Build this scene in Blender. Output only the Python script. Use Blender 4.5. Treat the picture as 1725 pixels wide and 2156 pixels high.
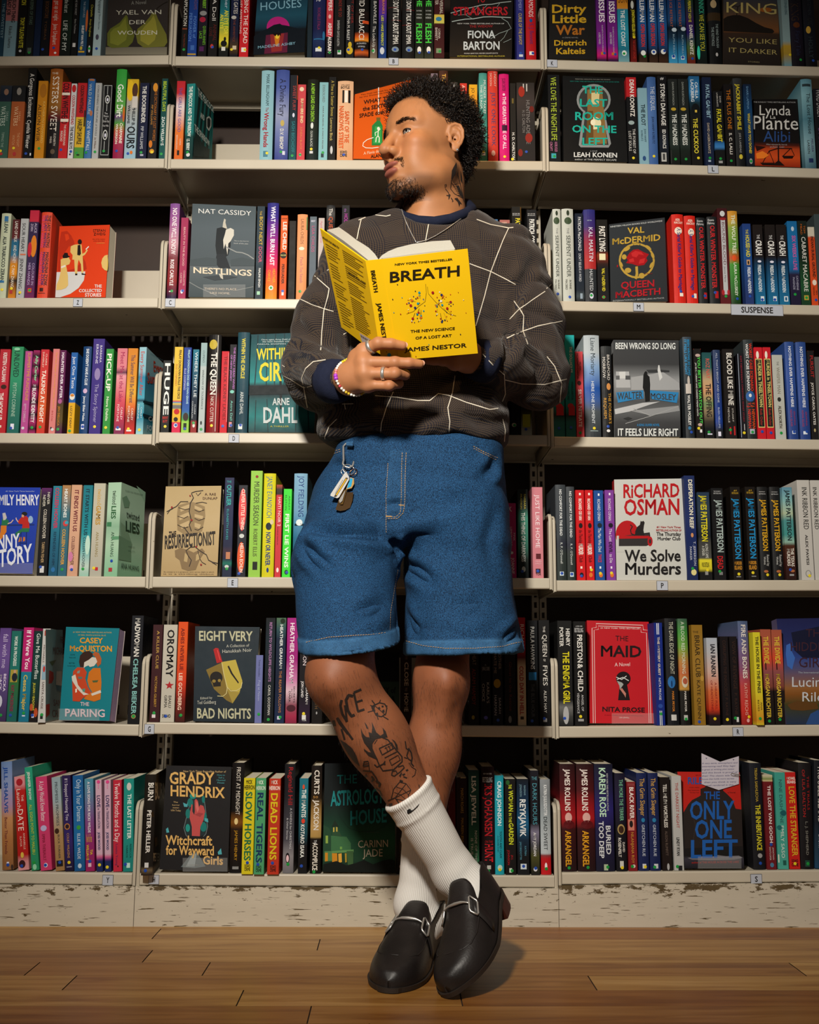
import bpy, bmesh, math, random
import numpy as np
from mathutils import Vector, Matrix
from mathutils.bvhtree import BVHTree
from mathutils.geometry import tessellate_polygon
for o in list(bpy.data.objects): bpy.data.objects.remove(o)
SC = bpy.context.scene
COL = SC.collection
# ---------------------------------------------------------------- camera
FPX = 2150.0
PITCH, YAW, ROLL = math.radians(8.868), math.radians(0.797), math.radians(0.276)
CAMP = np.array([0.5551, -2.3085, 0.5427])
def cam_axes():
 cp, sp, cy, sy = math.cos(PITCH), math.sin(PITCH), math.cos(YAW), math.sin(YAW)
 f = np.array([sy*cp, cy*cp, sp]); r = np.array([cy, -sy, 0.0]); u = np.cross(r, f)
 c, s = math.cos(ROLL), math.sin(ROLL)
 return f, c*r+s*u, c*u-s*r
CF, CR, CU = cam_axes()
cam = bpy.data.cameras.new('camera')
cam.sensor_fit = 'HORIZONTAL'; cam.sensor_width = 36.0; cam.lens = FPX/1725.0*36.0
cam.clip_start = 0.05
camo = bpy.data.objects.new('camera', cam); COL.objects.link(camo)
camo.matrix_world = Matrix(((CR[0], CU[0], -CF[0], CAMP[0]), (CR[1], CU[1], -CF[1], CAMP[1]), (CR[2], CU[2], -CF[2], CAMP[2]), (0, 0, 0, 1)))
SC.camera = camo
# ---------------------------------------------------------------- light, exposure
W = bpy.data.worlds.new('room_ambient'); SC.world = W; W.use_nodes = True
W.node_tree.nodes['Background'].inputs[0].default_value = (1.0, 0.84, 0.70, 1)
W.node_tree.nodes['Background'].inputs[1].default_value = 0.12
def spot(name, loc, aim, power, ang, blend, rad, col):
 l = bpy.data.lights.new(name, 'SPOT'); l.energy = power; l.spot_size = math.radians(ang); l.spot_blend = blend
 l.shadow_soft_size = rad; l.color = col
 o = bpy.data.objects.new(name, l); COL.objects.link(o); o.location = loc
 o.rotation_euler = (Vector(aim)-Vector(loc)).to_track_quat('-Z', 'Y').to_euler(); return o
spot('studio_flash', (0.12, -2.22, 1.92), (0.60, 0, 1.02), 315, 78, 1.0, 0.11, (1.0, 0.935, 0.835))
spot('warm_track_light', (0.80, -0.62, 2.95), (0.70, -0.15, 1.75), 26, 34, 0.8, 0.05, (1.0, 0.55, 0.20))
SC.view_settings.view_transform = 'Standard'; SC.view_settings.look = 'None'
SC.view_settings.exposure = 0.0; SC.view_settings.gamma = 1.0; SC.view_settings.use_curve_mapping = False
# ---------------------------------------------------------------- pixel rays
def ray(px, py):
 return CF*FPX + CR*(px-862.5) + CU*(1078.0-py)
def P(px, py, Y):
 d = ray(px, py); return CAMP + d*((Y-CAMP[1])/d[1])
def PZ(px, py, z):
 d = ray(px, py); return CAMP + d*((z-CAMP[2])/d[2])
def PX(p):
 v = np.asarray(p, float)-CAMP; w = v@CF
 return (862.5+FPX*(v@CR)/w, 1078.0-FPX*(v@CU)/w)
class Plane:
 def __init__(s, p, n):
  s.p = np.array(p, float); s.n = np.array(n, float); s.n /= np.linalg.norm(s.n)
 def at(s, px, py, off=0.0):
  d = ray(px, py); q = s.p+s.n*off
  return CAMP + d*(((q-CAMP)@s.n)/(d@s.n))
# ---------------------------------------------------------------- colours, materials
def hexlin(h):
 h = h.lstrip('#')
 if len(h) == 3: h = ''.join(c*2 for c in h)
 o = []
 for i in (0, 2, 4):
  c = int(h[i:i+2], 16)/255.0
  o.append(c/12.92 if c <= 0.04045 else ((c+0.055)/1.055)**2.4)
 return (o[0], o[1], o[2], 1.0)
MATS = {}
def nodes(m):
 m.use_nodes = True; return m.node_tree, m.node_tree.nodes, m.node_tree.links
def mat(name, col, rough=0.5, metal=0.0, noise=0.0, nscale=40.0, bump=0.0, bscale=300.0, spec=0.5, **kw):
 if name in MATS: return MATS[name]
 m = bpy.data.materials.new(name); nt, N, L = nodes(m); b = N['Principled BSDF']
 c = hexlin(col) if isinstance(col, str) else col
 b.inputs['Base Color'].default_value = c; b.inputs['Roughness'].default_value = rough
 b.inputs['Metallic'].default_value = metal; b.inputs['Specular IOR Level'].default_value = spec
 tc = N.new('ShaderNodeTexCoord')
 if noise:
  nz = N.new('ShaderNodeTexNoise'); nz.inputs['Scale'].default_value = nscale; nz.inputs['Detail'].default_value = 5
  L.new(tc.outputs['Object'], nz.inputs['Vector'])
  mx = N.new('ShaderNodeMix'); mx.data_type = 'RGBA'
  mx.inputs[6].default_value = tuple(x*(1-noise) for x in c[:3])+(1,); mx.inputs[7].default_value = tuple(min(1, x*(1+noise)) for x in c[:3])+(1,)
  L.new(nz.outputs['Fac'], mx.inputs[0]); L.new(mx.outputs[2], b.inputs['Base Color'])
 if bump:
  nb = N.new('ShaderNodeTexNoise'); nb.inputs['Scale'].default_value = bscale
  L.new(tc.outputs['Object'], nb.inputs['Vector'])
  bp = N.new('ShaderNodeBump'); bp.inputs['Strength'].default_value = bump; bp.inputs['Distance'].default_value = 0.001
  L.new(nb.outputs['Fac'], bp.inputs['Height']); L.new(bp.outputs[0], b.inputs['Normal'])
 for k, v in kw.items(): b.inputs[k.replace('_', ' ')].default_value = v
 MATS[name] = m; return m
def mat_print(name, rough, spec=0.4):
 if name in MATS: return MATS[name]
 m = bpy.data.materials.new(name); nt, N, L = nodes(m); b = N['Principled BSDF']
 a = N.new('ShaderNodeAttribute'); a.attribute_name = 'Col'
 L.new(a.outputs['Color'], b.inputs['Base Color'])
 tc = N.new('ShaderNodeTexCoord'); nz = N.new('ShaderNodeTexNoise'); nz.inputs['Scale'].default_value = 60
 L.new(tc.outputs['Object'], nz.inputs['Vector'])
 mr = N.new('ShaderNodeMapRange'); mr.inputs[3].default_value = rough-0.06; mr.inputs[4].default_value = rough+0.08
 L.new(nz.outputs['Fac'], mr.inputs[0]); L.new(mr.outputs[0], b.inputs['Roughness'])
 b.inputs['Specular IOR Level'].default_value = spec
 MATS[name] = m; return m
PRINT = mat_print('printed_cover', 0.52, 0.16)
# ---------------------------------------------------------------- mesh builder
class MB:
 def __init__(s):
  s.v = []; s.f = []; s.c = []; s.m = []
 def add(s, verts, faces, col=(0.5, 0.5, 0.5, 1), mi=0):
  b = len(s.v); s.v.extend([tuple(map(float, q)) for q in verts])
  s.f.extend([tuple(i+b for i in f) for f in faces]); s.m.extend([mi]*len(faces))
  if isinstance(col, list): s.c.extend(col)
  else: s.c.extend([col]*len(verts))
  return b
 def box(s, lo, hi, col=(0.5, 0.5, 0.5, 1), mi=0):
  x0, y0, z0 = lo; x1, y1, z1 = hi
  s.add([(x0, y0, z0), (x1, y0, z0), (x1, y1, z0), (x0, y1, z0), (x0, y0, z1), (x1, y0, z1), (x1, y1, z1), (x0, y1, z1)],
              [(0, 3, 2, 1), (4, 5, 6, 7), (0, 1, 5, 4), (1, 2, 6, 5), (2, 3, 7, 6), (3, 0, 4, 7)], col, mi)
 def tube(s, pts, r, n=8, col=(0.5, 0.5, 0.5, 1), mi=0, cap=True, closed=False):
  pts = [np.array(p, float) for p in pts]; k = len(pts)
  rr = r if hasattr(r, '__len__') else [r]*k
  prev = None; vs = []
  for i, p in enumerate(pts):
   if closed: t = pts[(i+1) % k]-pts[i-1]
   else: t = pts[min(i+1, k-1)]-pts[max(i-1, 0)]
   t = t/(np.linalg.norm(t)+1e-12)
   if prev is None:
    a = np.array([0, 0, 1.0]) if abs(t[2]) < 0.9 else np.array([1.0, 0, 0])
    u = np.cross(t, a)
   else: u = prev-t*(prev@t)
   u /= np.linalg.norm(u)+1e-12; w = np.cross(t, u); prev = u
   for j in range(n):
    an = 2*math.pi*j/n; vs.append(p+(u*math.cos(an)+w*math.sin(an))*rr[i])
  fs = []
  for i in range(k if closed else k-1):
   a, b2 = i*n, ((i+1) % k)*n
   for j in range(n): fs.append((a+j, a+(j+1) % n, b2+(j+1) % n, b2+j))
  if cap and not closed: fs.append(tuple(range(n-1, -1, -1))); fs.append(tuple(range((k-1)*n, k*n)))
  s.add(vs, fs, col, mi)
 def sphere(s, c, r, nu=12, nv=8, col=(0.5, 0.5, 0.5, 1), mi=0, sc=(1, 1, 1)):
  vs = []; fs = []
  for i in range(nv+1):
   th = math.pi*i/nv
   for j in range(nu):
    ph = 2*math.pi*j/nu
    vs.append((c[0]+r*sc[0]*math.sin(th)*math.cos(ph), c[1]+r*sc[1]*math.sin(th)*math.sin(ph), c[2]+r*sc[2]*math.cos(th)))
  for i in range(nv):
   for j in range(nu): fs.append((i*nu+j, (i+1)*nu+j, (i+1)*nu+(j+1) % nu, i*nu+(j+1) % nu))
  s.add(vs, fs, col, mi)
 def build(s, name, mats, parent=None, smooth=False, loc=None):
  me = bpy.data.meshes.new(name); me.from_pydata(s.v, [], s.f)
  if not isinstance(mats, (list, tuple)): mats = [mats]
  for m in mats: me.materials.append(m)
  if len(mats) > 1: me.polygons.foreach_set('material_index', s.m)
  ca = me.color_attributes.new('Col', 'FLOAT_COLOR', 'POINT')
  ca.data.foreach_set('color', np.array(s.c, dtype=np.float32).ravel())
  if smooth: me.polygons.foreach_set('use_smooth', [True]*len(me.polygons))
  me.validate(); me.update()
  o = bpy.data.objects.new(name, me); COL.objects.link(o)
  if parent is not None: o.parent = parent; o.matrix_parent_inverse = Matrix.Translation(-Vector(parent.location))
  return o
def empty(name, loc, label, cat, group=None, kind=None):
 o = bpy.data.objects.new(name, None); COL.objects.link(o); o.location = loc; o.empty_display_size = 0.05
 return tag(o, label, cat, group, kind)
def tag(o, label=None, cat=None, group=None, kind=None):
 if label: o['label'] = label
 if cat: o['category'] = cat
 if group: o['group'] = group
 if kind: o['kind'] = kind
 return o
# ---------------------------------------------------------------- lettering
GL = {}
def _raw(txt, bold):
 cu = bpy.data.curves.new('t', 'FONT'); cu.body = txt; cu.size = 1.0; cu.resolution_u = 2
 cu.fill_mode = 'FRONT'; cu.offset = 0.022 if bold else 0.0
 o = bpy.data.objects.new('t', cu); me = o.to_mesh()
 v = np.array([q.co[:2] for q in me.vertices]).reshape(-1, 2); f = [tuple(p.vertices) for p in me.polygons]
 o.to_mesh_clear(); bpy.data.objects.remove(o); bpy.data.curves.remove(cu)
 return v, f
HH = _raw('H', False)[0]; CAPH = HH[:, 1].max(); HMX = HH[:, 0].max()
def glyph(ch, bold):
 k = (ch, bold)
 if k not in GL:
  adv = (_raw(ch+'H', False)[0][:, 0].max() if ch != ' ' else _raw('i H', False)[0][:, 0].max()-_raw('iH', False)[0][:, 0].max()+HMX)-HMX
  v, f = _raw(ch, bold and ch != 'M') if ch != ' ' else (np.zeros((0, 2)), [])
  if ch == 'M' and bold: n = len(v); f = f+[tuple(i+n for i in q) for q in f]; v = np.concatenate([v-[0.02, 0], v+[0.02, 0]])
  GL[k] = (v, f, adv)
 return GL[k]
def text(mb, s, fn, col, bold=False, mi=0, track=0.0):
 """fn(a, b): a 0..1 along the line, b 0..1 baseline to cap height -> xyz"""
 x = 0.0; parts = []
 for ch in s:
  v, f, adv = glyph(ch, bold)
  if len(v): parts.append((v+np.array([x, 0]), f))
  x += adv+track
 if not parts: return
 x0 = min(p[0][:, 0].min() for p in parts); x1 = max(p[0][:, 0].max() for p in parts)
 for v, f in parts:
  mb.add([fn((q[0]-x0)/(x1-x0), q[1]/CAPH) for q in v], f, col, mi)

# ================================================================= the room
BAYX = [(-0.914, 0.0), (0.0, 0.914), (0.914, 1.828)]
LIPS = [  # lip top edge in the photograph at two places of each shelf, top row first
 [((0,117.7),(360,115)), ((380,117.5),(1140,125)), ((1150,125),(1725,139.7))],
 [((0,332),(350,333)), ((362,334),(1144,338.5)), ((1152,339),(1725,354))],
 [((0,626.5),(335,626.5)), ((345,627.5),(1160,632)), ((1170,633),(1725,642))],
 [((0,911),(320,913.7)), ((330,909.6),(1157,915.7)), ((1165,918.6),(1725,925))],
 [((0,1211.6),(305,1214)), ((318,1214),(1160,1217)), ((1175,1221.7),(1725,1221))],
 [((0,1520),(292,1525.6)), ((305,1521),(1160,1529)), ((1175,1529.7),(1725,1526))],
 [((0,1835.5),(285,1838.6)), ((295,1839),(1165,1844)), ((1180,1837.8),(1725,1832))]]
def shelf_z(row, bay, x):
 (a, b) = LIPS[row][bay]; pa, pb = P(a[0], a[1], 0), P(b[0], b[1], 0)
 return pa[2]+(pb[2]-pa[2])*(x-pa[0])/(pb[0]-pa[0])
LIPH = 0.0248
def mat_cream():
 m = bpy.data.materials.new('cream_painted_steel'); nt, N, L = nodes(m); b = N['Principled BSDF']
 tc = N.new('ShaderNodeTexCoord')
 n1 = N.new('ShaderNodeTexNoise'); n1.inputs['Scale'].default_value = 9; n1.inputs['Detail'].default_value = 6
 L.new(tc.outputs['Object'], n1.inputs['Vector'])
 cr = N.new('ShaderNodeMix'); cr.data_type = 'RGBA'; cr.inputs[6].default_value = hexlin('#b8ae9b'); cr.inputs[7].default_value = hexlin('#c6bdab')
 L.new(n1.outputs['Fac'], cr.inputs[0])
 n2 = N.new('ShaderNodeTexNoise'); n2.inputs['Scale'].default_value = 55; n2.inputs['Detail'].default_value = 3
 mp = N.new('ShaderNodeMapping'); mp.inputs['Scale'].default_value = (0.6, 1, 1.3); L.new(tc.outputs['Object'], mp.inputs[0]); L.new(mp.outputs[0], n2.inputs['Vector'])
 ra = N.new('ShaderNodeValToRGB'); ra.color_ramp.elements[0].position = 0.74; ra.color_ramp.elements[1].position = 0.77
 L.new(n2.outputs['Fac'], ra.inputs[0])
 mx = N.new('ShaderNodeMix'); mx.data_type = 'RGBA'; mx.inputs[7].default_value = hexlin('#4d3d28')
 L.new(ra.outputs['Color'], mx.inputs[0]); L.new(cr.outputs[2], mx.inputs[6]); L.new(mx.outputs[2], b.inputs['Base Color'])
 b.inputs['Roughness'].default_value = 0.38; b.inputs['Specular IOR Level'].default_value = 0.35
 return m
def mat_chipped():
 m = bpy.data.materials.new('chipped_cream_paint'); nt, N, L = nodes(m); b = N['Principled BSDF']
 tc = N.new('ShaderNodeTexCoord')
 def nz(sc, scale, det=4, rough=0.55):
  mp = N.new('ShaderNodeMapping'); mp.inputs['Scale'].default_value = scale; L.new(tc.outputs['Object'], mp.inputs[0])
  n = N.new('ShaderNodeTexNoise'); n.inputs['Scale'].default_value = sc; n.inputs['Detail'].default_value = det; n.inputs['Roughness'].default_value = rough
  L.new(mp.outputs[0], n.inputs['Vector']); return n.outputs['Fac']
 def ramp(x, a, c):
  r = N.new('ShaderNodeMapRange'); r.clamp = True; r.inputs[1].default_value = a; r.inputs[2].default_value = c; L.new(x, r.inputs[0]); return r.outputs[0]
 def op(o, a, c):
  n = N.new('ShaderNodeMath'); n.operation = o; n.use_clamp = True
  for i, v in enumerate((a, c)):
   if isinstance(v, (int, float)): n.inputs[i].default_value = v
   else: L.new(v, n.inputs[i])
  return n.outputs[0]
 streak = ramp(nz(10, (1.6, 1, 24), 3), 0.625, 0.645)          # long horizontal scrapes
 patch = nz(30, (0.8, 1, 2.2), 6, 0.7)
 sx = N.new('ShaderNodeSeparateXYZ'); L.new(tc.outputs['Object'], sx.inputs[0])
 top = ramp(sx.outputs[2], 0.055, 0.082)                       # paint is worn off along the top edge
 worn = ramp(op('ADD', patch, op('MULTIPLY', top, 0.15)), 0.655, 0.675)
 specks = ramp(nz(120, (1, 1, 1.5), 2), 0.74, 0.76)
 chips = op('MAXIMUM', op('MAXIMUM', streak, worn), specks)
 base = N.new('ShaderNodeMix'); base.data_type = 'RGBA'; base.inputs[6].default_value = hexlin('#beb5a2'); base.inputs[7].default_value = hexlin('#cdc4b2')
 L.new(nz(8, (1, 1, 6)), base.inputs[0])
 dk = N.new('ShaderNodeMix'); dk.data_type = 'RGBA'; dk.inputs[6].default_value = hexlin('#43351f'); dk.inputs[7].default_value = hexlin('#6a5a3c')
 L.new(nz(60, (1, 1, 1)), dk.inputs[0])
 mx = N.new('ShaderNodeMix'); mx.data_type = 'RGBA'; L.new(chips, mx.inputs[0]); L.new(base.outputs[2], mx.inputs[6]); L.new(dk.outputs[2], mx.inputs[7])
 L.new(mx.outputs[2], b.inputs['Base Color']); b.inputs['Roughness'].default_value = 0.5
 bp = N.new('ShaderNodeBump'); bp.inputs['Strength'].default_value = 0.4; bp.inputs['Distance'].default_value = 0.0008; bp.invert = True
 L.new(chips, bp.inputs['Height']); L.new(bp.outputs[0], b.inputs['Normal'])
 return m
def mat_floor():
 m = bpy.data.materials.new('varnished_maple_strips'); nt, N, L = nodes(m); b = N['Principled BSDF']
 a = N.new('ShaderNodeAttribute'); a.attribute_name = 'Col'      # r: plank tone, g: plank seed
 sp = N.new('ShaderNodeSeparateColor'); L.new(a.outputs['Color'], sp.inputs[0])
 tc = N.new('ShaderNodeTexCoord'); ad = N.new('ShaderNodeVectorMath'); ad.operation = 'ADD'
 cx = N.new('ShaderNodeCombineXYZ'); ml = N.new('ShaderNodeMath'); ml.operation = 'MULTIPLY'; ml.inputs[1].default_value = 37.0
 L.new(sp.outputs[1], ml.inputs[0]); L.new(ml.outputs[0], cx.inputs[0]); L.new(ml.outputs[0], cx.inputs[2])
 L.new(tc.outputs['Object'], ad.inputs[0]); L.new(cx.outputs[0], ad.inputs[1])
 mp = N.new('ShaderNodeMapping'); mp.inputs['Scale'].default_value = (0.55, 7.0, 1); L.new(ad.outputs[0], mp.inputs[0])
 g1 = N.new('ShaderNodeTexNoise'); g1.inputs['Scale'].default_value = 5; g1.inputs['Detail'].default_value = 5; g1.inputs['Distortion'].default_value = 0.8
 L.new(mp.outputs[0], g1.inputs['Vector'])
 mp2 = N.new('ShaderNodeMapping'); mp2.inputs['Scale'].default_value = (2, 60, 1); L.new(ad.outputs[0], mp2.inputs[0])
 g2 = N.new('ShaderNodeTexNoise'); g2.inputs['Scale'].default_value = 6; g2.inputs['Detail'].default_value = 4; L.new(mp2.outputs[0], g2.inputs['Vector'])
 cr = N.new('ShaderNodeValToRGB'); e = cr.color_ramp.elements
 e[0].position = 0.28; e[0].color = hexlin('#8c5f2c'); e[1].position = 0.72; e[1].color = hexlin('#c49c5f')
 q = e.new(0.5); q.color = hexlin('#ae8344')
 L.new(g1.outputs['Fac'], cr.inputs[0])
 ton = N.new('ShaderNodeMix'); ton.data_type = 'RGBA'; ton.blend_type = 'MULTIPLY'; ton.inputs[0].default_value = 1.0
 tr = N.new('ShaderNodeValToRGB'); t = tr.color_ramp.elements; t[0].color = hexlin('#b88c5c'); t[1].color = (1.05, 1.03, 1.0, 1)
 L.new(sp.outputs[0], tr.inputs[0]); L.new(cr.outputs['Color'], ton.inputs[6]); L.new(tr.outputs['Color'], ton.inputs[7])
 fine = N.new('ShaderNodeMix'); fine.data_type = 'RGBA'; fine.blend_type = 'MULTIPLY'; fine.inputs[0].default_value = 0.35
 L.new(ton.outputs[2], fine.inputs[6]); L.new(g2.outputs['Color'], fine.inputs[7])
 hi = N.new('ShaderNodeMapRange'); hi.inputs[1].default_value = 0.3; hi.inputs[2].default_value = 0.6; hi.inputs[3].default_value = 0.7; hi.inputs[4].default_value = 1.0
 L.new(g2.outputs['Fac'], hi.inputs[0]); L.new(hi.outputs[0], fine.inputs[7])
 L.new(fine.outputs[2], b.inputs['Base Color'])
 b.inputs['Roughness'].default_value = 0.36; b.inputs['Specular IOR Level'].default_value = 0.35
 return m
CREAM, CHIP = mat_cream(), mat_chipped()
DARKSTEEL = mat('dark_gap', '#1a130d', 0.8, noise=0.2)
# floor: individual maple strips, long joints where the photo shows them
rng = random.Random(4)
fl = MB()
PW = 0.0845; Y00 = -0.0215
known = {1: [-0.55, 0.407, 1.9], 2: [-0.9, 0.085, 1.55], 3: [-0.106, 0.2127, 1.307], 4: [-0.011, 0.909], 5: [0.30, 0.671, 1.95], 6: [-0.6, 0.423, 1.7]}
for i in range(-6, 34):
 y1 = Y00-(i-0)*PW; y0 = y1-PW
 js = sorted(known.get(i, []))
 xs = [-3.0]
 lo = js[0] if js else 9
 x = -3.0+rng.random()
 while x < min(lo-0.5, 3.6): xs.append(x); x += 0.7+rng.random()*0.8
 xs += js; x = (js[-1] if js else x)+0.7+rng.random()
 while x < 3.9: xs.append(x); x += 0.7+rng.random()*0.8
 xs.append(4.0)
 xs = sorted(xs)
 for a, c in zip(xs[:-1], xs[1:]):
  if c-a < 0.02: continue
  t = 0.25+0.75*rng.random();
  if rng.random() < 0.2: t *= 0.4
  g = 0.0011; gy = 0.00025
  fl.add([(a+g, y0+gy, 0), (c-g, y0+gy, 0), (c-g, y1-gy, 0), (a+g, y1-gy, 0)], [(0, 1, 2, 3)], (t, rng.random(), 0, 1), 0)
fl.add([(-3, Y00-34*PW, -0.002), (4, Y00-34*PW, -0.002), (4, 0.6, -0.002), (-3, 0.6, -0.002)], [(0, 1, 2, 3)], (0, 0, 0, 1), 1)
tag(fl.build('floor', [mat_floor(), mat('floor_joint', '#2a1a0e', 0.9)]), 'varnished maple strip floor in front of the bookshelves', 'floor', kind='structure')
wl = MB(); wl.box((-3, 0.30, 0), (4, 0.34, 3.2))
WALLM = mat('dark_wood_panel', '#33231a', 0.65, noise=0.45, nscale=6)
tag(wl.build('wall_back', WALLM), 'dark wooden wall behind the open shelving', 'wall', kind='structure')
cl = MB(); cl.box((-3, -2.9, 3.2), (4, 0.34, 3.25))
tag(cl.build('ceiling', mat('ceiling_plaster', '#cfc4b0', 0.9, noise=0.05)), 'plain pale ceiling above the shelves', 'ceiling', kind='structure')
# shelving: three bays
ROWN = ['top', 'second', 'third', 'fourth', 'fifth', 'sixth', 'bottom']
BAYN = ['left', 'middle', 'right']
def rounded_plate(mb, x0, x1, z0, z1, y0, y1, r):
 prof = [(y1, z0), (y0, z0)]
 for k in range(7):
  a = math.pi/2*k/6; prof.append((y0+r-r*math.cos(a), z1-r+r*math.sin(a)))
 prof.append((y1, z1)); n = len(prof)
 vs = [(x0, y, z) for y, z in prof]+[(x1, y, z) for y, z in prof]
 fs = [tuple(range(n-1, -1, -1)), tuple(range(n, 2*n))]+[(i, (i+1) % n, n+(i+1) % n, n+i) for i in range(n)]
 mb.add(vs, fs)
SD = 0.205
for bi, (xa, xb) in enumerate(BAYX):
 unit = empty('shelving_unit', ((xa+xb)/2, 0.1, 0), '%s bay of the cream steel library shelving with seven shelves of books' % BAYN[bi], 'bookshelf', 'bays of cream steel shelving')
 for ux, sd in ((xa+0.0095, 1), (xb-0.0095, -1)):
  mb = MB(); y = 0.228; z = 0.0
  mb.box((ux-0.0085, y, 0), (ux-0.0035, y+0.02, 2.4)); mb.box((ux+0.0035, y, 0), (ux+0.0085, y+0.02, 2.4))
  while z < 2.4:
   mb.box((ux-0.0035, y, z), (ux+0.0035, y+0.02, z+0.0115)); z += 0.0255
  mb.build('upright', CREAM, unit)
 mb = MB(); zb = shelf_z(6, bi, xa)-LIPH; zb2 = shelf_z(6, bi, xb)-LIPH
 e = 0.0006
 vs = [(xa+e, -0.004, 0), (xb-e, -0.004, 0), (xb-e, -0.004, zb2-0.0012), (xa+e, -0.004, zb-0.0012), (xa+e, 0.012, 0), (xb-e, 0.012, 0), (xb-e, 0.012, zb2-0.0012), (xa+e, 0.012, zb-0.0012)]
 mb.add(vs, [(0, 1, 2, 3), (5, 4, 7, 6), (3, 2, 6, 7), (4, 0, 3, 7), (1, 5, 6, 2), (4, 5, 1, 0)])
 mb.build('kick_panel', CHIP, unit)['label'] = 'cream base panel with chipped and scraped paint'
 for r in range(7):
  z0, z1 = shelf_z(r, bi, xa), shelf_z(r, bi, xb)
  mb = MB(); fa, fb = xa+0.0085, xb-0.0085
  def zz(x): return z0+(z1-z0)*(x-xa)/(xb-xa)
  def slab(x0, x1, y0, y1, t0, t1):
   a, b = zz(x0), zz(x1)
   mb.add([(x0, y0, a+t0), (x1, y0, b+t0), (x1, y1, b+t0), (x0, y1, a+t0), (x0, y0, a+t1), (x1, y0, b+t1), (x1, y1, b+t1), (x0, y1, a+t1)],
                   [(0, 3, 2, 1), (4, 5, 6, 7), (0, 1, 5, 4), (1, 2, 6, 5), (2, 3, 7, 6), (3, 0, 4, 7)])
  # front lip with a softened edge
  prof = [(0.003, 0.0), (0.0008, -0.0008), (0.0, -0.003), (0.0, -LIPH+0.003), (0.001, -LIPH+0.0008), (0.003, -LIPH), (0.012, -LIPH), (0.012, -LIPH+0.0015), (0.004, -LIPH+0.0015), (0.004, -0.0018), (0.014, -0.0018), (0.014, 0.0)]
  n = len(prof)
  mb.add([(fa, y, zz(fa)+h) for y, h in prof]+[(fb, y, zz(fb)+h) for y, h in prof],
               [tuple(range(n)), tuple(range(2*n-1, n-1, -1))]+[(i, n+i, n+(i+1) % n, (i+1) % n) for i in range(n)])
  slab(fa, fb, 0.014, 0.02, -0.0018, 0)
  x = fa; k = 0
  pit = 0.0228
  while x < fb-0.001:
   slab(x, min(x+pit-0.0026, fb), 0.02, 0.036, -0.0018, 0); x += pit
  slab(fa, fb, 0.036, SD, -0.0018, 0)
  # slotted back stop
  slab(fa, fb, SD, SD+0.0015, -LIPH, 0.012); slab(fa, fb, SD, SD+0.0015, 0.034, 0.150); slab(fa, fb, SD-0.012, SD+0.0015, -LIPH, -LIPH+0.0015)
  x = fa
  while x < fb-0.001:
   slab(x, min(x+pit-0.0026, fb), SD, SD+0.0015, 0.012, 0.034); x += pit
  sh = mb.build('shelf', CREAM, unit)
  for xe, sg in ((xa, 1), (xb, -1)):
   mb = MB(); zc = zz(xe)
   x0 = xe+sg*0.0009; x1 = xe+sg*0.0021
   rounded_plate(mb, min(x0, x1), max(x0, x1), zc-LIPH-0.003, zc+0.150, 0.0, 0.24, 0.022)
   # rolled front flange of the end bracket
   c = xe+sg*0.0045; pts = [(c, 0.0035, zc-LIPH-0.001)]+[(c, 0.0035, zc+0.02*q) for q in range(0, 7)]
   for q in range(1, 7):
    a = math.pi/2*q/6; pts.append((c, 0.0035+0.020-0.020*math.cos(a), zc+0.127+0.020*math.sin(a)))
   pts.append((c, 0.06, zc+0.1465)); mb.tube(pts, 0.0037, 8)
   mb.build('end_bracket', CREAM, sh, smooth=False)
# letter tags stuck on the lips
TAGM = mat_print('tag_paper', 0.55)
def letter_tag(px, py, w, h, s, row, bay, label, name='shelf_letter_tag', group='shelf letter tags'):
 pl = Plane((0, -0.0012, 0), (0, -1, 0)); mb = MB()
 a, b = pl.at(px-w/2, py+h/2), pl.at(px+w/2, py-h/2)
 slope = (LIPS[row][bay][1][1]-LIPS[row][bay][0][1])/(LIPS[row][bay][1][0]-LIPS[row][bay][0][0])
 dz = -slope*(b[0]-a[0])
 bc = hexlin('#b4b9c4');
 vs = [(a[0], -0.001, a[2]), (b[0], -0.001, a[2]+dz), (b[0], -0.001, b[2]+dz), (a[0], -0.001, b[2]), (a[0], -0.0001, a[2]), (b[0], -0.0001, a[2]+dz), (b[0], -0.0001, b[2]+dz), (a[0], -0.0001, b[2])]
 mb.add(vs, [(0, 1, 2, 3), (4, 7, 6, 5), (0, 4, 5, 1), (1, 5, 6, 2), (2, 6, 7, 3), (3, 7, 4, 0)], hexlin('#2b2b33'))
 m = 0.0007
 mb.add([(a[0]+m, -0.00125, a[2]+m), (b[0]-m, -0.00125, a[2]+dz+m), (b[0]-m, -0.00125, b[2]+dz-m), (a[0]+m, -0.00125, b[2]-m)], [(0, 1, 2, 3)], bc)
 ch = (b[2]-a[2])*0.52; tw = ch*0.78*len(s)*(0.86 if len(s) > 1 else (0.55 if s == 'E' else 0.95 if s == 'M' else 0.72)); cx, cz = (a[0]+b[0])/2, (a[2]+b[2])/2+dz/2
 text(mb, s, lambda u, v: (cx-tw/2+u*tw, -0.0015, cz-ch/2+v*ch+dz*(u-0.5)*tw/(b[0]-a[0])), hexlin('#1b1715'), True)
 o = mb.build(name, TAGM); tag(o, label, 'label', group)
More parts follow.
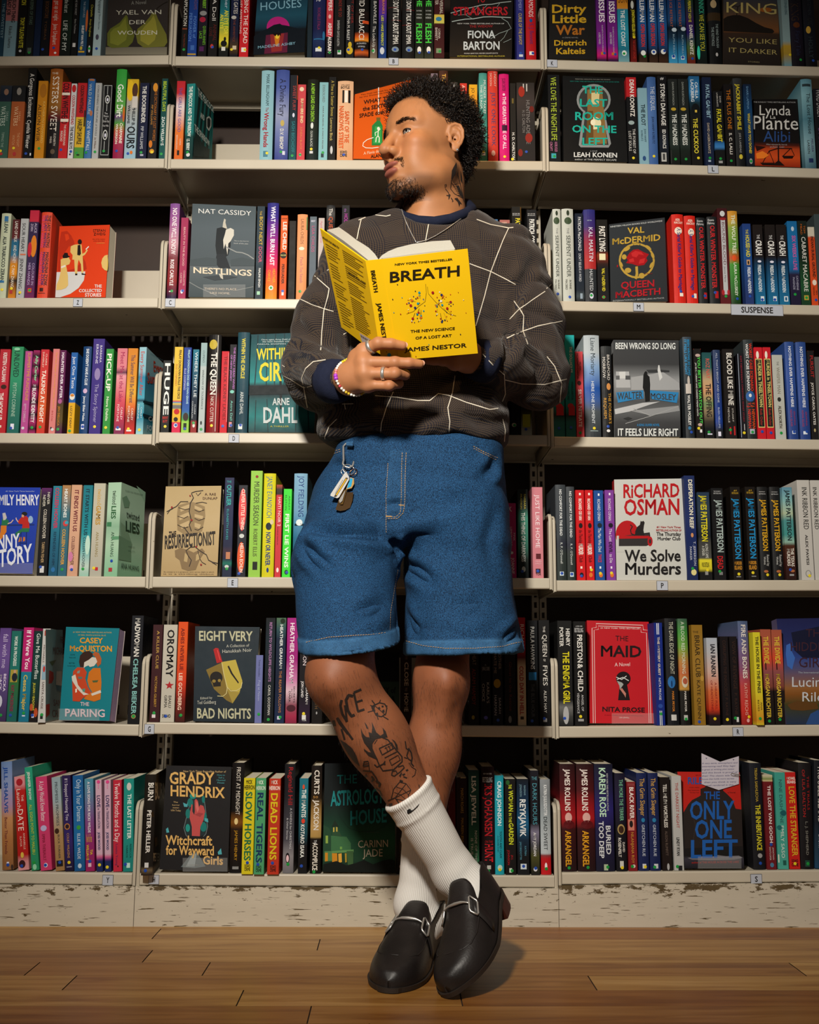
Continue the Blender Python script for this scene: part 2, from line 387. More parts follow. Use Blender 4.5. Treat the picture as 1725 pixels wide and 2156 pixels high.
for a in ((829, 129, 21, 15, 'B', 0, 1), (1163, 133, 22, 16, 'K', 0, 2), (1502, 356, 22, 17, 'L', 1, 2), (164, 637, 21, 17, 'Z', 2, 0),
          (358.5, 637, 22, 18, 'C', 2, 1), (1345, 646, 22, 18, 'M', 2, 2), (492.5, 923, 23, 18, 'D', 3, 1), (490, 1227, 23, 20, 'E', 4, 1),
          (1395, 1233, 23, 20, 'P', 4, 2), (314.5, 1535, 22, 21, 'G', 5, 1), (1554.5, 1541, 22, 19, 'R', 5, 2), (227, 1853, 24, 22, 'Y', 6, 0),
          (324, 1852, 23, 20, 'H', 6, 1), (1593, 1851, 23, 21, 'S', 6, 2)):
 letter_tag(*a, 'white square tag lettered %s on the lip of the %s shelf, %s bay' % (a[4], ROWN[a[5]], BAYN[a[6]]))
letter_tag(1594.5, 652, 109, 22, 'SUSPENSE', 2, 2, 'long white tag reading SUSPENSE on the third shelf lip, right bay', 'shelf_section_tag', 'shelf section tags')
letter_tag(-4, 923, 18, 17, 'X', 3, 0, 'blank pale tag cut off at the left edge, fourth shelf lip', 'shelf_letter_tag') if False else None

# ================================================================= books
# one line per book: left right top [options] | cover colours | lettering ; marks | cover colour / lettering colour
SPINES = r'''
@0 0 0 0 2.974
-14 16 -290|1f4258|THE SWEETEST~8fb3c4~20~240~.3~.8|slate blue/pale
18 93 -300|b8767a@100,b8767a@130,7fa3b2@132|SUCH THING~222~0~140~.5~.8~b;EASY JOB~222~0~95~.1~.4~b;Kikuko Tsumura~444~165~300~.35~.62|pink and pale blue/dark
97 153 -280|111|TONY TULATHIMUTTE~c9c531~110~300~.3~.75~b;ON~c9c531~0~32~.3~.8~b;.w~320~.5|black/yellow
155 203 -270|15191a|KEEPER OF STARS~5f7a6a~0~155~.3~.7;%r~4d5b52~300~330~.3~.8;.g~330~.55|black/grey green
205 246 -290|10213f||dark navy/no
249 303 -275|0d0d14|BOOKSTORE~6b4424~10~115~.3~.7;TOBIAS~5a3c22~130~250~.35~.6;.b~310~.3|black/brown
306 368 -300|c8321e|get up at night~f0d8cc~5~130~.3~.75;Jane Urquhart~f0d8cc~150~280~.3~.72;.b~300~.45;%o~eee~325~338~.5~.75|bright red/white
372 438 -290|0c0f0d@0,13251c@180,0c0f0d@345|the lost art~cfd6cf~0~80~.2~.6;LIFE OF MY~cfd6cf~130~320~.2~.6|black floral/white
441 481 -260|0b0b0c|HE YEAR WORST~999~0~95~.3~.6;Gene Trachtman~aaa~120~210~.35~.6;%r~ccc~270~295~.25~.7|black/grey
484 538 -300|123a55@0,1c4b66@150,20406a@340|THE CREATURES~9ab~10~110~.4~.62;SHELBY VAN PELT~e5e8e6~160~290~.35~.6~b;%o~c8642a~60~200~.75~1;%o~c9b23a~290~315~.25~.55;%r~d8a820~320~330~.1~.8|deep blue patterned/white
541 573 -290|0d100e|Chrysalis~b9b23a~30~105~.4~.8;Anuja Varghese~b9b23a~120~230~.3~.65;.g~305~.5;%o~ccc~285~330~.3~.7|black/mustard
577 628 -280|9fb6bb|the big book of~38474c~5~80~.4~.6;Exceptional Short Stories~38474c~0~185~.55~.75;%o~445~215~250~.3~.7;.b~305~.5|pale blue grey/dark
@0 1 360 0 3.92
80 128 -380|14120f|APPLICATION~e8e4da~-10~215~.25~.8;%r~7a3a22~232~245~.1~.9;Your Name Here~8a3a22~280~390~.4~.65;.g~410~.5|black/white
132 208 -400|143a86|POWER of~5d8ad0~135~315~.55~.85;PERSUASION~5d8ad0~110~340~.1~.4;ADAMS~6a4a70~0~80~.55~.9;%r~3a62a8~375~415~.35~.75;%r~b8912e~443~455~.05~.95|royal blue/light blue
217 290 -380|151019@0,1a1322@180,0f0c10@450|HERBERT~7ab82e~-30~70~.4~.75~b;%o~8a8a8a~90~130~.1~.9;%o~a31c3a~140~185~.1~.8;QUEEN ANNE'S~6fb82a~215~370~.55~.85;LACE~6fb82a~260~320~.15~.45;%r~4a1a50~385~425~.2~.7|black flowered/lime green
302 378 -400|0f0d0d|A Doll~d8d5cf~-10~170~.35~.75;ANIMAL~5a1c18~200~340~.5~.85;LOVE~5a1c18~230~300~.1~.4;%o~b83228~365~400~.25~.6;.b~390~.5|black/white handwritten
391 470 -390|0f3f4a@-100,1d6f78@100,6f9a42@200,d0c02e@300,d9cf3a@350,101510@400,0c0f0d@456|cher~bcd~-40~70~.5~.85;AN EYE FOR~e8dc3a~85~285~.5~.9~b;AN EYE~e8dc3a~120~240~.08~.42~b;%o~0b0d0b~305~340~.5~.75;%o~0b0d0b~335~385~.2~.85;%r~d8d8d0~388~420~.3~.7|teal and yellow/yellow
481 551 -400|121a3a@0,10142c@300,4a3414@400,0f0d14@456|THREE GATES~dcd6cc~-90~115~.35~.8;THE ARMISTICE~7a3a28~160~345~.35~.6;%o~b4b0a8~130~160~.1~.7;.y~410~.25;%r~c9b99a~378~410~.35~.8|midnight blue/cream
560 636 -390|c01a22|DISTURBING THE DEAD~f2ece4~-170~358~.42~.85;KELLEY ARMSTRONG~e8d4d0~-40~278~.0~.2;%r~e6e0d8~393~430~.25~.75;.y~412~.65|scarlet/white
1122 1162 -380|16252e||dark slate/no
1166 1268 -400 h|1b2250@0,161b44@240,1a2c56@320,14183a@456|98~ddd~-30~12~.2~.6~u;ROCHELLE STALLA~8a2a5a~65~245~.38~.6;%o~2a6f9a~255~330~.8~1;%r~2c6f9c~318~326~.1~.9;%r~d6dade~395~425~.25~.75;.y~395~.55|indigo/magenta
1278 1334 -380|c23a44@290,c23a44@300,1a1316@306,16121a@456|WHISPERS~f0dcd8~-120~90~.3~.8~b;%o~e9b8b4~120~155~.3~.7;ASHLEY AUDRAIN~f4ece8~190~435~.3~.78~b;.g~435~.55|coral red and black/white
1344 1430 -370|131313|MADE ME DO~8a2a22~-10~140~.4~.7;BARBARA GAYLE AUSTIN~b8b8b4~170~380~.3~.52;%r~cfd4ce~415~450~.35~.7;.g~425~.5|matte black/dull red
1441 1508 -350|17181b|OUT OF HER~8a2420~-60~195~.62~.9;SAMANTHA M. BAILEY~dcdad4~45~335~.15~.48;%o~c9a822~345~395~.3~.75;%o~c9a822~385~450~.1~.9;.b~412~.35|black with yellow hooded figure/white
@0 1 740 0 3.92
26 140 -400 h|0a0808@80,1a0c08@110,0a0808@260,c8541a@300,e08a24@330,0c0808@345,120a06@400,c2561c@430,281008@465|DAVID BALDACCI~e8e4dc~-100~325~.3~.68;A CALAMITY~ddd~352~364~.15~.85~u;OF SOULS~ddd~378~390~.25~.75~u;%r~c2481c~170~195~.55~1;.b~410~.55|black and flame orange/white
154 212 -370 h|1a1c20@0,1b1d20@300,5a4a40@400,7a6a58@465|BANVILLE~d8d6d0~10~195~.45~.85;The Lock-Up~d8d6d0~215~390~.35~.75;%o~b8c2b2~398~440~.3~.7;.g~420~.4|charcoal/white
222 288 -390|6a2a80@0,4a2a90@120,1f2a6a@200,1a3a78@465|BANKS~e08a3a~0~115~.45~.72;LIES MAKE PERFECT~c8cc2e~130~380~.35~.62~b;%o~c9ccd2~390~450~.2~.75|purple and blue/yellow
300 408 -390 h|141313|WE DON'T TALK ABOUT EMMA~e2dfd8~-40~365~.4~.8~b;%r~7a1a16~60~63~.0~.7;%r~7a1a16~165~168~.3~1;%o~7a8a98~385~430~.3~.85;.b~410~.55|black with red scratches, left copy/slanted white
418 520 -390 h|141313|WE DON'T TALK ABOUT EMMA~e2dfd8~-40~365~.35~.72~b;%r~7a1a16~80~83~.3~1;%r~7a1a16~205~208~.0~.7;%o~7a8a98~385~430~.3~.85;.b~415~.55|black with red scratches, right copy/slanted white
526 598 -390|14160f@0,22241a@200,12130e@380,2c3024@465|THE~4cd84a~-60~55~.2~.75~b;18 STORIES~cfd2cc~85~95~.15~.75~u;OF MODERN~cfd2cc~115~127~.15~.75~u;HORROR~cfd2cc~140~155~.15~.75~u;FLESH~4cd84a~195~355~.15~.75~b;%o~e8e4dc~385~440~.25~.7;.b~435~.5|dark mossy, left copy/neon green
602 678 -390|14160f@0,22241a@200,12130e@380,2c3024@465|THE~4cd84a~-60~55~.2~.75~b;18 STORIES~cfd2cc~85~95~.15~.75~u;OF MODERN~cfd2cc~115~127~.15~.75~u;HORROR~cfd2cc~140~155~.15~.75~u;FLESH~4cd84a~195~355~.15~.75~b;%o~e8e4dc~385~440~.25~.7;.b~433~.5|dark mossy, right copy/neon green
684 768 -370 s-3|3a1014@110,3a1014@118,d0b44a@122,c9c45a@190,3a1014@196,3c1216@465|CONTROVERSIAL~dccfc0~-130~115~.55~.85;MATTER~dccfc0~-60~40~.1~.4;%o~2f7aa0~140~175~.15~.75;LORNA~dcd0c4~240~320~.4~.6;BARRETT~dcd0c4~230~335~.1~.32;%r~7a8a6a~400~440~.2~.7;.g~425~.55|maroon with a picture band/cream
1366 1430 -380|2c2f78|EMERY~8f94c8~0~90~.3~.7;CURSE OF THE SAVOY~d8b84a~110~370~.3~.7;.b~440~.5;%r~c8ccd8~450~470~.3~.8|violet blue/gold
1446 1528 -390 h|b3161e|ICE ON DIAMONDS~f2dcd8~-170~140~.3~.75;%o~1c4a8a~155~185~.35~.65;S. J. Bennett~5a2a6a~195~365~.35~.75;%r~e8e4dc~425~455~.3~.75;.b~440~.65|crimson/white
@0 2 1130 0 2.899
372 430 -280|4a1a66@0,6a1d7a@150,7a1f8a@280,c01a6a@340,3a1240@365|ISSUES~e9e2ea~0~135~.3~.85~b;ELIZABETH McCULLOUGH KEENAN~c9b8d0~155~315~.55~.68;& GREG WANDS~d8cce0~200~270~.2~.4;%r~c8701e~318~335~.4~.75;.b~325~.75|violet, left copy/white stencil
440 500 -280|4a1a66@0,6a1d7a@150,7a1f8a@280,c01a6a@340,3a1240@365|ISSUES~e9e2ea~10~140~.2~.75~b;ELIZABETH McCULLOUGH KEENAN~c9b8d0~165~325~.5~.63;& GREG WANDS~d8cce0~200~270~.2~.4;%r~c8701e~322~338~.35~.7;.b~332~.7|violet, right copy/white stencil
503 569 -290|c07a1e@0,d08c2a@50,1f7f98@58,2a93ac@200,1c6f86@300,6fa0a8@370|SUN~5a3a16~-30~18~.1~.9~u;THE LOST COAST~e6eff0~62~285~.3~.65~b;%o~dfe8e4~308~342~.3~.75;.g~328~.5|teal with an orange top/white
578 615 -260|17120f@0,15100e@225,3a0f0c@240,6a1512@372|JONATHAN KELLERMAN~d8cf2e~60~225~.35~.8~b;.y~228~.6;THE GHOST ORCHID~b83028~245~360~.4~.75;%o~c8ccc4~5~55~.2~.7|black and dark red/yellow
629 679 -280|173a6a@0,1f5a9a@150,1a3f70@280,241a14@330,3a2418@372|KELLERMAN~e9eef2~-30~135~.25~.75~b;OPEN SEASON~d8362a~148~285~.3~.75~b;%o~e8ece8~308~340~.2~.8;.g~345~.65|blue thriller, first of three/white and red
692 744 -280|173a6a@0,1f5a9a@150,1a3f70@280,241a14@330,3a2418@372|KELLERMAN~e9eef2~-30~133~.2~.7~b;OPEN SEASON~d8362a~143~280~.25~.7~b;%o~e8ece8~303~335~.2~.8;.b~318~.5|blue thriller, second of three/white and red
750 806 -280|173a6a@0,1f5a9a@150,1a3f70@280,241a14@330,3a2418@372|KELLERMAN~e9eef2~-30~132~.2~.65~b;OPEN SEASON~d8362a~141~278~.25~.65~b;%o~e8ece8~300~332~.2~.75;.b~312~.6|blue thriller, third of three/white and red
812 864 -280|13366a@0,1d4a7a@120,0c1a28@170,16324a@230,2a7fb0@330,3a9acb@375|THE ICE RETREAT~b8623a~-40~165~.25~.55;RUTH KELLY~9fc4d8~210~340~.5~.7;%o~c9dce8~170~195~.4~1;.b~345~.5;%r~d8e6ee~338~360~.3~.7|icy blue, left copy/rust
868 920 -280|13366a@0,1d4a7a@120,0c1a28@170,16324a@230,2a7fb0@330,3a9acb@375|THE ICE RETREAT~b8623a~-40~165~.2~.5;RUTH KELLY~9fc4d8~215~345~.45~.65;%o~c9dce8~165~190~.4~1;.b~352~.5;%r~d8e6ee~343~365~.3~.7|icy blue, right copy/rust
925 972 -270|1f3a2a@0,3a1f5a@130,2a1a6a@200,4a6a3a@290,6a2418@372|PERFECT HOME~d9d23a~5~135~.3~.65~b;DANIEL KENITZ~eceadf~153~335~.35~.75~b;.b~358~.6|purple and green/white and yellow
984 1044 -290|0c1a1a@0,0e2a28@250,0d1614@375|McKENNICK~3fbf9a~-60~85~.35~.85;WE CAN SEE YOU~d3d23a~90~310~.35~.8;%o~2fd0b0~280~365~.0~.3|black with a teal streak/yellow green
1062 1138 -290 h|12171a@70,12171a@74,3a2c1a@78,3a2c1a@122,14171a@126,0d0f10@375|THE WIND THROUGH~9aa~145~290~.55~.75;THE KEYHOLE~9aa~165~280~.2~.4;%o~b8a27a~0~50~.2~.7;%o~bbb~322~345~.45~.65|dark slate with a brown band/grey
1514 1560 -270 s6|7f9aa0@0,8aa6aa@250,b8962e@280,a88c34@330,6f9aa6@400|STEPHEN KING~3a5a68~0~90~.4~.75;.y~335~.8|pale teal and mustard/dark
1566 1640 -290 h s5|15131c@0,1a1526@200,120f16@400|KING~3a2a20~20~125~.1~.7;STEPHEN~2c2430~0~60~.7~.95;%o~5a2f16~135~170~.2~.75;Fairy Tale~262a44~190~340~.35~.7;.g~365~.65|blackish purple/dim brown
1648 1718 -290 h s5|12141c@0,141824@200,0e0e12@400|STEPHEN~2a3038~0~90~.4~.7;%o~c8a040~160~205~.15~.55;HOLLY~2e3a40~225~355~.3~.65;KING~2a2c2c~110~155~.3~.75;.b~370~.6|black with a small yellow lantern/dim grey
@1 0 0 130 4.107
-40 62 205|2a3038@205,152232@290,1a2030@343,35584c@346,35584c@840|SARAH~8aa398~430~510~.65~.85;WATERS~b9c9bd~385~555~.2~.6;TIPPING THE~8fa89a~610~740~.4~.6;%o~8a6a58~235~290~.35~.75;.y~772~.4;%o~a33~785~810~.3~.6|sea green photo-topped/pale
66 183 205|17191c@205,1c1c1e@343,a4552c@346,a4552c@840|SARAH~d89a6a~430~510~.6~.75;WATERS~e3b98f~388~555~.25~.55;THE NIGHT~d89a6a~615~735~.6~.78;WATCH~d89a6a~635~720~.25~.43;%o~8a8680~225~290~.35~.7;.y~748~.4;%o~a33~780~815~.35~.6|burnt orange photo-topped/pale
196 270 55|0f0f10|A Gorgeous Excitement~e8e6e0~105~480~.25~.75;Cynthia Weiner~e8e6e0~505~750~.25~.7;.b~795~.35;%r~ddd~790~812~.8~.95|tall black/white
291 374 165|c07d16|KATHERYN HOWARD~e4b95c~345~705~.62~.85;ALISON WEIR~3a2814~370~690~.12~.48;%o~a86a18~190~310~.2~.9;.g~750~.5|golden orange/dark and pale
388 497 58 h|8a4a16@60,a0601e@200,8a5a20@380,5a1a1c@470,1a1416@520,131012@835|THE~efe2cc~92~108~.15~.65~u;SISTERS SWEET~efe6d8~128~600~.25~.75;ELIZABETH~d8cfc4~620~725~.6~.75;WEISS~d8cfc4~645~705~.3~.45;%o~5a4a3a~755~800~.4~.75|amber to black/large white
500 577 175|b81f24|COLSON WHITEHEAD~2a1214~185~535~.15~.8~b;%r~e8dccc~268~290~.05~.95;%r~e8dccc~495~520~.05~.95;THE UNDERGROUND~eadfd4~545~725~.5~.72;RAILROAD~eadfd4~600~690~.15~.4;.b~762~.3|vivid red/black
582 629 188|c9c9cb@200,c9c9cb@835|COLSON WHITEHEAD~b01f24~290~545~.3~.8~b;THE NICKEL BOYS~1c1a1c~560~755~.25~.8~b;%o~b81f24~200~265~.1~.9;.b~777~.6;%r~222~795~808~.3~.6|white/red and black
636 718 183|b51f24@470,b51f24@478,cfa82c@480,cfa82c@738,4f8f3a@742,4f8f3a@835|COLSON WHITEHEAD~201416~205~445~.35~.7~b;HARLEM SHUFFLE~1f1a14~500~715~.25~.7~b;%r~1a1a1a~420~560~.85~1;.g~790~.3;%r~1a2a1a~800~812~.3~.6|red, yellow and green/black
723 784 145 h|2a5f9c@150,2f66a6@500,3a6a9c@835|WILD FAILURE~c2c9c4~190~455~.2~.6;ZOE WHITTALL~d9e2ea~510~770~.25~.7;%r~a86a3a~150~165~.2~.9;%o~a86a4a~420~470~.5~.9;.g~785~.3|sky blue with vines/pale
791 847 183|a9abab|CONCERNING THE FUTURE of SOULS~4a4f54~205~640~.35~.62;Joy Williams~6a4a3a~655~750~.3~.6;.g~780~.5|light grey/thin dark
862 945 200|121214|The~ccc~440~455~.25~.6~u;Picture~ccc~462~480~.2~.7~u;of~ccc~488~500~.35~.55~u;Dorian Gray~ccc~505~525~.15~.8~u;Oscar Wilde~ccc~545~562~.15~.75~u;%r~c9ccc9~205~209~.1~.9;%r~c9ccc9~805~809~.1~.9;%r~c9ccc9~205~809~.08~.11;%r~c9ccc9~205~809~.87~.9;%o~c9ccc9~290~365~.25~.75;%o~121214~300~355~.33~.67;%o~dde~315~345~.42~.6;%o~c9ccc9~590~680~.2~.7;%o~121214~600~670~.28~.62;%o~dde~620~655~.38~.55;%r~bfc4c2~215~285~.45~.5;%r~bfc4c2~370~430~.45~.5;%r~bfc4c2~690~770~.4~.45;.g~775~.4|black with ornate silver feathers/silver
970 1058 62 h|2f9a3a@65,3a9a40@200,5fa048@420,6a3a7a@470,4f9440@530,b34a3a@600,9c2a4a@700,8a1f44@835|Good Dirt~e9f0e2~195~480~.2~.75~b;CHARMAINE~f0e8d8~530~705~.6~.85~b;WILKERSON~f0e8d8~535~710~.2~.42~b;.b~772~.4;%o~c8641e~380~520~.8~1|bright green to magenta/white
1070 1170 150|c9a41e@150,d8b020@280,a8a49c@350,9fb0b8@560,8fb2c4@835|PHILLIP B.~252a30~390~555~.55~.8~b;WILLIAMS~252a30~375~535~.15~.35~b;OURS~14181c~560~750~.2~.85~b;%o~e0b81e~160~340~.0~.6;%o~4a2f22~185~310~.45~.95;%r~c9c4bc~300~400~.5~.95;.b~795~.35;%o~d8701e~770~800~.5~.75|yellow and pale blue portrait/black
1182 1263 183|141a36|THE BOOKBINDER~d8d8d4~210~530~.3~.7~b;PIP WILLIAMS~c8ccd2~560~755~.3~.6;.g~785~.45;%r~aab~800~815~.35~.7|navy/white
1274 1350 180|17161a|THE DICTIONARY OF LOST WORDS~b4691f~245~685~.5~.8;PIP WILLIAMS~c48a3a~375~545~.2~.4;%o~d08a2a~185~260~.3~.85;%o~c9701e~680~745~.1~.5;%o~c98a2a~755~795~.2~.75;.y~782~.5|black/amber
1372 1438 145|123f3e@150,16504c@835|BEAUTIFUL DAYS~a9c42e~170~430~.25~.75~b;ZACH WILLIAMS~d6dfda~475~725~.25~.7~b;.g~798~.4|dark teal/yellow and white
@1 1 340 130 3.75
97 165 152|b21f2a@155,b8242e@250,d9c9ca@350,d8b0a8@430,d9722e@540,d0601e@765|THE GIRLS ARE GOOD~4a4a9a~205~555~.3~.65;ILARIA~e9d0b8~610~660~.6~.75;BERNARDINI~e9d0b8~580~690~.2~.35;%r~1a1414~700~738~.35~.6|red, white and orange/blue
174 244 170 f420|1f7a78@170,1a6a68@560,16403e@590,14302e@765|THE PEACOCK AND THE SPARROW~dfe8e0~195~590~.3~.7~b;I.S. BERRY~dfe8e0~610~700~.25~.6~b;.g~715~.4;%o~ccc~720~750~.25~.7|teal open-sided/white
772 872 67 h|86b2bc|MARK BILLINGHAM~28444c~100~345~.4~.65;The~8a1f2a~360~395~.4~.62;Wrong Hands~9a1f2a~400~675~.3~.65~b;%r~4a7a8a~705~750~.3~.65;.y~722~.6|pale turquoise/dark red
890 995 62 h|39498a@65,4a5a9c@200,8f96b4@420,6a74a4@560,3a4484@765|A Divine Fury~17172c~135~430~.3~.75;%o~b8a25a~460~510~.4~.7;D.V. BISHOP~d9d6cc~530~690~.4~.65~b;.g~712~.5;%r~ccd~705~735~.6~.8|violet blue/black gothic
1002 1062 105|191c22@105,14202a@380,1a4a52@765|SWEET FURY~a83f3c~190~385~.4~.8;SASH BISCHOFF~2f7f86~470~715~.35~.75;%o~ccd~405~440~.4~.7;%r~d8643a~110~300~.94~1;.g~742~.5|black and teal/red
1066 1130 180|c24248|SUMMERS END~ead8a0~290~485~.4~.7~b;JUNEAU BLACK~d9824a~515~695~.4~.65;%o~e0c8a8~200~235~.2~.75;%o~e8e0d8~722~748~.3~.6;.g~735~.45|coral red/cream
1142 1230 138 h|16180f@140,1d241c@500,15201e@765|A NEW LEASE ON DEATH~8fc92e~170~470~.35~.65~b;OLIVIA BLACKE~c9ccc4~545~670~.35~.55;%o~d4d8d2~480~530~.35~.6;.y~690~.45;%r~ccc~705~725~.3~.6|blackish green/lime
1238 1309 162|7fb0b4|DISSOLVED~6a6f70~185~320~.35~.62;SARA BLAEDEL & MADS PEDER~5a3a3a~350~690~.4~.52;.g~718~.5;%r~2a3a3e~725~755~.3~.6|light teal/grey
1313 1372 120|12100f|A Time to Scatter Stones~b8a24a~150~430~.3~.7;Lawrence Block~c9b46a~445~625~.25~.6;%o~bbb~665~730~.3~.65|thin black/yellow script
1384 1508 150 h|d9ab84@150,dcae88@500,c99468@765|WILLIAM~2a1a12~178~190~.2~.75~u~;BOYLE~2a1a12~194~212~.2~.75~u~b;%r~14100e~225~325~.3~.42;%r~14100e~225~325~.68~.82;%r~e8e0d0~228~322~.45~.65;SAINT OF THE~d0561e~390~640~.48~.75~b;NARROWS STREET~d0561e~350~685~.12~.4~b;SOHO~24201e~703~722~.2~.65~u~b;CRIME~24201e~728~750~.2~.65~u~b;.b~735~.45|peach/orange
@1 1 720 130 3.75
702 757 92|7a6a74|%o~2a2226~95~140~.3~.9|mauve partly hidden by the curly hair/no
768 838 68 h|4a2a1c|TRACY C~d8a84a~95~270~.35~.75~b|brown peeking above the curly hair/gold
858 915 162|4a4640|FL~ddd~180~230~.3~.7~b|grey brown peeking above the curly hair/white
934 991 170|c03428|A CO~f0d8c8~185~290~.3~.7|red peeking above the curly hair/white
1008 1073 180|d8a41e@180,d88a1e@330,c8401e@450,b02a20@780|JO CALLAGHAN~5a3a12~205~480~.3~.65;.y~727~.55|yellow to red/brown
1087 1150 88 h|3f8a80@90,5aa096@250,2f7468@400,4a9488@560,2a7064@780|MURDER TAKES~d9e2dc~145~410~.55~.85;THE STAGE~d9e2dc~180~370~.15~.42;Colleen Cambridge~dde~520~660~.35~.6;.y~710~.5;%r~dde~710~740~.3~.75|sea green/white
1158 1236 72 h|c4372a|LINDSAY~e9b8a8~80~195~.62~.85;DICKSON~e9b8a8~90~190~.2~.4;JUST ONE LOOK~4a3f6a~240~665~.35~.75;%o~e0a898~700~745~.3~.7|red orange/violet
1248 1325 95 h|c8156a|JILLIAN CANTOR~6a1040~130~230~.3~.65;THE GREATEST LIE OF ALL~f0d4e0~275~690~.35~.68~b;%r~3a1030~500~545~.25~.8;%o~f0c8d8~250~270~.35~.6;.y~750~.5|hot pink/white
1334 1380 170|1c1a18|H. D. CARLTON~d4d2cc~560~775~.3~.7~b;%r~6a5a2a~290~330~.3~.6;.y~770~.3|thin black/white
1386 1530 165|2a2624@170,3a3230@300,262424@500,24201f@780|II~b4b0aa~175~235~.35~.6~u;HUNTING ADELINE~7f7a78~305~650~.52~.72;H. D. CARLTON~7f7a78~385~560~.3~.45;%o~9a2a1c~195~280~.1~.45;%o~8a261c~565~640~.45~.85;%o~6a1f18~350~400~.7~.95;%o~7a2218~690~750~.05~.3;.b~712~.5|wide grey with red roses/grey
@1 2 1130 130 2.899
77 150 80|101214|WE LOVE THE NIGHTLIFE~b4c83a~95~480~.25~.7;RACHEL KOLLER~c878a0~490~550~.5~.72;CROFT~c878a0~490~545~.1~.3;%r~3a9aa8~560~590~.2~.6;.g~578~.45|black narrow/yellow green
562 624 95|b41f24@205,b41f24@212,121214@216,101012@620|DEAN KOONTZ~ece6de~110~335~.35~.75~b;%o~9aa~360~385~.1~.7;THE FOREST OF~dcdad4~410~560~.5~.75;LOST SOULS~dcdad4~425~545~.1~.35;.y~588~.5|black with a red top/white
632 690 160|7fa6b4|THE PLOT~24343c~260~390~.3~.7~b;JEAN HANFF~3a5a66~410~490~.55~.75;KORELITZ~3a5a66~420~485~.2~.4;%o~2a4a7a~575~605~.3~.65|pale blue/dark
692 746 92 h|3a5c94@95,4a6ea8@300,3a5c94@620|THE SEQUEL~d0d8e4~150~300~.35~.8;JEAN HANFF KORELITZ~1c2c4a~335~500~.4~.65;.y~577~.5|denim blue/pale
756 812 88|131316@90,131316@400,141c28@500,121214@620|#~ddd~95~110~.3~.7~u;STORM DAMAGE~e0dfda~135~390~.3~.75~b;ED KOVACS~d6d6d2~415~530~.35~.7~b;%r~b4b4b0~555~610~.15~.7;%r~444~562~600~.3~.55|black/white
822 879 105|1f2322@105,1a201f@300,26302c@500,16201a@540,101210@622|DAWN KURTAGICH~9aa09a~125~265~.4~.6;THE MADNESS~d4d8d2~320~510~.3~.75~b;%o~b89a2e~280~300~.2~.75;.g~595~.5;%r~1a1a1a~540~622~.0~.1|charcoal, left copy/grey
883 945 105|1f2322@105,1a201f@300,26302c@500,16201a@540,101210@622|DAWN KURTAGICH~9aa09a~125~265~.35~.55;THE MADNESS~d4d8d2~320~510~.25~.7~b;%o~b89a2e~280~300~.15~.7;.g~595~.5;%r~1a1a1a~540~622~.9~1|charcoal, right copy/grey
951 1016 88|1f5a8a@90,2f7fb8@180,14303c@250,10181c@300,141414@350,141210@622|CAMILLA~dfe8ee~125~225~.55~.8~b;LACKBERG~dfe8ee~110~245~.15~.42~b;THE CUCKOO~d8c83a~345~560~.25~.65~b;%o~0c1216~255~320~.15~.9;%r~d8b84a~295~310~.45~.65;.y~588~.6|black with a blue lit house/yellow
1033 1088 95|14203c|FATAL GAMBIT~8fb4c8~140~345~.35~.75~b;DAVID LAGERCRANTZ~c8b8a0~375~560~.35~.6;.g~588~.5;%r~9ab~600~612~.3~.6|deep navy/light blue
1096 1155 180|131416@180,101214@480,2a6aa8@500,3a7ab8@520,121416@540,101010@630|DAVID~c8c6c0~210~250~.65~.8;LAGERCRANTZ~c8c6c0~190~275~.35~.5;FATAL GAMBIT~d8cc2e~290~490~.3~.75~b;.g~592~.5;%r~999~605~620~.3~.7|black with a blue strip/yellow
1164 1216 137|141112|THE PLUS ONE~c8741e~170~412~.3~.75;S. C. LALLI~dcd8d0~435~565~.4~.7~b;.g~605~.5|black/orange
1224 1278 100 h|2f3234@105,232628@300,141516@630|JACKRABBIT SMILE~d9c92e~135~415~.3~.7~b;JOE R. LANSDALE~aaa~435~555~.4~.6;%o~c8b83a~565~595~.3~.7|grey black/yellow
1286 1335 137|10203a@140,16406a@300,14284a@500,12161c@635|SHARI LAPENA~6a9ac4~150~290~.35~.6;WHAT HAVE YOU DONE?~d8c43a~315~560~.35~.65~b;.g~608~.5;%o~999~590~625~.3~.7|dark blue/yellow
1645 1712 105 h s4|5a8ea0@110,7fb0bc@200,4a7a8a@350,7fa8b4@500,3a5f70@660|The Lost House~24343c~190~440~.4~.75;MELISSA~4a3a6a~470~550~.6~.8;LARSEN~3a3a3a~480~560~.25~.45;%r~2a3a40~135~150~.1~.85;%r~1f2f5a~590~615~.3~.7|pale blue misty/dark
1718 1790 165 s4|15161c|WARD LARSEN~a8a8a8~170~335~.2~.75;DARK~5a3a6a~405~520~.2~.7|black at the right edge/grey
@2 0 0 420 4.107
-36 46 118 h|b8bfa4|CLEAN~2a3a3a~165~285~.4~.75~b;ALIA TRABUCCO ZERAN~2a3434~320~705~.35~.7~b;%r~2f6a9a~145~190~.35~.75;%r~2f6a9a~700~720~.1~.75;.y~780~.6|sage green/black
66 130 172|4a1a1c@175,5a1f22@330,1f5a7a@360,2a6a8a@480,c8801e@560,d88a20@640,1f1a16@700,c87a1e@840|LAND OF MILK~e8e2d8~190~370~.35~.75;AND HONEY~e8e2d8~395~550~.35~.75;C PAM ZHANG~efe4d0~570~760~.3~.7;.y~770~.45;%r~a33~785~815~.2~.6|marbled maroon, blue and amber/white
136 205 165|a9abad|SOUR HEART~1a1a1e~205~455~.25~.65;JENNY ZHANG~1a1a1e~510~770~.25~.65;%r~c86a4a~470~482~.2~.9;.y~805~.5;%r~222~815~822~.3~.5|light grey/handwritten black
